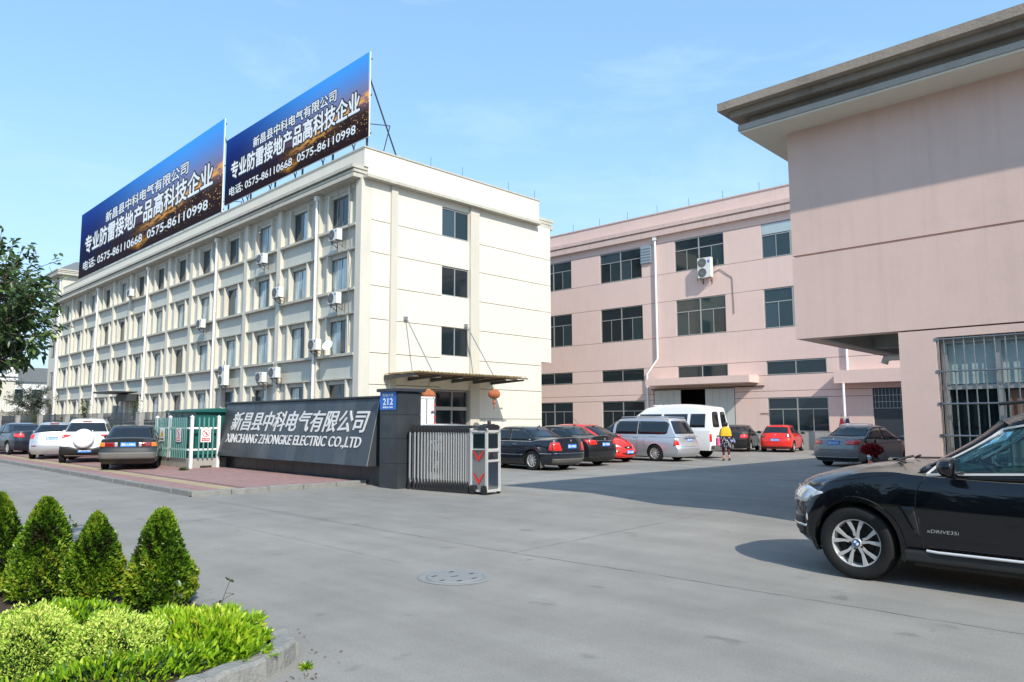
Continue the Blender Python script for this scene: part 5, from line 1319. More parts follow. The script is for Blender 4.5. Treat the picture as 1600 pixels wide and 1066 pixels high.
def sedan(L=4.6, W=1.78, H=1.46, wb=2.7, fo=.9, **kw):
    """three-box car; positions measured from the wheelbase centre"""
    f = wb/2+fo; r = f-L; belt = kw.pop('belt', .93); dk = kw.pop('dk', 1.0)
    q = dict(W=W, wb=wb, z0=.2,
        deck=[(r, dk-.06),(r+.15, dk+.01),(r+.65, dk+.01),(r+1.2, belt+.04),(0, belt),(wb/2-.35, belt+.02),(wb/2+.1, belt-.03),(f-.35, belt-.14),(f, belt-.30)],
        nose=[(0,f-.12),(.3,f),(.6,f-.02),(1,f-.14)], tail=[(0,r+.14),(.25,r+.02),(.5,r),(.8,r+.05),(1,r+.10)],
        green=dict(xbr=r+.55, xtr=r+1.35, xtf=wb/2-1.05, xbf=wb/2-.12, zb=belt-.06, H=H, wt=W/2-.24, dip=.06, rc=.35),
        screen=(W/2-.17, W/2-.31, belt+.03, H-.10), rearwin=(W/2-.20, W/2-.32, dk+.05, H-.10),
        mirror=(wb/2-.50, belt+.03), handles=[(-.62, belt-.10), (.30, belt-.10)],
        seams=[[(.38+.15, .30),(.50+.15, belt-.25),(.47+.15,belt-.04)], [(-.42,.30),(-.40,belt-.05)], [(-wb/2+.36,.5),(-wb/2+.25,belt-.3),(-wb/2+.3,belt-.02)], [(wb/2-.48,.30),(wb/2-.52,belt-.05)]],
        rseams=[[(-W/2+.3, .62),(W/2-.3,.62)]], exhaust=-.5, rt=.31, rim=.205)
    q.update(kw); return q

def win3(x0, x1, xm, zb, zt, drop=0):
    pass
# ---------------------------------------------------------------- cars in the yard, noses towards the office wall
G_Y = 'cars parked nose-in along the office gable'; G_S = 'cars parked on the footway by the fence'; G_B = 'cars parked at the back of the yard'
def mudflap(t, B, q):
    for sg in (1,-1):
        k = MB(); x = -q['wb']/2-.36; k.box(x-.012, x, sg*(B.W-.26), sg*(B.W-.04), .10, .34); part('mud_flap', k, M['trimgrey'], t)
# dark blue saloon (arched roof)
r_ = 2.80/2+.93-4.78
P = sedan(4.78, 1.78, 1.47, 2.80, .93, paint='p_navy', dk=1.04, belt=.95, rt=.325, rim=.215, spokes=10, wstyle='plain', antenna=(-.95, 1.44), badge=.98, rearplate=(.80,'浙D·V0823'), handle='chrome', extra=[mudflap],
    green=dict(xbr=r_+.42, xtr=r_+1.55, xtf=.42, xbf=1.32, zb=.90, H=1.47, wt=.62, dip=.05, rc=.42, fc=.1),
    sidewin=[([(-.28,.97),(.45,.97),(.98,.99)],[(-.22,1.355),(.2,1.36),(.40,1.34)]), ([(-1.28,.975),(-.34,.97)],[(-1.06,1.27),(-.72,1.34),(-.30,1.355)]), ([(-1.52,1.02),(-1.33,.98)],[(-1.36,1.16),(-1.12,1.255)])],
    surround=([(-1.62,.99),(-1.35,.955),(0,.95),(.9,.96),(1.12,.98)],[(-1.50,1.14),(-1.2,1.27),(-.7,1.385),(0,1.40),(.42,1.36)]),
    chrome=[(-1.56,1.0),(-1.40,.955),(.95,.965)],
    lamps=[('tail_lamp','lampred',False,[(.50,.66),(.80,.66)],[(.56,.93),(.78,.93)],[(r_+.10,.66),(r_+.33,.66)],[(r_+.10,.94),(r_+.26,.94)]), ('headlight','lampwhite',True,[(.45,.62),(.78,.62)],[(.45,.76),(.76,.78)],None,None)],
    sidepanels=[('chrome_strip','chrome',[(r_+.2,.555),(-1.75,.555)],[(r_+.2,.575),(-1.75,.575)],.012),('chrome_strip','chrome',[(-1.0,.50),(.98,.50)],[(-1.0,.52),(.98,.52)],.012),('rubbing_strip','trim',[(-.98,.30),(.98,.30)],[(-.98,.335),(.98,.335)],.008)],
    endpanels=[('bumper_strip','chrome',False,[(-.82,.565),(.82,.565)],[(-.82,.585),(.82,.585)],.012),('bumper_skirt','trimgrey',False,[(-.80,.24),(.80,.24)],[(-.82,.40),(.82,.40)],.006)])
make_car('parked_car', P, 'dark blue saloon nearest the gate, chrome strip along its doors', 'car', (19.05, 16.7, 0), 90, G_Y)
# pale car beyond the gate
r_ = 2.5/2+.8-4.1
P = sedan(4.1, 1.70, 1.52, 2.5, .8, paint='p_silver', dk=1.0, belt=.98, sidewin=[([(-.25,1.0),(.9,1.02)],[(-.2,1.42),(.35,1.41)]), ([(-1.25,1.02),(-.32,1.0)],[(-1.1,1.38),(-.28,1.42)])],
    green=dict(xbr=r_+.10, xtr=r_+.55, xtf=.35, xbf=1.25, zb=.93, H=1.55, wt=.60, rc=.3), rearwin=(.62,.52,1.06,1.44),
    lamps=[('tail_lamp','lampred',False,[(.55,.75),(.78,.75)],[(.60,1.0),(.76,1.0)],None,None),('headlight','lampwhite',True,[(.45,.62),(.74,.62)],[(.45,.76),(.72,.78)],None,None)], rearplate=(.75,'浙D·6K310'))
P['lift'] = 0
make_car('parked_car', P, 'pale silver hatchback mostly hidden behind the retractable gate', 'car', (16.1, 18.2, 0), 92, G_Y)
# black saloon
r_ = 2.685/2+.9-4.6
P = sedan(4.6, 1.79, 1.48, 2.685, .90, paint='p_dusty', dk=1.06, belt=.97, rt=.325, rim=.215, spokes=5, antenna=(-.85,1.46), rearplate=(.80,'浙D·F2058'), handle='paint', badge=.98,
    green=dict(xbr=r_+.40, xtr=r_+1.45, xtf=.40, xbf=1.35, zb=.92, H=1.48, wt=.60, rc=.4),
    sidewin=[([(-.26,1.0),(.5,1.0),(1.0,1.02)],[(-.22,1.36),(.15,1.37),(.38,1.35)]), ([(-1.42,1.03),(-.33,1.0)],[(-1.15,1.24),(-.7,1.34),(-.30,1.36)])],
    surround=([(-1.55,1.03),(0,.98),(1.1,1.0)],[(-1.3,1.22),(-.7,1.37),(0,1.40),(.40,1.37)]), chrome=[(-1.45,1.0),(0,.985),(1.0,1.0)],
    lamps=[('tail_lamp','lampred',False,[(.48,.80),(.78,.78)],[(.50,.94),(.80,.97)],[(r_+.10,.76),(r_+.30,.88)],[(r_+.10,.97),(r_+.42,.97)]), ('headlight','lampwhite',True,[(.45,.62),(.78,.62)],[(.45,.76),(.76,.78)],None,None)],
    endpanels=[('boot_trim','chrome',False,[(-.44,.915),(.44,.915)],[(-.44,.935),(.44,.935)],.014),('bumper_skirt','trim',False,[(-.80,.22),(.80,.22)],[(-.80,.36),(.80,.36)],.006)])
make_car('parked_car', P, 'black saloon between the blue saloon and the red hatchback', 'car', (21.75, 17.3, 0), 90, G_Y)
# red hatchback, nose towards the camera
r_ = 2.5/2+.75-4.0
def fitgrille(t, B, q):
    pass
P = sedan(4.0, 1.695, 1.525, 2.5, .75, paint='p_red', dk=1.0, belt=.93, rt=.30, rim=.19, frontplate=(.42,'浙D·52Q86'), handle='paint',
    deck=[(r_,.98),(r_+.3,1.0),(0,.95),(.8,.98),(1.25,.93),(1.75,.74),(2.0,.60)], nose=[(0,1.92),(.3,2.0),(.6,1.97),(1,1.80)],
    green=dict(xbr=r_+.06, xtr=r_+.45, xtf=.15, xbf=1.38, zb=.90, H=1.525, wt=.58, rc=.3, fc=.22), rearwin=(.6,.5,1.05,1.42), screen=(.66,.50,.98,1.44),
    sidewin=[([(-.25,.98),(.80,.99)],[(-.2,1.40),(.15,1.40)]), ([(-1.3,1.0),(-.3,.98)],[(-1.15,1.36),(-.25,1.40)])],
    lamps=[('headlight','lampwhite',True,[(.38,.60),(.74,.66)],[(.52,.72),(.76,.83)],[(1.52,.70),(1.72,.66)],[(1.45,.84),(1.62,.83)]), ('tail_lamp','lampred',False,[(.6,.75),(.78,.75)],[(.62,1.0),(.76,1.0)],None,None)],
    endpanels=[('grille','black',True,[(-.20,.56),(0,.535),(.20,.56)],[(-.30,.63),(0,.635),(.30,.63)],.008),('lower_grille','black',True,[(-.40,.34),(0,.31),(.40,.34)],[(-.48,.40),(0,.385),(.48,.40)],.008),('badge','chrome',True,[(-.04,.565),(.04,.565)],[(-.05,.62),(.05,.62)],.014)],
    extra=[lambda t, B, q: [part('fog_lamp_slot', (lambda k: (ribbon(k, lambda y, z: B.end(y, z, True), [(sg*.55,.42),(sg*.62,.40)], [(sg*.54,.46),(sg*.62,.47)], 3, 2, .006, .01), k)[1])(MB()), M['black'], t) for sg in (1,-1)],
           lambda t, B, q: part('whip_antenna', MB().tube([(-.9,.45,1.46),(-1.5,.45,1.95)], .008, 5), M['black'], t)])
make_car('parked_car', P, 'bright red hatchback with its nose towards the yard', 'car', (24.4, 17.85+2.5, 0), -90, G_Y)
# silver people carrier
r_ = 3.0/2+.95-5.15
P = sedan(5.15, 1.84, 1.80, 3.0, .95, paint='p_silver', dk=1.1, belt=1.04, rt=.335, rim=.225, spokes=10, rearplate=(.88,'浙D·67M15'), handle='paint', badge=1.05, blackmirror=False,
    deck=[(r_,1.02),(r_+.3,1.06),(0,1.03),(1.1,1.06),(1.6,1.02),(2.1,.90),(2.45,.74)], tail=[(0,r_+.14),(.2,r_+.0),(.42,r_-.02),(.55,r_+.06),(1,r_+.16)],
    green=dict(xbr=r_+.12, xtr=r_+.55, xtf=.55, xbf=1.80, zb=.98, H=1.79, wt=.68, rc=.2, fc=.16, dip=.05, wb=.95), rearwin=(.74,.60,1.12,1.64), screen=(.74,.60,1.10,1.68),
    sidewin=[([(.62,1.10),(1.45,1.10)],[(.60,1.62),(.82,1.60)]), ([(-.62,1.10),(.48,1.10)],[(-.62,1.64),(.46,1.64)]), ([(-2.05,1.14),(-1.95,1.10),(-.66,1.10)],[(-2.10,1.50),(-1.98,1.62),(-.66,1.64)])],
    lamps=[('tail_lamp','lampred',False,[(.72,.66),(.86,.66)],[(.72,.84),(.86,.84)],[(r_+.14,.64),(r_+.34,.64)],[(r_+.16,.84),(r_+.32,.84)]), ('tail_lamp_top','lampwhite',False,[(.74,.85),(.86,.85)],[(.74,1.06),(.84,1.06)],[(r_+.16,.85),(r_+.33,.85)],[(r_+.20,1.08),(r_+.33,1.08)]), ('headlight','lampwhite',True,[(.45,.72),(.80,.72)],[(.45,.88),(.78,.88)],None,None)],
    sidepanels=[('sliding_door_rail','trim',[(-2.0,.985),(-.7,.985)],[(-2.0,1.0),(-.7,1.0)],.006)],
    seams=[[(.55,.30),(.55,1.05)],[(-.64,.30),(-.66,1.05)],[(-1.1,.40),(-.95,.8),(-1.05,.98)],[(1.25,.3),(1.2,1.0)]], handles=[(.68,.98),(-.55,.98)], rseams=[[(-.7,.62),(.7,.62)]],
    extra=[lambda t, B, q: part('rear_handle_bar', MB().rbox(r_-.0,r_+.06,-.42,.42,1.005,1.03,.01), M['chrome'], t), lambda t, B, q: [part('roof_rail', MB().tube([(-2.0,sg*.62,1.79),(-.9,sg*.63,1.83),(.3,sg*.60,1.81)], .018, 8), M['p_silver'], t) for sg in (1,-1)]])
make_car('parked_minivan', P, 'silver people carrier with dark side windows, between red hatchback and white van', 'minivan', (26.85, 17.0, 0), 90, G_Y)
# white high-roof van
r_ = 3.57/2+.9-5.8
def vandoor(t, B, q):
    for sg in (1,-1):
        k = MB(); ribbon(k, lambda y, z: B.gend(y, z, False), [(sg*.10,1.42),(sg*.12,1.36),(sg*.58,1.36),(sg*.64,1.42)] if sg>0 else [(-.10,1.42),(-.12,1.36),(-.58,1.36),(-.64,1.42)], [(sg*.10,2.0),(sg*.16,2.06),(sg*.50,2.06),(sg*.56,2.0)], 8, 5, .006, .01, cen=(0,0,1.2)); part('rear_door_window', k, M['cglass'], t)
    k = MB(); x = B.end(0,.8,False).x; k.bar((x-.01,0,.55),(B.end(0,1.1,False).x-.01,0,1.15),.012); part('door_gap', k, M['black'], t)
    k = MB(); k.rbox(x-.10, x+.06, -.86, .86, .42, .58, .03); part('rear_bumper', k, M['trimgrey'], t)
    k = MB(); k.rbox(x-.04,x,-.03,.03,1.0,1.22,.01); part('door_handle', k, M['trim'], t)
    k = MB(); k.box(x-.02,x,-.5,-.2,1.0,1.03); k.box(x-.02,x,.2,.5,.98,1.01); part('badge', k, M['black'], t)
P = dict(paint='p_white', W=1.96, wb=3.57, z0=.36, res=(44,10,8), plan=.10, roundr=.10, drop=.02, crown=.0,
    deck=[(r_,1.24),(0,1.24),(1.6,1.24),(2.0,1.16),(2.4,1.0),(2.68,.86)], nose=[(0,2.6),(.3,2.68),(.6,2.66),(1,2.55)], tail=[(0,r_+.05),(.3,r_),(1,r_+.02)],
    sec=[(0,.97),(.2,.99),(.6,1.0),(1,.985)],
    green=dict(xbr=r_+.02, xtr=r_+.16, xtf=.55, xbf=2.25, zb=1.18, H=2.42, wt=.70, rc=.8, fc=-.1, dip=.16, rd=.12, wb=.985, pf=.15, pr=.05),
    screen=(.86,.74,1.3,1.86), mirror=(1.65,1.42), blackmirror=True,
    sidewin=[([(.85,1.36),(1.85,1.36)],[(.85,1.92),(1.35,1.92)]), ([(-.55,1.36),(.68,1.36)],[(-.55,1.96),(.68,1.96)]), ([(-1.9,1.36),(-.68,1.36)],[(-1.9,1.96),(-.68,1.96)]), ([(-2.78,1.36),(-2.05,1.36)],[(-2.75,1.96),(-2.05,1.96)])],
    lamps=[('tail_lamp','lampred',False,[(.80,.74),(.94,.74)],[(.80,1.08),(.94,1.08)],[(r_+.02,.74),(r_+.10,.74)],[(r_+.02,1.08),(r_+.10,1.08)]), ('headlight','lampwhite',True,[(.5,.7),(.84,.7)],[(.5,.88),(.82,.88)],None,None)],
    seams=[[(.75,.40),(.75,1.2)],[(-.62,.40),(-.62,1.2)]], rseams=[], handles=[(.85,1.08)], handle='trim', rt=.35, rim=.20, spokes=6, wstyle='steel', exhaust=-.6, rearplate=(.90,'浙D·B3967'), extra=[vandoor, lambda t, B, q: part('roof_ribs', (lambda k: ([k.bar((-2.0+.30*i,-.45,2.385-.05*abs(-1+.15*i*1.4)**2),(-2.0+.30*i,.45,2.385-.05*abs(-1+.15*i*1.4)**2),.02,.03) for i in range(8)], k)[1])(MB()), M['p_white'], t)])
make_car('parked_van', P, 'white high-roof van with two small rear door windows', 'van', (30.2, 17.6, 0), 90, G_Y)
# dark saloon behind the woman
r_ = 2.65/2+.9-4.5
def typical(paint, dk=1.03, lampz=(.74,.94), L=4.5, W=1.75, H=1.46, wb=2.65, rp=(.62,''), lamp='lampred', **kw):
    r_ = wb/2+.9-L
    d = dict(paint=paint, dk=dk, belt=.95, rt=.31, rim=.205, rearplate=rp, handle='paint', badge=dk-.06,
        green=dict(xbr=r_+.42, xtr=r_+1.35, xtf=.38, xbf=1.30, zb=.90, H=H, wt=W/2-.27, rc=.4),
        sidewin=[([(-.26,.98),(.45,.98),(.95,1.0)],[(-.22,H-.12),(.15,H-.11),(.36,H-.13)]), ([(-1.35,1.0),(-.33,.98)],[(-1.1,H-.22),(-.7,H-.14),(-.30,H-.12)])],
        surround=([(-1.45,1.0),(0,.96),(1.05,.98)],[(-1.25,H-.24),(-.7,H-.10),(0,H-.08),(.38,H-.11)]),
        lamps=[('tail_lamp',lamp,False,[(.44,lampz[0]),(W/2-.09,lampz[0])],[(.46,lampz[1]),(W/2-.1,lampz[1])],[(r_+.1,lampz[0]),(r_+.28,lampz[0]+.04)],[(r_+.1,lampz[1]),(r_+.36,lampz[1])]), ('headlight','lampwhite',True,[(.45,.62),(.78,.62)],[(.45,.76),(.76,.78)],None,None)])
    d.update(kw); return sedan(L, W, H, wb, .9, **d)
make_car('parked_car', typical('p_dusty', rp=(.60,'浙D·81R20')), 'dark saloon parked beyond the walking woman', 'car', (37.9, 19.7, 0), 17, G_B)
# red small hatchback (rear view)
r_ = 2.47/2+.8-3.97
P = sedan(3.97, 1.68, 1.46, 2.47, .8, paint='p_red', dk=.98, belt=.93, rt=.30, rim=.20, spokes=5, badge=.92, rearplate=(.66,'浙D·23T57'), handle='paint', blackmirror=True,
    tail=[(0,r_+.12),(.25,r_),(.5,r_+.0),(.7,r_+.05),(1,r_+.14)],
    green=dict(xbr=r_+.10, xtr=r_+.52, xtf=.25, xbf=1.20, zb=.90, H=1.46, wt=.56, rc=.3), rearwin=(.64,.54,1.0,1.34),
    sidewin=[([(-.25,.97),(.85,.98)],[(-.2,1.35),(.25,1.34)]), ([(-1.3,1.0),(-.32,.97)],[(-1.15,1.30),(-.28,1.35)])],
    lamps=[('tail_lamp','lampdark',False,[(.52,.80),(.76,.78)],[(.52,.95),(.75,.98)],[(r_+.12,.80),(r_+.25,.82)],[(r_+.12,.98),(r_+.24,.98)]), ('headlight','lampwhite',True,[(.45,.62),(.70,.62)],[(.45,.76),(.70,.78)],None,None)],
    rseams=[[(-.74,.55),(.74,.55)],[(-.55,.74),(.55,.74)]], endpanels=[('bumper_skirt','trim',False,[(-.70,.22),(.70,.22)],[(-.72,.29),(.72,.29)],.006)])
make_car('parked_car', P, 'small red hatchback seen from behind, under the wide dark ground floor window', 'car', (38.73, 17.66, 0), 13, G_B)
# grey saloon near the gatehouse
make_car('parked_car', typical('p_grey', dk=1.04, lampz=(.80,.95), W=1.775, H=1.49, L=4.54, rp=(.86,'浙D·ST247'), seams=[[(-.42,.30),(-.40,.90)],[(.78,.30),(.80,.9)],[(-.95,.5),(-1.05,.75),(-1.0,.93)]],
    endpanels=[('boot_crease','chrome',False,[(-.46,.955),(.46,.955)],[(-.46,.962),(.46,.962)],.01),('bumper_skirt','trim',False,[(-.76,.22),(.76,.22)],[(-.80,.33),(.80,.33)],.006),('bumper_strip','chrome',False,[(-.78,.345),(.78,.345)],[(-.78,.362),(.78,.362)],.01)]),
    'grey metallic saloon standing in the shade beside the gatehouse corner', 'car', (28.3, 10.3, 0), -8, G_B)
make_car('parked_car', typical('p_silver', rp=(.60,'浙D·06G93'), H=1.55), 'pale grey car almost hidden behind the grey saloon', 'car', (36.4, 13.1, 0), 3, G_B)
P = sedan(4.2, 1.70, 1.48, 2.5, .8, paint='p_darkred', dk=1.0, belt=.95, sidewin=[([(-.25,.99),(.85,1.0)],[(-.2,1.37),(.25,1.36)]), ([(-1.3,1.02),(-.32,.99)],[(-1.15,1.32),(-.28,1.37)])],
    lamps=[('headlight','lampwhite',True,[(.45,.62),(.70,.62)],[(.45,.76),(.70,.78)],None,None),('tail_lamp','lampred',False,[(.52,.80),(.76,.78)],[(.52,.95),(.75,.98)],None,None)], frontplate=(.4,'浙D·9H442'))
make_car('parked_car', P, 'dark red car half hidden by the gatehouse wall', 'car', (39.9, 9.9, 0), 2, G_B)

# ---------------------------------------------------------------- cars on the footway
# old black saloon, boxy
r_ = 2.55/2+.85-4.45
P = sedan(4.45, 1.69, 1.41, 2.55, .85, paint='p_old', dk=.98, belt=.90, rt=.30, rim=.18, spokes=6, wstyle='steel', rearplate=(.80,'浙D·L9902'), handle='trim', blackmirror=True, plan=.07, roundr=.07, drop=.03,
    tail=[(0,r_+.16),(.12,r_+.05),(.3,r_-.02),(.52,r_-.02),(.58,r_+.03),(1,r_+.05)],
    green=dict(xbr=r_+.50, xtr=r_+1.10, xtf=.28, xbf=1.02, zb=.87, H=1.41, wt=.58, rc=.1, fc=0, dip=.03, rd=.03, pr=.05), rearwin=(.66,.56,.99,1.33), screen=(.68,.57,.95,1.34),
    sidewin=[([(-.25,.94),(.80,.95)],[(-.22,1.32),(.25,1.31)]), ([(-1.25,.95),(-.32,.94)],[(-1.0,1.29),(-.29,1.32)])],
    surround=([(-1.32,.93),(.95,.93)],[(-1.02,1.34),(.28,1.34)]),
    lamps=[('tail_lamp','lampdark',False,[(.38,.735),(.66,.735)],[(.38,.865),(.66,.865)],None,None),('turn_lamp','lampamber',False,[(.66,.735),(.80,.735)],[(.66,.865),(.80,.865)],[(r_+.03,.735),(r_+.14,.735)],[(r_+.03,.865),(r_+.14,.865)]),('reverse_lamp','lampwhite',False,[(.30,.735),(.38,.735)],[(.30,.865),(.38,.865)],None,None),('headlight','lampwhite',True,[(.45,.60),(.74,.60)],[(.45,.74),(.74,.74)],None,None)],
    endpanels=[('rear_bumper','trimgrey',False,[(-.80,.36),(.80,.36)],[(-.81,.56),(.81,.56)],.05)], rseams=[[(-.78,.70),(.78,.70)],[(-.78,.94),(.78,.94)]],
    sidepanels=[('rubbing_strip','trim',[(-1.7+.3,.55),(1.6,.55)],[(-1.4,.59),(1.6,.59)],.012)], exhaust=.5)
make_car('parked_car', P, 'old boxy black saloon with amber corner lamps, beside the teal cabinet', 'car', (8.35, 25.35, .10), 67, G_S)
# white compact SUV with spare wheel on the back
r_ = 2.52/2+.85-4.0
def spare(t, B, q):
    x = B.end(0,.8,False).x
    k = MB(); k.lathe([(0,-.21),(.10,-.215),(.29,-.20),(.345,-.15),(.35,-.04),(.34,.0),(0,.0)], (x-.02,.05,.90), 'x', 36); part('spare_wheel_cover', k, M['p_white'], t)
    for sg in (1,-1): part('roof_rail', MB().tube([(-1.3,sg*.56,1.60),(-1.1,sg*.57,1.67),(.2,sg*.57,1.67),(.4,sg*.55,1.60)], .018, 8), M['trim'], t)
    p = B.gend(0,1.52,False); part('high_brake_lamp', MB().rbox(p.x-.03,p.x+.02,-.15,.15,1.50,1.54,.01), M['lampdark'], t)
P = sedan(4.0, 1.765, 1.64, 2.52, .85, paint='p_white', dk=1.06, belt=1.02, rt=.335, rim=.21, spokes=5, handle='paint', blackmirror=False, exhaust=-.5, z0=.26,
    tail=[(0,r_+.16),(.2,r_+.0),(.42,r_-.02),(.6,r_+.03),(1,r_+.10)],
    green=dict(xbr=r_+.08, xtr=r_+.50, xtf=.10, xbf=1.18, zb=.97, H=1.64, wt=.57, rc=.25, wb=.92), rearwin=(.68,.56,1.14,1.47), screen=(.68,.54,1.06,1.52),
    sidewin=[([(-.25,1.08),(.85,1.05)],[(-.2,1.50),(.15,1.50)]), ([(-1.15,1.12),(-.32,1.08)],[(-1.05,1.46),(-.28,1.50)]), ([(-1.62,1.17),(-1.22,1.13)],[(-1.48,1.40),(-1.12,1.455)])],
    lamps=[('tail_lamp','lampred',False,[(.52,.98),(.80,.90)],[(.46,1.035),(.80,1.05)],[(r_+.10,.92),(r_+.22,.96)],[(r_+.10,1.05),(r_+.32,1.05)]), ('headlight','lampwhite',True,[(.45,.72),(.76,.72)],[(.45,.86),(.74,.88)],None,None), ('reflector','lampred',False,[(.62,.55),(.74,.55)],[(.62,.60),(.74,.60)],None,None)],
    endpanels=[('rear_bumper','trim',False,[(-.80,.30),(.80,.30)],[(-.82,.62),(-.45,.60),(-.3,.54),(.3,.54),(.45,.60),(.82,.62)],.02)],
    sidepanels=[('sill_cladding','trim',[(-.85,.27),(.85,.27)],[(-.85,.40),(.85,.40)],.014)], rearplate=(.46,'浙D·JP262'), extra=[spare])
make_car('parked_car', P, 'white compact sport utility car with round spare wheel cover on its tailgate', 'car', (8.4, 30.3, .10), 69, G_S)
# silver hatchback
r_ = 2.5/2+.82-4.1
P = sedan(4.1, 1.72, 1.50, 2.5, .82, paint='p_silver', dk=1.05, belt=.98, rt=.31, rim=.20, handle='paint', exhaust=.45, rearplate=(.83,'浙D·A1603'), badge=1.0,
    tail=[(0,r_+.14),(.25,r_+.0),(.45,r_),(.65,r_+.06),(1,r_+.16)],
    green=dict(xbr=r_+.14, xtr=r_+.70, xtf=.15, xbf=1.15, zb=.93, H=1.50, wt=.56, rc=.3), rearwin=(.70,.55,1.06,1.38),
    sidewin=[([(-.25,1.0),(.85,1.0)],[(-.2,1.38),(.15,1.38)]), ([(-1.3,1.04),(-.32,1.0)],[(-1.1,1.33),(-.28,1.38)])],
    lamps=[('tail_lamp','lampred',False,[(.66,.84),(.79,.82)],[(.62,1.0),(.78,1.0)],[(r_+.12,.82),(r_+.24,.84)],[(r_+.14,1.0),(r_+.30,1.0)]), ('headlight','lampwhite',True,[(.45,.62),(.74,.62)],[(.45,.76),(.72,.78)],None,None), ('reflector','lampdark',False,[(.55,.52),(.72,.52)],[(.55,.56),(.72,.56)],None,None)],
    endpanels=[('tailgate_strip','trim',False,[(-.36,.915),(.36,.915)],[(-.36,.93),(.36,.93)],.01)], rseams=[[(-.76,.70),(.76,.70)]],
    extra=[lambda t, B, q: part('high_brake_lamp', MB().rbox(B.gend(0,1.42,False).x-.03,B.gend(0,1.42,False).x+.03,-.16,.16,1.41,1.45,.01), M['lampdark'], t)])
make_car('parked_car', P, 'silver hatchback second from the left tree, left of the white car', 'car', (8.3, 34.4, .10), 70, G_S)
make_car('parked_car', typical('p_navy', dk=1.05, lampz=(.80,.97), rp=(.80,'浙D·7C318')), 'blue black saloon with bright red tail lamp, left of the silver hatchback', 'car', (8.6, 40.2, .10), 96, G_S)
make_car('parked_car', typical('p_black', dk=1.02, rp=(.80,'浙D·3N779')), 'black saloon at the left edge, beyond the others on the footway', 'car', (7.9, 45.5, .10), 96, G_S)

# white box truck behind the pillar
tk = thing('box_truck', 'white box truck with red striped door edge behind the gate pillar', 'truck', (16.9, 21.2, 0))
K_ = lambda name, mb, m: part(name, mb, m, tk, world=True)
k = MB(); k.rbox(15.7, 17.55, 21.0, 24.2, .75, 2.52, .02); K_('cargo_box', k, M['p_white'])
k = MB()
for x in (15.72, 16.6, 17.48): k.box(x-.03,x+.03,20.97,21.0,.78,2.5)
k.box(15.7,17.55,20.97,21.0,2.46,2.53); k.box(15.7,17.55,20.97,21.0,.74,.80); K_('door_frame', k, M['white'])
k = MB()
for x in (16.2, 16.8, 17.15): k.tube([(x,20.95,.8),(x,20.95,2.45)], .016, 8)
k.box(17.36,17.56,20.93,20.97,1.95,2.02); K_('lock_rods', k, M['galv'])
k = MB()
for i in range(7): k.box(17.50,17.56,20.962,20.969,.85+.22*i,.96+.22*i)
K_('reflective_strip', k, M['red'])
k = MB(); k.rbox(15.75,17.5,24.35,25.9,.55,2.2,.12); K_('cab', k, M['p_white'])
k = MB(); k.box(15.82,17.43,25.89,25.93,1.3,2.0); K_('cab_window', k, M['cglass'])
k = MB(); k.box(15.9,17.35,21.1,25.6,.5,.74); K_('chassis', k, M['trim'])
ty, ri = wheel_meshes(.34, .2, .2, 6, 'steel')
for x in (15.85, 17.4):
    for y in (22.0, 25.1):
        w = link('wheel', ty, tk, (x-16.9, y-21.2, .34), (0,0,math.pi/2 if x < 16.6 else -math.pi/2)); link('rim', ri, w)

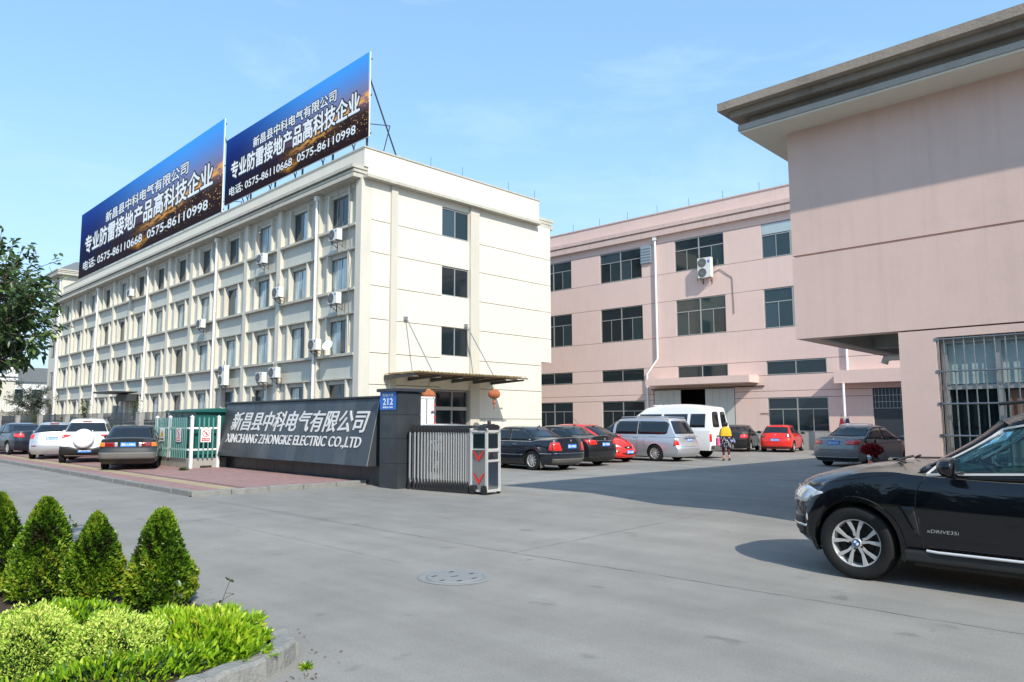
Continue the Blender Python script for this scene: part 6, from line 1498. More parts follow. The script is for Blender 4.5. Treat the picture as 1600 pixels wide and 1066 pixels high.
# ---------------------------------------------------------------- large black sport utility car in the foreground
r_ = 2.93/2+.89-4.89
fx = 2.93/2
def emblem(wheel, rim, tw):
    yo = tw/2*.66 + .0135
    for i in range(4):
        k = MB(); a0 = math.pi/2*i; V = [(0,yo,0)] + [(.028*math.cos(a0+math.pi/2*j/6), yo, .028*math.sin(a0+math.pi/2*j/6)) for j in range(7)]
        k.add(V, [(0,j+1,j+2) for j in range(6)]); link('hub_badge', k.mesh('hub_badge', M['badgeblue'] if i % 2 else M['letters'], fix=False), wheel)
    k = MB(); k.lathe([(.028,yo-.001),(.029,yo+.002),(.036,yo+.001),(.038,yo-.004)], axis='y', n=28); link('badge_ring', k.mesh('badge_ring', M['black']), wheel)
M['badgeblue'] = mat('badge_blue', (0.02,0.18,0.62), .3)
def suv_details(t, B, q):
    pm = M['p_black']
    S = lambda sg: (lambda x, z: B.gside(x, z, sg))
    ztop = 1.66
    for sg in (1, -1):
        # frame of the cabin round the open windows
        k = MB(); ribbon(k, S(sg), [(.0,1.580),(.2,1.545),(.35,1.47),(.5,1.365),(.63,1.262),(.80,1.10)], [(.03,1.70),(.21,1.635),(.37,1.545),(.57,1.42),(.78,1.27),(.98,1.10)], 18, 3, .002, .05); part('windscreen_pillar', k, pm, t)
        k = MB(); ribbon(k, S(sg), [(-2.05,1.47),(-1.2,1.555),(-.3,1.585),(.02,1.580)], [(-2.1,1.66),(-1.2,1.70),(-.3,1.72),(.05,1.70)], 18, 3, .002, .05); part('roof_rail_panel', k, pm, t)
        k = MB(); ribbon(k, S(sg), [(-2.42,1.08),(.90,1.06)], [(-2.42,1.175),(-1.5,1.15),(.82,1.10)], 22, 2, .002, .05); part('belt_panel', k, pm, t)
        k = MB(); ribbon(k, S(sg), [(-2.45,1.16),(-2.02,1.16)], [(-2.20,1.49),(-1.82,1.50)], 6, 4, .002, .05); part('rear_quarter', k, pm, t)
        for a, b in ((-.36,-.24),(-1.28,-1.18)):
            k = MB(); ribbon(k, S(sg), [(a,1.14),(b,1.13)], [(a+.05,1.59),(b+.05,1.59)], 3, 4, .001, .04); part('door_pillar', k, M['trim'], t)
        k = MB(); line_on(k, lambda x, z: B.gside(x, z, sg) + Vector((0, sg*.010, 0)), [(-2.02,1.20),(-1.4,1.165),(0,1.130),(.50,1.105),(.80,1.09)], .020, n=34); line_on(k, lambda x, z: B.gside(x, z, sg) + Vector((0, sg*.010, 0)), [(.80,1.09),(.635,1.253),(.505,1.357),(.352,1.462),(.20,1.535),(.0,1.572),(-.3,1.590),(-1.2,1.565),(-1.95,1.48)], .018, n=50); part('chrome_window_trim', k, M['trimbright'], t)
        # wheel arch cladding
        for cx in (-fx, fx):
            k = MB(); n = 22; Q = []
            for i in range(n+1):
                a = R(-18) + (math.pi+R(36))*i/n
                for rr_ in (.425, .468): 
                    x, z = cx + rr_*math.cos(a), .37 + rr_*math.sin(a); z = max(z, .215); p = B.side(x, z, sg); Q.append((x, p.y + sg*.012, z))
            F = [(2*i, 2*i+1, 2*i+3, 2*i+2) for i in range(n)]; Q2 = [(x, y - sg*.05, z) for x,y,z in Q]; K = len(Q)
            k.add(Q+Q2, F + [tuple(K+v for v in f[::-1]) for f in F] + [(2*i, 2*i+2, K+2*i+2, K+2*i) for i in range(n)] + [(2*i+1, K+2*i+1, K+2*i+3, 2*i+3) for i in range(n)], False); part('wheel_arch_trim', k, M['p_black'], t)
            k = MB()
            for i in range(n):
                pass
        # side step
        k = MB(); y = sg*(B.W-.01); k.rbox(-.98, 1.0, min(y-sg*.10, y+sg*.05), max(y-sg*.10, y+sg*.05), .262, .365, .02); part('side_step', k, M['trim'], t)
        k = MB(); k.tube([(-1.0,y+sg*.062,.372),(.70,y+sg*.062,.372),(.80,y+sg*.04,.375)], .013, 8); part('step_trim', k, M['trimbright'], t)
        k = MB()
        for i in range(34): k.bar((-.98+.052*i, y-sg*.01, .371),(-.98+.052*i+.03, y+sg*.05, .371),.02,.012)
        part('step_treads', k, M['black'], t)
        # fender vent and badges on the door
        k = MB(); F_ = lambda x, z: B.side(x, z, sg)
        ribbon(k, F_, [(.885,.50),(.865,.505)], [(1.03,.77),(.90,.78)], 4, 8, .003, .01); part('fender_vent', k, M['trim'], t)
        k = MB(); line_on(k, lambda x, z: B.side(x, z, sg) + Vector((0,sg*.010,0)), [(.855,.50),(.93,.56),(.985,.66),(1.03,.775)], .010, n=12); part('vent_trim', k, pm, t)
        # mirror glass, lower shell
        p = B.gside(.50, 1.15, sg); k = MB(); k.rbox(.478,.488, min(p.y+sg*.12, p.y+sg*.30), max(p.y+sg*.12, p.y+sg*.30), 1.135, 1.26, .004); part('mirror_glass', k, M['chrome'], t)
        k = MB(); k.tube([(-2.0,sg*.70,1.70),(-1.8,sg*.70,1.765),(-.2,sg*.71,1.80),(.2,sg*.68,1.77)], .016, 8); part('roof_rail', k, M['trim'], t)
    o = B.side(.80, .56, 1)
    text_mesh('badge_lettering', 'xDRIVE35i', M['chrome'], t, (.80, o.y+.012, .545), (-1,0,0), (0,0,1), .27, .032, .006, .01, .15)
    # roof skin with sunroof, cabin shell
    k = MB(); V = []; F = []; na, nb = 20, 10
    for i in range(na+1):
        for j in range(nb+1): V.append(B.up(.005+.99*i/na, -1+2*j/nb, 1.0))
    F = [(i*(nb+1)+j, (i+1)*(nb+1)+j, (i+1)*(nb+1)+j+1, i*(nb+1)+j+1) for i in range(na) for j in range(nb)]
    K = len(V); V2 = [(x*.995, y*.985, z-.03) for x,y,z in V]; F2 = [tuple(K+v for v in f[::-1]) for f in F]
    k.add(V+V2, F+F2, True); part('roof', k, pm, t, fix=False)
    # interior
    k = MB()
    for y in (-.38, .38):
        k.rbox(-.42,-.18, y-.24, y+.24, .9, 1.28, .06); k.rbox(-.40,-.24, y-.13, y+.13, 1.30, 1.46, .05); k.rbox(-1.5,-1.30, y-.3, y+.3, .9, 1.22, .06); k.rbox(-1.5,-1.38, y-.12, y+.12, 1.24, 1.38, .04)
    k.rbox(.42, 1.0, -.72, .72, .95, 1.10, .04); part('seats_and_dashboard', k, mat('dark_leather', (.03,.026,.024), .6), t)
    k = MB(); n = 26; c = Vector((.30, .38, 1.12)); ax = Vector((-.55,0,.84)).normalized(); u = Vector((0,1,0)); v = ax.cross(u)
    k.tube([c+(u*math.cos(2*math.pi*i/n)+v*math.sin(2*math.pi*i/n))*.19 for i in range(n+1)], .014, 8, cap=False); k.bar(c-u*.18, c+u*.18, .03, .02); k.bar(c, c+Vector((.35,0,-.2)), .05); part('steering_wheel', k, M['trim'], t)
    k = MB(); k.rbox(.30,.33,-.11,.11,1.44,1.50,.01); part('inner_mirror', k, M['trim'], t)
    # nose: kidney grilles, lamps, bumper openings
    for sg in (1,-1):
        k = MB(); E_ = lambda y, z: B.end(y, z, True)
        ribbon(k, E_, [(sg*.06,.66),(sg*.36,.68)], [(sg*.05,.90),(sg*.38,.90)], 8, 4, .012, .02); part('grille', k, M['black'], t)
        k = MB(); line_on(k, lambda y, z: B.end(y, z, True)+Vector((.018,0,0)), [(sg*.05,.65),(sg*.37,.67),(sg*.39,.91),(sg*.04,.91),(sg*.05,.65)], .02, n=20); part('grille_rim', k, M['chrome'], t)
        k = MB(); ribbon(k, E_, [(sg*.50,.36),(sg*.84,.38)], [(sg*.52,.56),(sg*.86,.58)], 6, 3, .006, .02); part('bumper_intake', k, M['trim'], t)
        k = MB(); ribbon(k, E_, [(sg*.56,.47),(sg*.88,.48)], [(sg*.56,.50),(sg*.88,.505)], 6, 2, .02, .02); part('intake_strip', k, M['chrome'], t)
        k = MB(); ribbon(k, lambda x, z: B.side(x, z, sg), [(fx+.50,.55),(fx+.60,.56)], [(fx+.50,.60),(fx+.62,.62)], 4, 3, .008, .01); part('fog_lamp', k, M['lampwhite'], t)
        k = MB(); p = B.side(1.35, 1.10, sg); k.tube([(1.22,sg*.30,1.20),(1.02,sg*.72,1.19)], .012, 6); k.tube([(1.22,sg*.30,1.20),(1.12,sg*.12,1.235)], .014, 6); part('wiper', k, M['black'], t)
P = dict(paint='p_black', W=1.94, wb=2.93, z0=.24, res=(84, 20, 18), rf=0, plan=.085, roundf=.34, roundr=.2, drop=.045, crown=.045, gap=.055,
    deck=[(r_,1.05),(r_+.4,1.12),(-1.2,1.12),(0,1.09),(.9,1.125),(1.10,1.145),(1.29,1.135),(1.66,1.08),(1.95,1.01),(2.15,.935),(2.32,.83)],
    nose=[(0,fx+.62),(.12,fx+.76),(.3,fx+.84),(.6,fx+.85),(.85,fx+.84),(.95,fx+.80),(1,fx+.74)], tail=[(0,r_+.2),(.2,r_+.02),(.5,r_),(.8,r_+.05),(1,r_+.12)],
    sec=[(0,.90),(.08,.955),(.25,.985),(.45,.985),(.60,1.0),(.80,.985),(.93,.965),(1,.935)],
    green=dict(xbr=r_+.15, xtr=r_+.62, xtf=.30, xbf=1.17, zb=1.04, H=1.74, wt=.67, rc=.25, fc=-.38, dip=.125, de=4, wb=.935, pf=.15, rd=.045),
    open=True, screen=(.80,.64,1.12,1.66), rearwin=(.74,.62,1.18,1.62), surround=None,
    sidewin=[([(-.24,1.13),(.77,1.10)],[(-.20,1.585),(.0,1.575),(.2,1.54),(.35,1.465),(.5,1.36),(.63,1.256),(.765,1.115)]), ([(-1.18,1.15),(-.30,1.13)],[(-1.14,1.56),(-.28,1.585)]), ([(-1.98,1.18),(-1.26,1.15)],[(-1.84,1.48),(-1.22,1.55)])],
    mirror=(.55, 1.12), msize=1.22, handles=[(-.12,.98),(-1.1,1.0)], handle='paint',
    lamps=[('headlight','lampwhite',True,[(.42,.77),(.70,.74),(.86,.735)],[(.42,.88),(.68,.90),(.84,.90)],[(fx+.32,.845),(fx+.50,.775),(fx+.74,.735)],[(fx+.32,.86),(fx+.50,.885),(fx+.70,.90)]), ('tail_lamp','lampred',False,[(.45,.88),(.86,.88)],[(.45,1.04),(.84,1.04)],[(r_+.16,.88),(r_+.42,.92)],[(r_+.18,1.04),(r_+.40,1.04)])],
    endpanels=[('lower_intake','black',True,[(-.46,.34),(.46,.34)],[(-.50,.52),(.50,.52)],.006)],
    seams=[[(.84,.38),(.86,.6),(.89,.80),(.87,.95),(.80,1.06)],[(-.30,.36),(-.28,1.08)],[(-1.05,.5),(-1.25,.8),(-1.28,1.08)],[(1.85,.93),(1.70,.975),(1.38,1.03),(1.02,1.095)]],
    fseams=[], rseams=[[(-.8,.62),(.8,.62)]], rt=.365, rim=.245, tw=.255, spokes=5, wstyle='twin', spin=0, inset=.012, exhaust=.5, roundel=emblem, extra=[suv_details])
suv, SB = make_car('parked_suv', P, 'large black sport utility car in front, only its front half in view', 'car', (9.0, 2.90-2.93, 0), 90, None)
# ================================================================ WALKING WOMAN (seen from behind)
def skin_mesh(name, verts, edges, radii, m, parent, sub=2, root=0):
    me = bpy.data.meshes.new(name); me.from_pydata(verts, edges, []); o = bpy.data.objects.new(name, me); COL.objects.link(o)
    md = o.modifiers.new('s', 'SKIN'); md.use_smooth_shade = True
    for i, r_ in enumerate(radii): me.skin_vertices[0].data[i].radius = r_ if hasattr(r_, '__len__') else (r_, r_)
    for d in me.skin_vertices[0].data: d.use_root = False
    me.skin_vertices[0].data[root].use_root = True
    sb = o.modifiers.new('u', 'SUBSURF'); sb.levels = sub; sb.render_levels = sub
    bpy.context.view_layer.update()
    nm = bpy.data.meshes.new_from_object(o.evaluated_get(bpy.context.evaluated_depsgraph_get())); bpy.data.objects.remove(o)
    nm.name = name; nm.materials.clear(); nm.materials.append(m)
    for p in nm.polygons: p.use_smooth = True
    return link(name, nm, parent)
M['skin'] = mat('skin', (0.50, 0.29, 0.20), .6); M['hair'] = mat('black_hair', (0.012, 0.010, 0.010), .5, var=.3, vscale=30)
M['yellowtop'] = mat('yellow_cape_cloth', (0.72, 0.43, 0.02), .85, var=.15, vscale=14); M['maroon'] = mat('maroon_leggings', (0.10, 0.018, 0.03), .85)
def dots():
    m, n, l, b = newmat('navy_dotted_dress'); t = n.new('ShaderNodeTexCoord'); v = n.new('ShaderNodeTexVoronoi'); v.inputs['Scale'].default_value = 17; v.inputs['Randomness'].default_value = .35
    l.new(t.outputs['Object'], v.inputs['Vector']); r = n.new('ShaderNodeValToRGB'); r.color_ramp.interpolation = 'CONSTANT'; r.color_ramp.elements[0].color = (.7,.7,.68,1); r.color_ramp.elements[1].position = .30; r.color_ramp.elements[1].color = (.012,.012,.03,1)
    l.new(v.outputs['Distance'], r.inputs[0]); l.new(r.outputs[0], b.inputs['Base Color']); b.inputs['Roughness'].default_value = .9; return m
M['dots'] = dots()
wo = thing('person', 'woman in yellow cape top and dotted navy dress walking away across the yard', 'person', (28.5, 15.2, 0), R(44-90))   # local +y = her forward
V = [(0,0,.88),(0,.0,1.05),(0,.0,1.22),(0,.01,1.34),(0,.02,1.41),(0,.03,1.47),(0,.03,1.55),
     (-.09,0,.84),(-.10,.08,.47),(-.095,.02,.09),(-.10,.12,.035),
     (.09,0,.84),(.09,-.02,.47),(.095,-.10,.12),(.10,-.01,.05),
     (-.16,0,1.32),(-.22,.02,1.08),(-.20,.12,.86),(-.19,.15,.79),
     (.16,0,1.32),(.24,-.04,1.08),(.31,-.02,.87),(.35,.0,.80)]
E_ = [(0,1),(1,2),(2,3),(3,4),(4,5),(5,6),(0,7),(7,8),(8,9),(9,10),(0,11),(11,12),(12,13),(13,14),(3,15),(15,16),(16,17),(17,18),(3,19),(19,20),(20,21),(21,22)]
Rr = [(.15,.11),(.12,.095),(.15,.105),(.10,.07),(.047,.047),(.085,.085),(.075,.085),(.088,.088),(.056,.056),(.034,.036),(.038,.028),(.088,.088),(.056,.056),(.034,.036),(.038,.028),(.055,.055),(.040,.040),(.027,.027),(.028,.018),(.055,.055),(.040,.040),(.027,.027),(.028,.018)]
skin_mesh('body', V, E_, Rr, M['skin'], wo, 2, 0)
def hand(px, py, pz, sg):
    for i in range(4):
        o = (px+.008*(i-1.5)*2, py, pz); L = (.055,.065,.062,.048)[i]
        skin_mesh('finger', [o, (o[0]+sg*.006, o[1]+.012, o[2]-L*.5), (o[0]+sg*.004, o[1]+.026, o[2]-L)], [(0,1),(1,2)], [.009,.008,.006], M['skin'], wo, 1)
    o = (px, py+.02, pz+.01); skin_mesh('thumb', [o, (o[0]-sg*.012, o[1]+.03, o[2]-.02), (o[0]-sg*.010, o[1]+.04, o[2]-.045)], [(0,1),(1,2)], [.010,.009,.007], M['skin'], wo, 1)
hand(-.19, .15, .78, -1); hand(.36, .0, .79, 1)
skin_mesh('leggings', [(-.09,0,.80),(-.10,.08,.47),(-.096,.03,.20)], [(0,1),(1,2)], [.094,.062,.048], M['maroon'], wo, 2)
skin_mesh('leggings', [(.09,0,.80),(.09,-.02,.47),(.094,-.08,.22)], [(0,1),(1,2)], [.094,.062,.048], M['maroon'], wo, 2)
def garment(name, prof, m, n=28, wave=.0, k_=7):
    V = []; F = []; q = len(prof)
    for i in range(n):
        a = 2*math.pi*i/n
        for j, (rx, ry, z, oy) in enumerate(prof):
            w = 1 + wave*(1-j/(q-1))*math.sin(k_*a+1); V.append((rx*w*math.cos(a), ry*w*math.sin(a)+oy, z))
    for i in range(n):
        for j in range(q-1): F.append((i*q+j, ((i+1)%n)*q+j, ((i+1)%n)*q+j+1, i*q+j+1))
    k = MB(); k.add(V, F, True); return part(name, k, m, wo)
garment('dress', [(.235,.20,.56,.0),(.225,.185,.70,0),(.19,.15,.90,0),(.155,.125,1.05,0),(.165,.13,1.18,0),(.17,.12,1.30,0),(.10,.08,1.37,.01)], M['dots'], wave=.07)
garment('cape_top', [(.275,.17,1.02,0),(.265,.165,1.10,0),(.245,.15,1.20,0),(.205,.125,1.31,0),(.13,.095,1.37,.01),(.055,.055,1.41,.02)], M['yellowtop'], wave=.06, k_=5)
skin_mesh('sleeve', [(-.16,0,1.32),(-.22,.02,1.10),(-.21,.09,.93)], [(0,1),(1,2)], [.060,.050,.036], M['hair'], wo, 2)
skin_mesh('sleeve', [(.16,0,1.32),(.24,-.04,1.10),(.29,-.03,.93)], [(0,1),(1,2)], [.060,.050,.036], M['hair'], wo, 2)
skin_mesh('hair', [(0,.0,1.40),(0,-.005,1.48),(0,.0,1.555),(0,.03,1.60)], [(0,1),(1,2),(2,3)], [(.085,.06),(.105,.095),(.105,.10),(.07,.07)], M['hair'], wo, 2)
skin_mesh('hair_bun', [(-.09,-.03,1.52),(-.12,-.05,1.48)], [(0,1)], [.055,.045], M['hair'], wo, 1)
for sg, y, z in ((-1,.10,0),(1,-.04,.02)):
    k = MB(); k.rbox(sg*.10-.042, sg*.10+.042, y-.10, y+.10, z, z+.035, .012); k.box(sg*.10-.02,sg*.10+.02,y-.10,y-.07,z+.03,z+.10); part('sandal', k, M['black'], wo)
bg = thing('handbag', 'pink handbag carried at the woman left side', 'handbag', (28.5, 15.2, 0), R(44-90))
k = MB(); k.rbox(-.36,-.25,-.02,.24,.62,.94,.03); part('bag_body', k, mat('pink_bag', (.75,.10,.25), .5), bg)
k = MB(); k.tube([(-.30,.02,.93),(-.27,.10,1.06),(-.30,.20,.93)], .010, 6); part('strap', k, M['darkred'] if 'darkred' in M else M['lampdark'], bg)

# ================================================================ SCOOTER beside the gatehouse
sc = thing('electric_scooter', 'black electric scooter with red fluffy handlebar muff beside the gatehouse corner', 'scooter', (17.45, 5.46, 0), R(128))
Q_ = lambda name, mb, m: part(name, mb, m, sc)
ty2, ri2 = wheel_meshes(.22, .09, .14, 6, 'plain')
for x in (-.62, .62):
    w = link('wheel', ty2, sc, (x, 0, .22)); link('rim', ri2, w)
k = MB(); k.tube([(-.62,.0,.22),(-.3,0,.34),(.25,0,.30),(.42,0,.55),(.34,0,.98)], [.05,.07,.07,.06,.03], 12); Q_('frame', k, M['darkmetal'])
k = MB(); k.add([(.30,-.16,.30),(.30,.16,.30),(.46,.14,.42),(.46,-.14,.42),(.30,-.17,.80),(.30,.17,.80),(.42,.12,.86),(.42,-.12,.86),(.32,0,.96),(.36,0,.96)],
    [(0,1,5,4),(2,3,7,6),(0,3,2,1),(0,4,7,3),(1,2,6,5),(4,5,8),(7,6,9),(5,6,9,8),(4,8,9,7)]); Q_('leg_shield', k, M['p_black'])
k = MB(); k.rbox(-.55,.0,-.15,.15,.42,.68,.08); k.rbox(-.80,-.42,-.12,.12,.46,.62,.05); Q_('rear_body', k, M['p_black'])
k = MB(); k.rbox(-.30,.30,-.16,.16,.26,.32,.02); Q_('footboard', k, M['trim'])
k = MB(); k.rbox(-.92,-.46,-.22,.22,.74,1.10,.10); Q_('top_box', k, M['p_black'])
k = MB(); k.tube([(.33,-.34,1.0),(.35,-.18,.99),(.36,0,.96),(.35,.18,.99),(.33,.34,1.0)], .016, 8); Q_('handlebar', k, M['galv'])
for sg in (1,-1):
    k = MB(); k.tube([(.36,sg*.22,.99),(.40,sg*.27,1.16)], .008, 6); k.lathe([(0,.0),(.055,.005),(.05,.02),(0,.02)], (0,0,0), 'x', 14); Q_('mirror', k, M['trim']) if False else None
    k = MB(); k.tube([(.36,sg*.22,.99),(.40,sg*.27,1.16)], .008, 6); k.v += []; Q_('mirror_stalk', k, M['trim'])
    k = MB(); k.lathe([(0,0),(.06,.005),(.055,.025),(0,.03)], (.40,sg*.28,1.20), 'x', 14); Q_('mirror', k, M['trim'])
k = MB(); k.lathe([(0,.02),(.08,.0),(.10,-.05),(0,-.08)], (.46,0,.84), 'x', 18); Q_('headlamp', k, M['lampwhite'])
k = MB(); k.tube([(-.62,.1,.22),(-.50,.14,.55)], .02, 8); k.tube([(-.62,-.1,.22),(-.50,-.14,.55)], .02, 8); k.tube([(-.05,.1,.28),(-.02,.22,.01)], .014, 6); Q_('shock_absorber', k, M['galv'])
M['redfur'] = mat('red_fluffy_cover', (0.35, 0.01, 0.015), .95, var=.4, vscale=20)
def tufts(n, cx, cy, cz, rx, ry, rz, s, name, m, parent):
    V = np.zeros((n, 3, 3)); d = RNG.normal(size=(n,3)); d /= np.linalg.norm(d, axis=1)[:,None]; p = d*np.array([rx,ry,rz]) + np.array([cx,cy,cz])
    e = RNG.normal(size=(n,3)); e -= d*(e*d).sum(1)[:,None]; e /= np.linalg.norm(e, axis=1)[:,None]
    V[:,0] = p - e*s*.3; V[:,1] = p + e*s*.3; V[:,2] = p + d*s + RNG.normal(size=(n,3))*s*.35
    me = bpy.data.meshes.new(name); me.from_pydata(V.reshape(-1,3).tolist(), [], [(3*i,3*i+1,3*i+2) for i in range(n)]); me.materials.append(m); return link(name, me, parent)
k = MB(); k.rbox(-.52,.02,-.17,.17,.66,.84,.06); Q_('seat', k, M['p_black'])
k = MB(); k.lathe([(0,0),(.13,.02),(.16,.07),(.13,.12),(0,.14)], (.34,0,.98), n=16)
tufts(900, .38, 0, 1.0, .12, .30, .07, .07, 'fluffy_handlebar_muff', M['redfur'], sc)

# ================================================================ PLANTS
def leafmat(name, cols, rough=.5, trans=.25, hue=None):
    """leaf colour varies leaf by leaf through a stored tone number"""
    m, n, l, b = newmat(name); a = n.new('ShaderNodeAttribute'); a.attribute_name = 'leaf_tone'
    r = n.new('ShaderNodeValToRGB'); e = r.color_ramp.elements
    e[0].position = cols[0][0]; e[0].color = cols[0][1] + (1,); e[1].position = cols[-1][0]; e[1].color = cols[-1][1] + (1,)
    for p_, c_ in cols[1:-1]: x = e.new(p_); x.color = c_ + (1,)
    l.new(a.outputs['Fac'], r.inputs[0]); l.new(r.outputs[0], b.inputs['Base Color']); b.inputs['Roughness'].default_value = rough
    tl = n.new('ShaderNodeBsdfTranslucent'); l.new(r.outputs[0], tl.inputs[0]); mx_ = n.new('ShaderNodeMixShader'); mx_.inputs[0].default_value = trans
    l.new(b.outputs[0], mx_.inputs[1]); l.new(tl.outputs[0], mx_.inputs[2]); l.new(mx_.outputs[0], n['Material Output'].inputs['Surface']); return m
def leaves(name, P, D, L, Wd, m, parent, leaf_tone=None, curl=.25, droop=0.0, six=False):
    """P roots (n,3), D directions (n,3), L lengths (n), Wd width ratio: each leaf a folded four- or six-sided blade"""
    n = len(P); D = D/np.linalg.norm(D, axis=1)[:,None]; up = RNG.normal(size=(n,3))*.8 + np.array([0,0,1.0])
    S = np.cross(D, up); S /= np.linalg.norm(S, axis=1)[:,None]+1e-9; N = np.cross(S, D)
    L = np.asarray(L)[:,None]; w = L*Wd*.5
    tip = P + D*L - N*L*curl*.6 - np.array([0,0,1])*L*droop
    if six:
        q1 = P + D*L*.32; q2 = P + D*L*.70 - N*L*curl*.2 - np.array([0,0,1])*L*droop*.4
        V = np.stack([P, q1-S*w*.9+N*w*.25, q2-S*w*.75+N*w*.2, tip, q2+S*w*.75+N*w*.2, q1+S*w*.9+N*w*.25, (q1+q2)/2], 1); k = 7
        F = [(0,1,6),(1,2,6),(2,3,6),(3,4,6),(4,5,6),(5,0,6)]
    else:
        md = P + D*L*.5; V = np.stack([P, md-S*w+N*w*.3, tip, md+S*w+N*w*.3], 1); k = 4; F = [(0,1,2),(0,2,3)]
    nf = len(F); FF = (np.array(F)[None] + (np.arange(n)*k)[:,None,None]).reshape(-1,3)
    me = bpy.data.meshes.new(name); me.vertices.add(n*k); me.vertices.foreach_set('co', V.reshape(-1)); me.loops.add(len(FF)*3); me.loops.foreach_set('vertex_index', FF.reshape(-1).astype(np.int32))
    me.polygons.add(len(FF)); me.polygons.foreach_set('loop_start', (np.arange(len(FF))*3).astype(np.int32)); me.polygons.foreach_set('loop_total', np.full(len(FF), 3, np.int32))
    at = me.attributes.new('leaf_tone', 'FLOAT', 'FACE'); r_ = leaf_tone if leaf_tone is not None else RNG.random(n); at.data.foreach_set('value', np.repeat(r_, nf).astype(np.float32))
    me.materials.append(m); me.update(); me.validate(); return link(name, me, parent)
GD = [(0,(.040,.020,.018)),(.2,(.022,.036,.008)),(.45,(.050,.120,.010)),(.7,(.13,.26,.015)),(.95,(.26,.40,.035)),(1,(.30,.34,.03))]
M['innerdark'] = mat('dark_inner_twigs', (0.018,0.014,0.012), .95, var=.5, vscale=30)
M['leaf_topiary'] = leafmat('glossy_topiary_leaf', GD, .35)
M['leaf_yellow'] = leafmat('yellow_green_shrub_leaf', [(0,(.08,.20,.02)),(.3,(.30,.50,.05)),(.75,(.68,.84,.16)),(1,(.80,.78,.20))], .5, .3)
M['leaf_lime'] = leafmat('lime_green_leaf', [(0,(.05,.15,.008)),(.4,(.17,.34,.012)),(.8,(.34,.54,.02)),(1,(.52,.62,.05))], .35, .3)
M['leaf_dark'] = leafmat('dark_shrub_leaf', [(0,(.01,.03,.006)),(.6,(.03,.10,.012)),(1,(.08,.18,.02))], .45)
M['leaf_tree'] = leafmat('dark_tree_leaf', [(0,(.020,.045,.014)),(.45,(.055,.105,.030)),(.8,(.11,.18,.05)),(1,(.22,.28,.10))], .38)
M['leaf_far'] = leafmat('greyish_tree_leaf', [(0,(.05,.075,.06)),(.6,(.09,.125,.095)),(1,(.16,.19,.15))], .7)
M['leaf_creeper'] = leafmat('creeper_leaf', [(0,(.02,.045,.012)),(.6,(.06,.10,.02)),(1,(.14,.15,.04))], .6)
def sph(n):
    d = RNG.normal(size=(n,3)); return d/np.linalg.norm(d, axis=1)[:,None]

def topiary(x, y, h, w, label, seed):
    t = thing('topiary_bush', label, 'topiary bush', (x, y, .1), 0, 'clipped cone bushes in the planter')
    k = MB(); k.tube([(0,0,-.05),(.01,0,h*.4),(0,.01,h*.8)], [.03,.022,.01], 8); part('trunk', k, M['bark'], t)
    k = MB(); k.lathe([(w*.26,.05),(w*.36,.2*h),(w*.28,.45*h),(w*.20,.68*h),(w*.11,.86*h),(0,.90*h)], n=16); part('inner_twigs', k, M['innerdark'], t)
    n = 15000; u = RNG.random(n)**.9; a = RNG.random(n)*2*math.pi
    def rad(u): return w*.5*np.interp(u, [0,.10,.22,.38,.50,.58,.72,.84,.93,.98,1], [.88,1,.97,.87,.75,.66,.50,.35,.22,.11,0])
    cl = np.sin(5*a+seed*3+u*9)*np.sin(u*17+seed+3*a) + .6*np.sin(11*a-seed+u*23); lob = 1 + .08*np.sin(3*a+seed+u*7) + .085*cl
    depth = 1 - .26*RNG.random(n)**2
    r_ = rad(u)*lob*depth; z = .04 + u*(h-.04)
    z = z + .02*cl; P = np.stack([r_*np.cos(a), r_*np.sin(a), z], 1)
    nrm = np.stack([np.cos(a), np.sin(a), .35+1.2*u**2], 1); D = nrm + RNG.normal(size=(n,3))*.55 + np.array([0,0,.55])
    leaves('foliage', P, D, RNG.uniform(.024,.050,n), .48, M['leaf_topiary'], t, leaf_tone=np.clip(RNG.normal(.55,.15,n)+.30*cl-.30*np.exp(-((u-.66)/.13)**2)+.10*(u<.45)+.10*(depth-.85)*5, 0, 1))  # tone set by place: lighter clumps and lower part, darker hollows and inside
    return t
topiary(2.34, 6.28, .75, .51, 'cone topiary on the right, standing apart nearest the road', 1.0)
topiary(2.01, 6.84, .70, .46, 'short cone topiary second from the right', 2.3)
topiary(1.72, 7.22, .82, .52, 'tall narrow cone topiary second from the left', 3.1)
topiary(1.46, 7.72, .84, .52, 'cone topiary cut by the left edge of the picture', 4.4)
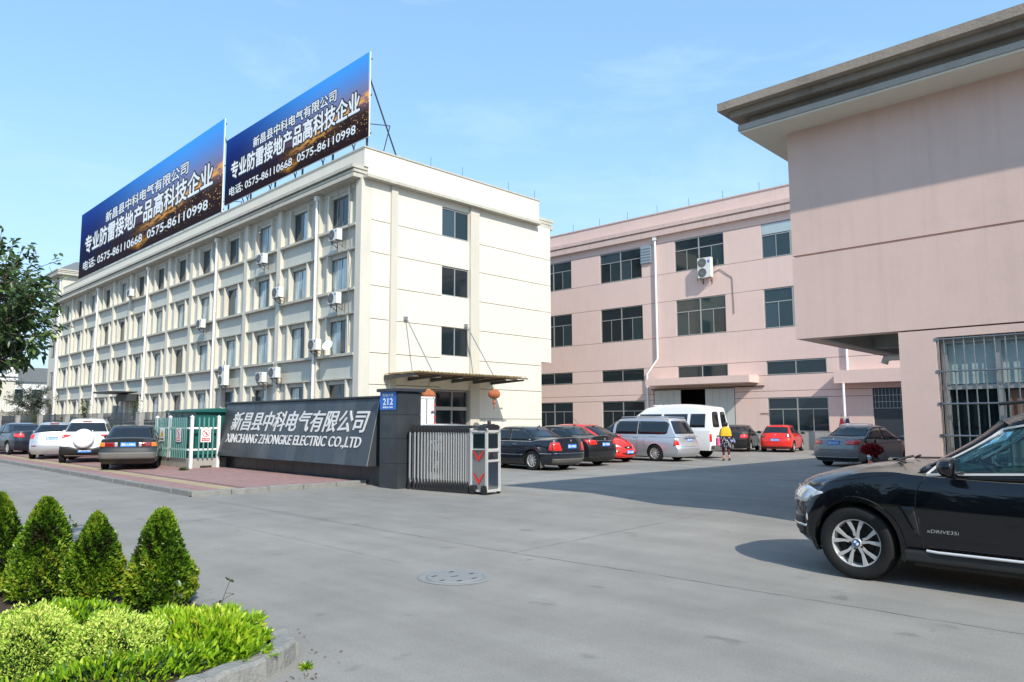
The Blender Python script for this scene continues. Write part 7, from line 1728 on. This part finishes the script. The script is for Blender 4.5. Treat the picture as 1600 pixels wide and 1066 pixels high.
def shrub(x, y, rx, ry, rz, n, L, m, label, cat, wd=.4, upw=.6, z=.1, group=None, name='shrub', lobes=.12, six=False, inner='leaf_dark', rn=None):
    t = thing(name, label, cat, (x, y, z), 0, group)
    k = MB()
    for i in range(9):
        a = i*2.4; k.tube([(0,0,-.02),(rx*.25*math.cos(a),ry*.25*math.sin(a),rz*.3),(rx*.45*math.cos(a),ry*.45*math.sin(a),rz*.5)], [.014,.009,.004], 5)
    part('branches', k, M['bark'], t)
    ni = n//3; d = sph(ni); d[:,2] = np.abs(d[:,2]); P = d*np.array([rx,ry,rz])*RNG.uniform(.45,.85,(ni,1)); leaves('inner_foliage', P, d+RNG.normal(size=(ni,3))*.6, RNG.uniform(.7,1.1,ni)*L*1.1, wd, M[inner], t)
    d = sph(n); d[:,2] = np.abs(d[:,2])*1.05 - .12; a = np.arctan2(d[:,1], d[:,0])
    lob = 1 + lobes*np.sin(4*a+x*9) + lobes*.8*np.sin(9*a+d[:,2]*8+y) + lobes*.6*np.sin(17*d[:,0]+13*d[:,1])
    P = d*np.array([rx,ry,rz])*lob[:,None]*(1-.22*RNG.random((n,1))**2); P[:,2] = np.maximum(P[:,2], .0)
    leaves('foliage', P, d*.9+RNG.normal(size=(n,3))*.45+np.array([0,0,upw]), RNG.uniform(.65,1.2,n)*L, wd, M[m], t, leaf_tone=None if rn is None else np.clip(RNG.normal(rn[0], rn[1], n)+.25*d[:,2]*rn[2], 0, 1), six=six)  # where rn is given, leaf tone gets lighter towards the top
    return t
GS = 'yellow green shrubs along the planter front'
shrub(1.62, 5.04, .30, .40, .29, 11000, .023, 'leaf_yellow', 'pale yellow green shrub just left of the lime green shrub', 'shrub', .5, .4, group=GS, rn=(.5,.25,1))
shrub(1.25, 5.42, .31, .42, .32, 11000, .023, 'leaf_yellow', 'pale yellow green shrub in the middle of the front row', 'shrub', .5, .4, group=GS, rn=(.5,.25,1))
shrub(.94, 5.90, .28, .32, .28, 6000, .023, 'leaf_yellow', 'pale yellow green shrub at the left edge of the picture', 'shrub', .5, .4, group=GS, rn=(.5,.25,1))
shrub(2.17, 5.10, .42, .58, .17, 5200, .062, 'leaf_lime', 'bright lime green broad leaved shrub spilling over the planter corner', 'shrub', .34, .9, six=True, rn=(.5,.25,1.2), lobes=.14)
shrub(1.66, 6.3, .40, .50, .10, 1300, .060, 'leaf_lime', 'lime green leaves growing low between the cone bushes', 'shrub', .34, .9, six=True, rn=(.35,.2,1))
shrub(1.52, 4.66, .74, .20, .13, 2200, .05, 'leaf_lime', 'low green growth in front of the yellow shrubs', 'shrub', .34, .8, six=True)
# planter bed and kerb
bed = thing('planter_bed', 'raised soil bed with rough concrete kerb in the near corner', 'planter', (1.5, 5.5, 0))
k = MB(); k.prism([(.2,4.0),(1.9,4.42),(2.48,4.62),(2.60,5.2),(2.55,8.5),(2.1,12),(-1.6,12),(-1.6,4.0)], 'z', 0.0, .10); part('soil', k, M['dirt'], bed, world=True)
kp = [(-.4,3.74),(.2,3.92),(.75,4.06),(1.30,4.20),(1.86,4.34),(2.30,4.47),(2.60,4.66),(2.70,5.0),(2.72,5.6),(2.68,6.5),(2.66,7.5),(2.6,8.6),(2.4,10.2),(2.15,12)]
for i, (a, b) in enumerate(zip(kp[:-1], kp[1:])):
    A3, B3 = Vector((*a,0)), Vector((*b,0)); d = (B3-A3).normalized(); s = Vector((-d.y,d.x,0)); n_ = 6; k = MB(); V = []
    for j in range(n_+1):
        p = A3.lerp(B3, j/n_*.992); w = .085+rr.uniform(-.008,.008); hh = .125+rr.uniform(-.010,.012)
        V += [(p-s*w)[:2]+(0,), (p-s*(w*.9))[:2]+(hh-.02,), (p-s*(w*.6))[:2]+(hh,), (p+s*(w*.6))[:2]+(hh,), (p+s*w)[:2]+(hh-.02,), (p+s*w)[:2]+(0,)]
    F = [(j*6+q, j*6+q+1, (j+1)*6+q+1, (j+1)*6+q) for j in range(n_) for q in range(5)] + [tuple(range(6)), tuple(n_*6+q for q in range(5,-1,-1))]
    k.add(V, F, False); part('kerb_stone', k, M['kerb'], bed, world=True)
# thin sprigs that stand above the shrubs
def sprig(x, y, z, h, label, lean=(.1,.1)):
    t = thing('sprig', label, 'sprig', (x, y, z), 0, 'thin sprigs rising from the planter')
    k = MB(); pts = [(0,0,-.15),(lean[0]*.4,lean[1]*.4,h*.5),(lean[0],lean[1],h)]; k.tube(pts, [.004,.003,.002], 5); k.tube([pts[1],(lean[0]*.4+.08,lean[1]*.3,h*.62)], .002, 5); part('stem', k, M['bark'], t)
    P = np.array([pts[2],pts[2],pts[2],(lean[0]*.4+.08,lean[1]*.3,h*.62),(lean[0]*.4+.07,lean[1]*.3,h*.6),pts[1]]); leaves('leaf', P, RNG.normal(size=(6,3))+np.array([0,0,.2]), np.full(6,.055), .45, M['leaf_tree'], t, six=True)
sprig(2.42,5.35,.15,.30,'bare sprig standing above the lime green shrub at the right', (.05,-.08)); sprig(2.24,5.75,.15,.26,'small sprig between the lime shrub and the right cone bush', (.02,-.03))
sprig(2.0,7.7,.5,.2,'thin sprig rising between two cone bushes', (.02,-.05))
t = thing('weed', 'small weed growing at the foot of the planter kerb', 'weed', (2.60, 4.40, 0)); n = 60; d = sph(n); d[:,2] = np.abs(d[:,2]); leaves('leaves', np.zeros((n,3))+RNG.normal(size=(n,3))*.01*np.array([1,1,0]), d, RNG.uniform(.03,.07,n), .25, M['leaf_lime'], t)
t = thing('weed', 'weed at the foot of the teal cabinet base', 'weed', (9.2, 23.2, .1)); n = 120; d = sph(n); d[:,2] = np.abs(d[:,2]); leaves('leaves', RNG.normal(size=(n,3))*.05*np.array([1,1,0]), d, RNG.uniform(.06,.16,n), .25, M['leaf_creeper'], t)

# unseen trees added behind the camera, only to be mirrored by cars and windows
n = 16000; cy_ = RNG.uniform(-32, 30, n); k_ = 1 + .35*np.sin(cy_*.55)+.2*np.sin(cy_*1.7+1)
P = np.stack([-11 + RNG.normal(0,1.3,n), cy_, np.abs(RNG.normal(2.6,1.6,n))*k_], 1)
o = leaves('added_reflection_trees', P, RNG.normal(size=(n,3)), RNG.uniform(.5,.9,n), .8, M['leaf_dark'], None); tag(o, kind='stuff')
# dry leaves and grit lying along the planter kerb
n = 90; t_ = RNG.random(n); P = np.stack([2.75+.25*RNG.random(n)+.1*t_, 4.3+5*t_, np.full(n,.008)], 1); P2 = np.stack([1.0+1.6*t_, 3.9+.45*t_-.2*RNG.random(n), np.full(n,.008)], 1)
o = leaves('dry_leaves', np.concatenate([P,P2]), np.concatenate([RNG.normal(size=(2*n,2)), np.zeros((2*n,1))],1), RNG.uniform(.012,.035,2*n), .5, leafmat('dry_leaf', [(0,(.06,.035,.02)),(1,(.20,.13,.06))], .9, .05), None, curl=.05); tag(o, kind='stuff')
# ---------------------------------------------------------------- tree at the left edge
tr = thing('street_tree', 'dark leaved tree reaching in over the left edge of the picture', 'tree', (1.1, 8.95, .1))
k = MB(); k.tube([(0,0,-.1),(.03,.05,.7),(-.02,.1,1.4),(.05,.1,1.9)], [.10,.085,.075,.06], 12); part('trunk', k, M['bark'], tr)
Pl = []; Dl = []; br = MB(); cen = Vector((.04, .03, 2.66)); rad_ = Vector((1.14, 1.05, .84)); rt_ = random.Random(21)
for i in range(9):
    a = i*.7+.3; e = Vector((math.cos(a)*.62, math.sin(a)*.6, 2.25+.12*(i % 5))); p0 = Vector((.03,.1,1.35+.06*(i % 6))); m_ = p0.lerp(e,.5)+Vector((0,0,.12)); br.tube([p0,m_,e], [.045,.03,.018], 7)
    for j in range(44):
        d = Vector((rt_.gauss(0,1), rt_.gauss(0,1), rt_.gauss(0,1))).normalized(); a2 = math.atan2(d.y, d.x)
        if abs((a2-a+math.pi) % (2*math.pi)-math.pi) > 1.2 and j % 3: d.x, d.y = math.cos(a+rt_.uniform(-.6,.6))*math.hypot(d.x,d.y), math.sin(a+rt_.uniform(-.6,.6))*math.hypot(d.x,d.y)
        rr_ = rt_.uniform(.45,1)**.6*(1+.14*math.sin(5*a2+4*d.z)); t_ = cen + Vector((d.x*rad_.x, d.y*rad_.y, d.z*rad_.z))*rr_
        s0 = m_.lerp(e, rt_.uniform(.2,1)); md = s0.lerp(t_,.55)+Vector((rt_.gauss(0,.05),rt_.gauss(0,.05),.05)); br.tube([s0,md,t_], [.010,.006,.003], 4, cap=False)
        dr = (t_-md).normalized()
        for q in range(15):
            f = rt_.uniform(.35,1.02); p = md.lerp(t_, f) if f > .5 else s0.lerp(t_, .3+f); Pl.append(p[:]); Dl.append((dr*.7 + Vector((rt_.gauss(0,.7), rt_.gauss(0,.7), rt_.gauss(-.05,.5))))[:])
part('limbs', br, M['bark'], tr)
Pl = np.array(Pl); Dl = np.array(Dl); n = len(Pl)
leaves('crown', Pl + RNG.normal(size=(n,3))*.02, Dl, RNG.uniform(.065,.11,n), .44, M['leaf_tree'], tr, droop=.25, six=True, leaf_tone=np.clip(RNG.normal(.5,.24,n),0,1))
print('tree leaves', n, Pl.min(0)+np.array([1.1,8.95,.1]), Pl.max(0)+np.array([1.1,8.95,.1]))

# greyish thin tree and green hedge at the far end, creepers on the fence
ft = thing('thin_tree', 'thin greyish tree beyond the white picket fence', 'tree', (19.0, 88, 0)); k = MB(); k.tube([(0,0,0),(.1,0,2.4),(0,.1,4)], [.16,.12,.08], 8)
Pf = []
for i in range(26):
    a = i*2.399; e = rt_.uniform(.25,1.2); L = rt_.uniform(1.6,3.2); z0 = rt_.uniform(1.6,3.6); p = Vector((0,0,z0)); q = p + Vector((math.cos(a)*math.cos(e), math.sin(a)*math.cos(e), math.sin(e)))*L; m_ = p.lerp(q,.5)+Vector((0,0,.25)); k.tube([p,m_,q], [.05,.03,.012], 5)
    for j in range(8):
        s_ = p.lerp(q, rt_.uniform(.3,1)); e2 = s_ + Vector((rt_.uniform(-.6,.6), rt_.uniform(-.6,.6), rt_.uniform(-.1,.6))); k.tube([s_, e2], .01, 4, cap=False)
        for _ in range(26): Pf.append(s_.lerp(e2, rt_.random())+Vector((rt_.gauss(0,.13), rt_.gauss(0,.13), rt_.gauss(0,.13))))
part('trunk', k, M['bark'], ft); Pf = np.array([p[:] for p in Pf]); leaves('crown', Pf, RNG.normal(size=Pf.shape), RNG.uniform(.10,.22,len(Pf)), .5, M['leaf_far'], ft)
ht = thing('clipped_tree', 'rounded dark green tree beside the far house', 'tree', (12.6, 80, 0)); k = MB(); k.tube([(0,0,0),(0,0,2.5)], [.12,.08], 8); part('trunk', k, M['bark'], ht)
n = 3500; d = sph(n); P = d*np.array([1.5,1.5,1.9])*RNG.uniform(.6,1,(n,1))+np.array([0,0,3.4]); leaves('crown', P, d+RNG.normal(size=(n,3))*.5, RNG.uniform(.15,.25,n), .5, M['leaf_dark'], ht)
for (y, w, h, n, lb) in ((50.6,.9,2.0,1400,'creeper climbing the fence beside the leftmost saloon'),(44.7,.4,1.9,500,'thin creeper beside a concrete fence post behind the silver hatchback'),(36.6,1.2,1.5,1100,'creeper on the fence behind the white compact car'),(41.5,1.5,1.5,1000,'straggling creeper on the fence behind the silver hatchback'),(33.4,.25,2.5,160,'single twining shoot above the concrete fence post'),(40.9,.9,2.5,450,'green sprays above the fence top left of a concrete post')):
    t = thing('creeper', lb, 'creeper', (11.15, y, .0)); P = np.stack([RNG.normal(0,.10,n), RNG.uniform(-w/2,w/2,n)+RNG.normal(0,.12,n), np.clip(RNG.beta(1.6,1.3,n)*h, .1, None)], 1)
    if h > 2.2: P[:,2] = RNG.normal(h-.25, .22, n)
    leaves('leaves', P, RNG.normal(size=(n,3))+np.array([-.5,0,.2]), RNG.uniform(.05,.11,n), .5, M['leaf_creeper'], t)
    k = MB()
    for i in range(4): k.tube([(0,rt_.uniform(-w/2,w/2),0),(-.05,rt_.uniform(-w/2,w/2),h*.5),(0,rt_.uniform(-w/2,w/2),h*.95)], .008, 4)
    part('stem', k, M['bark'], t)
print('tris', sum(len(o.data.polygons) for o in SC.objects if o.type == 'MESH'))
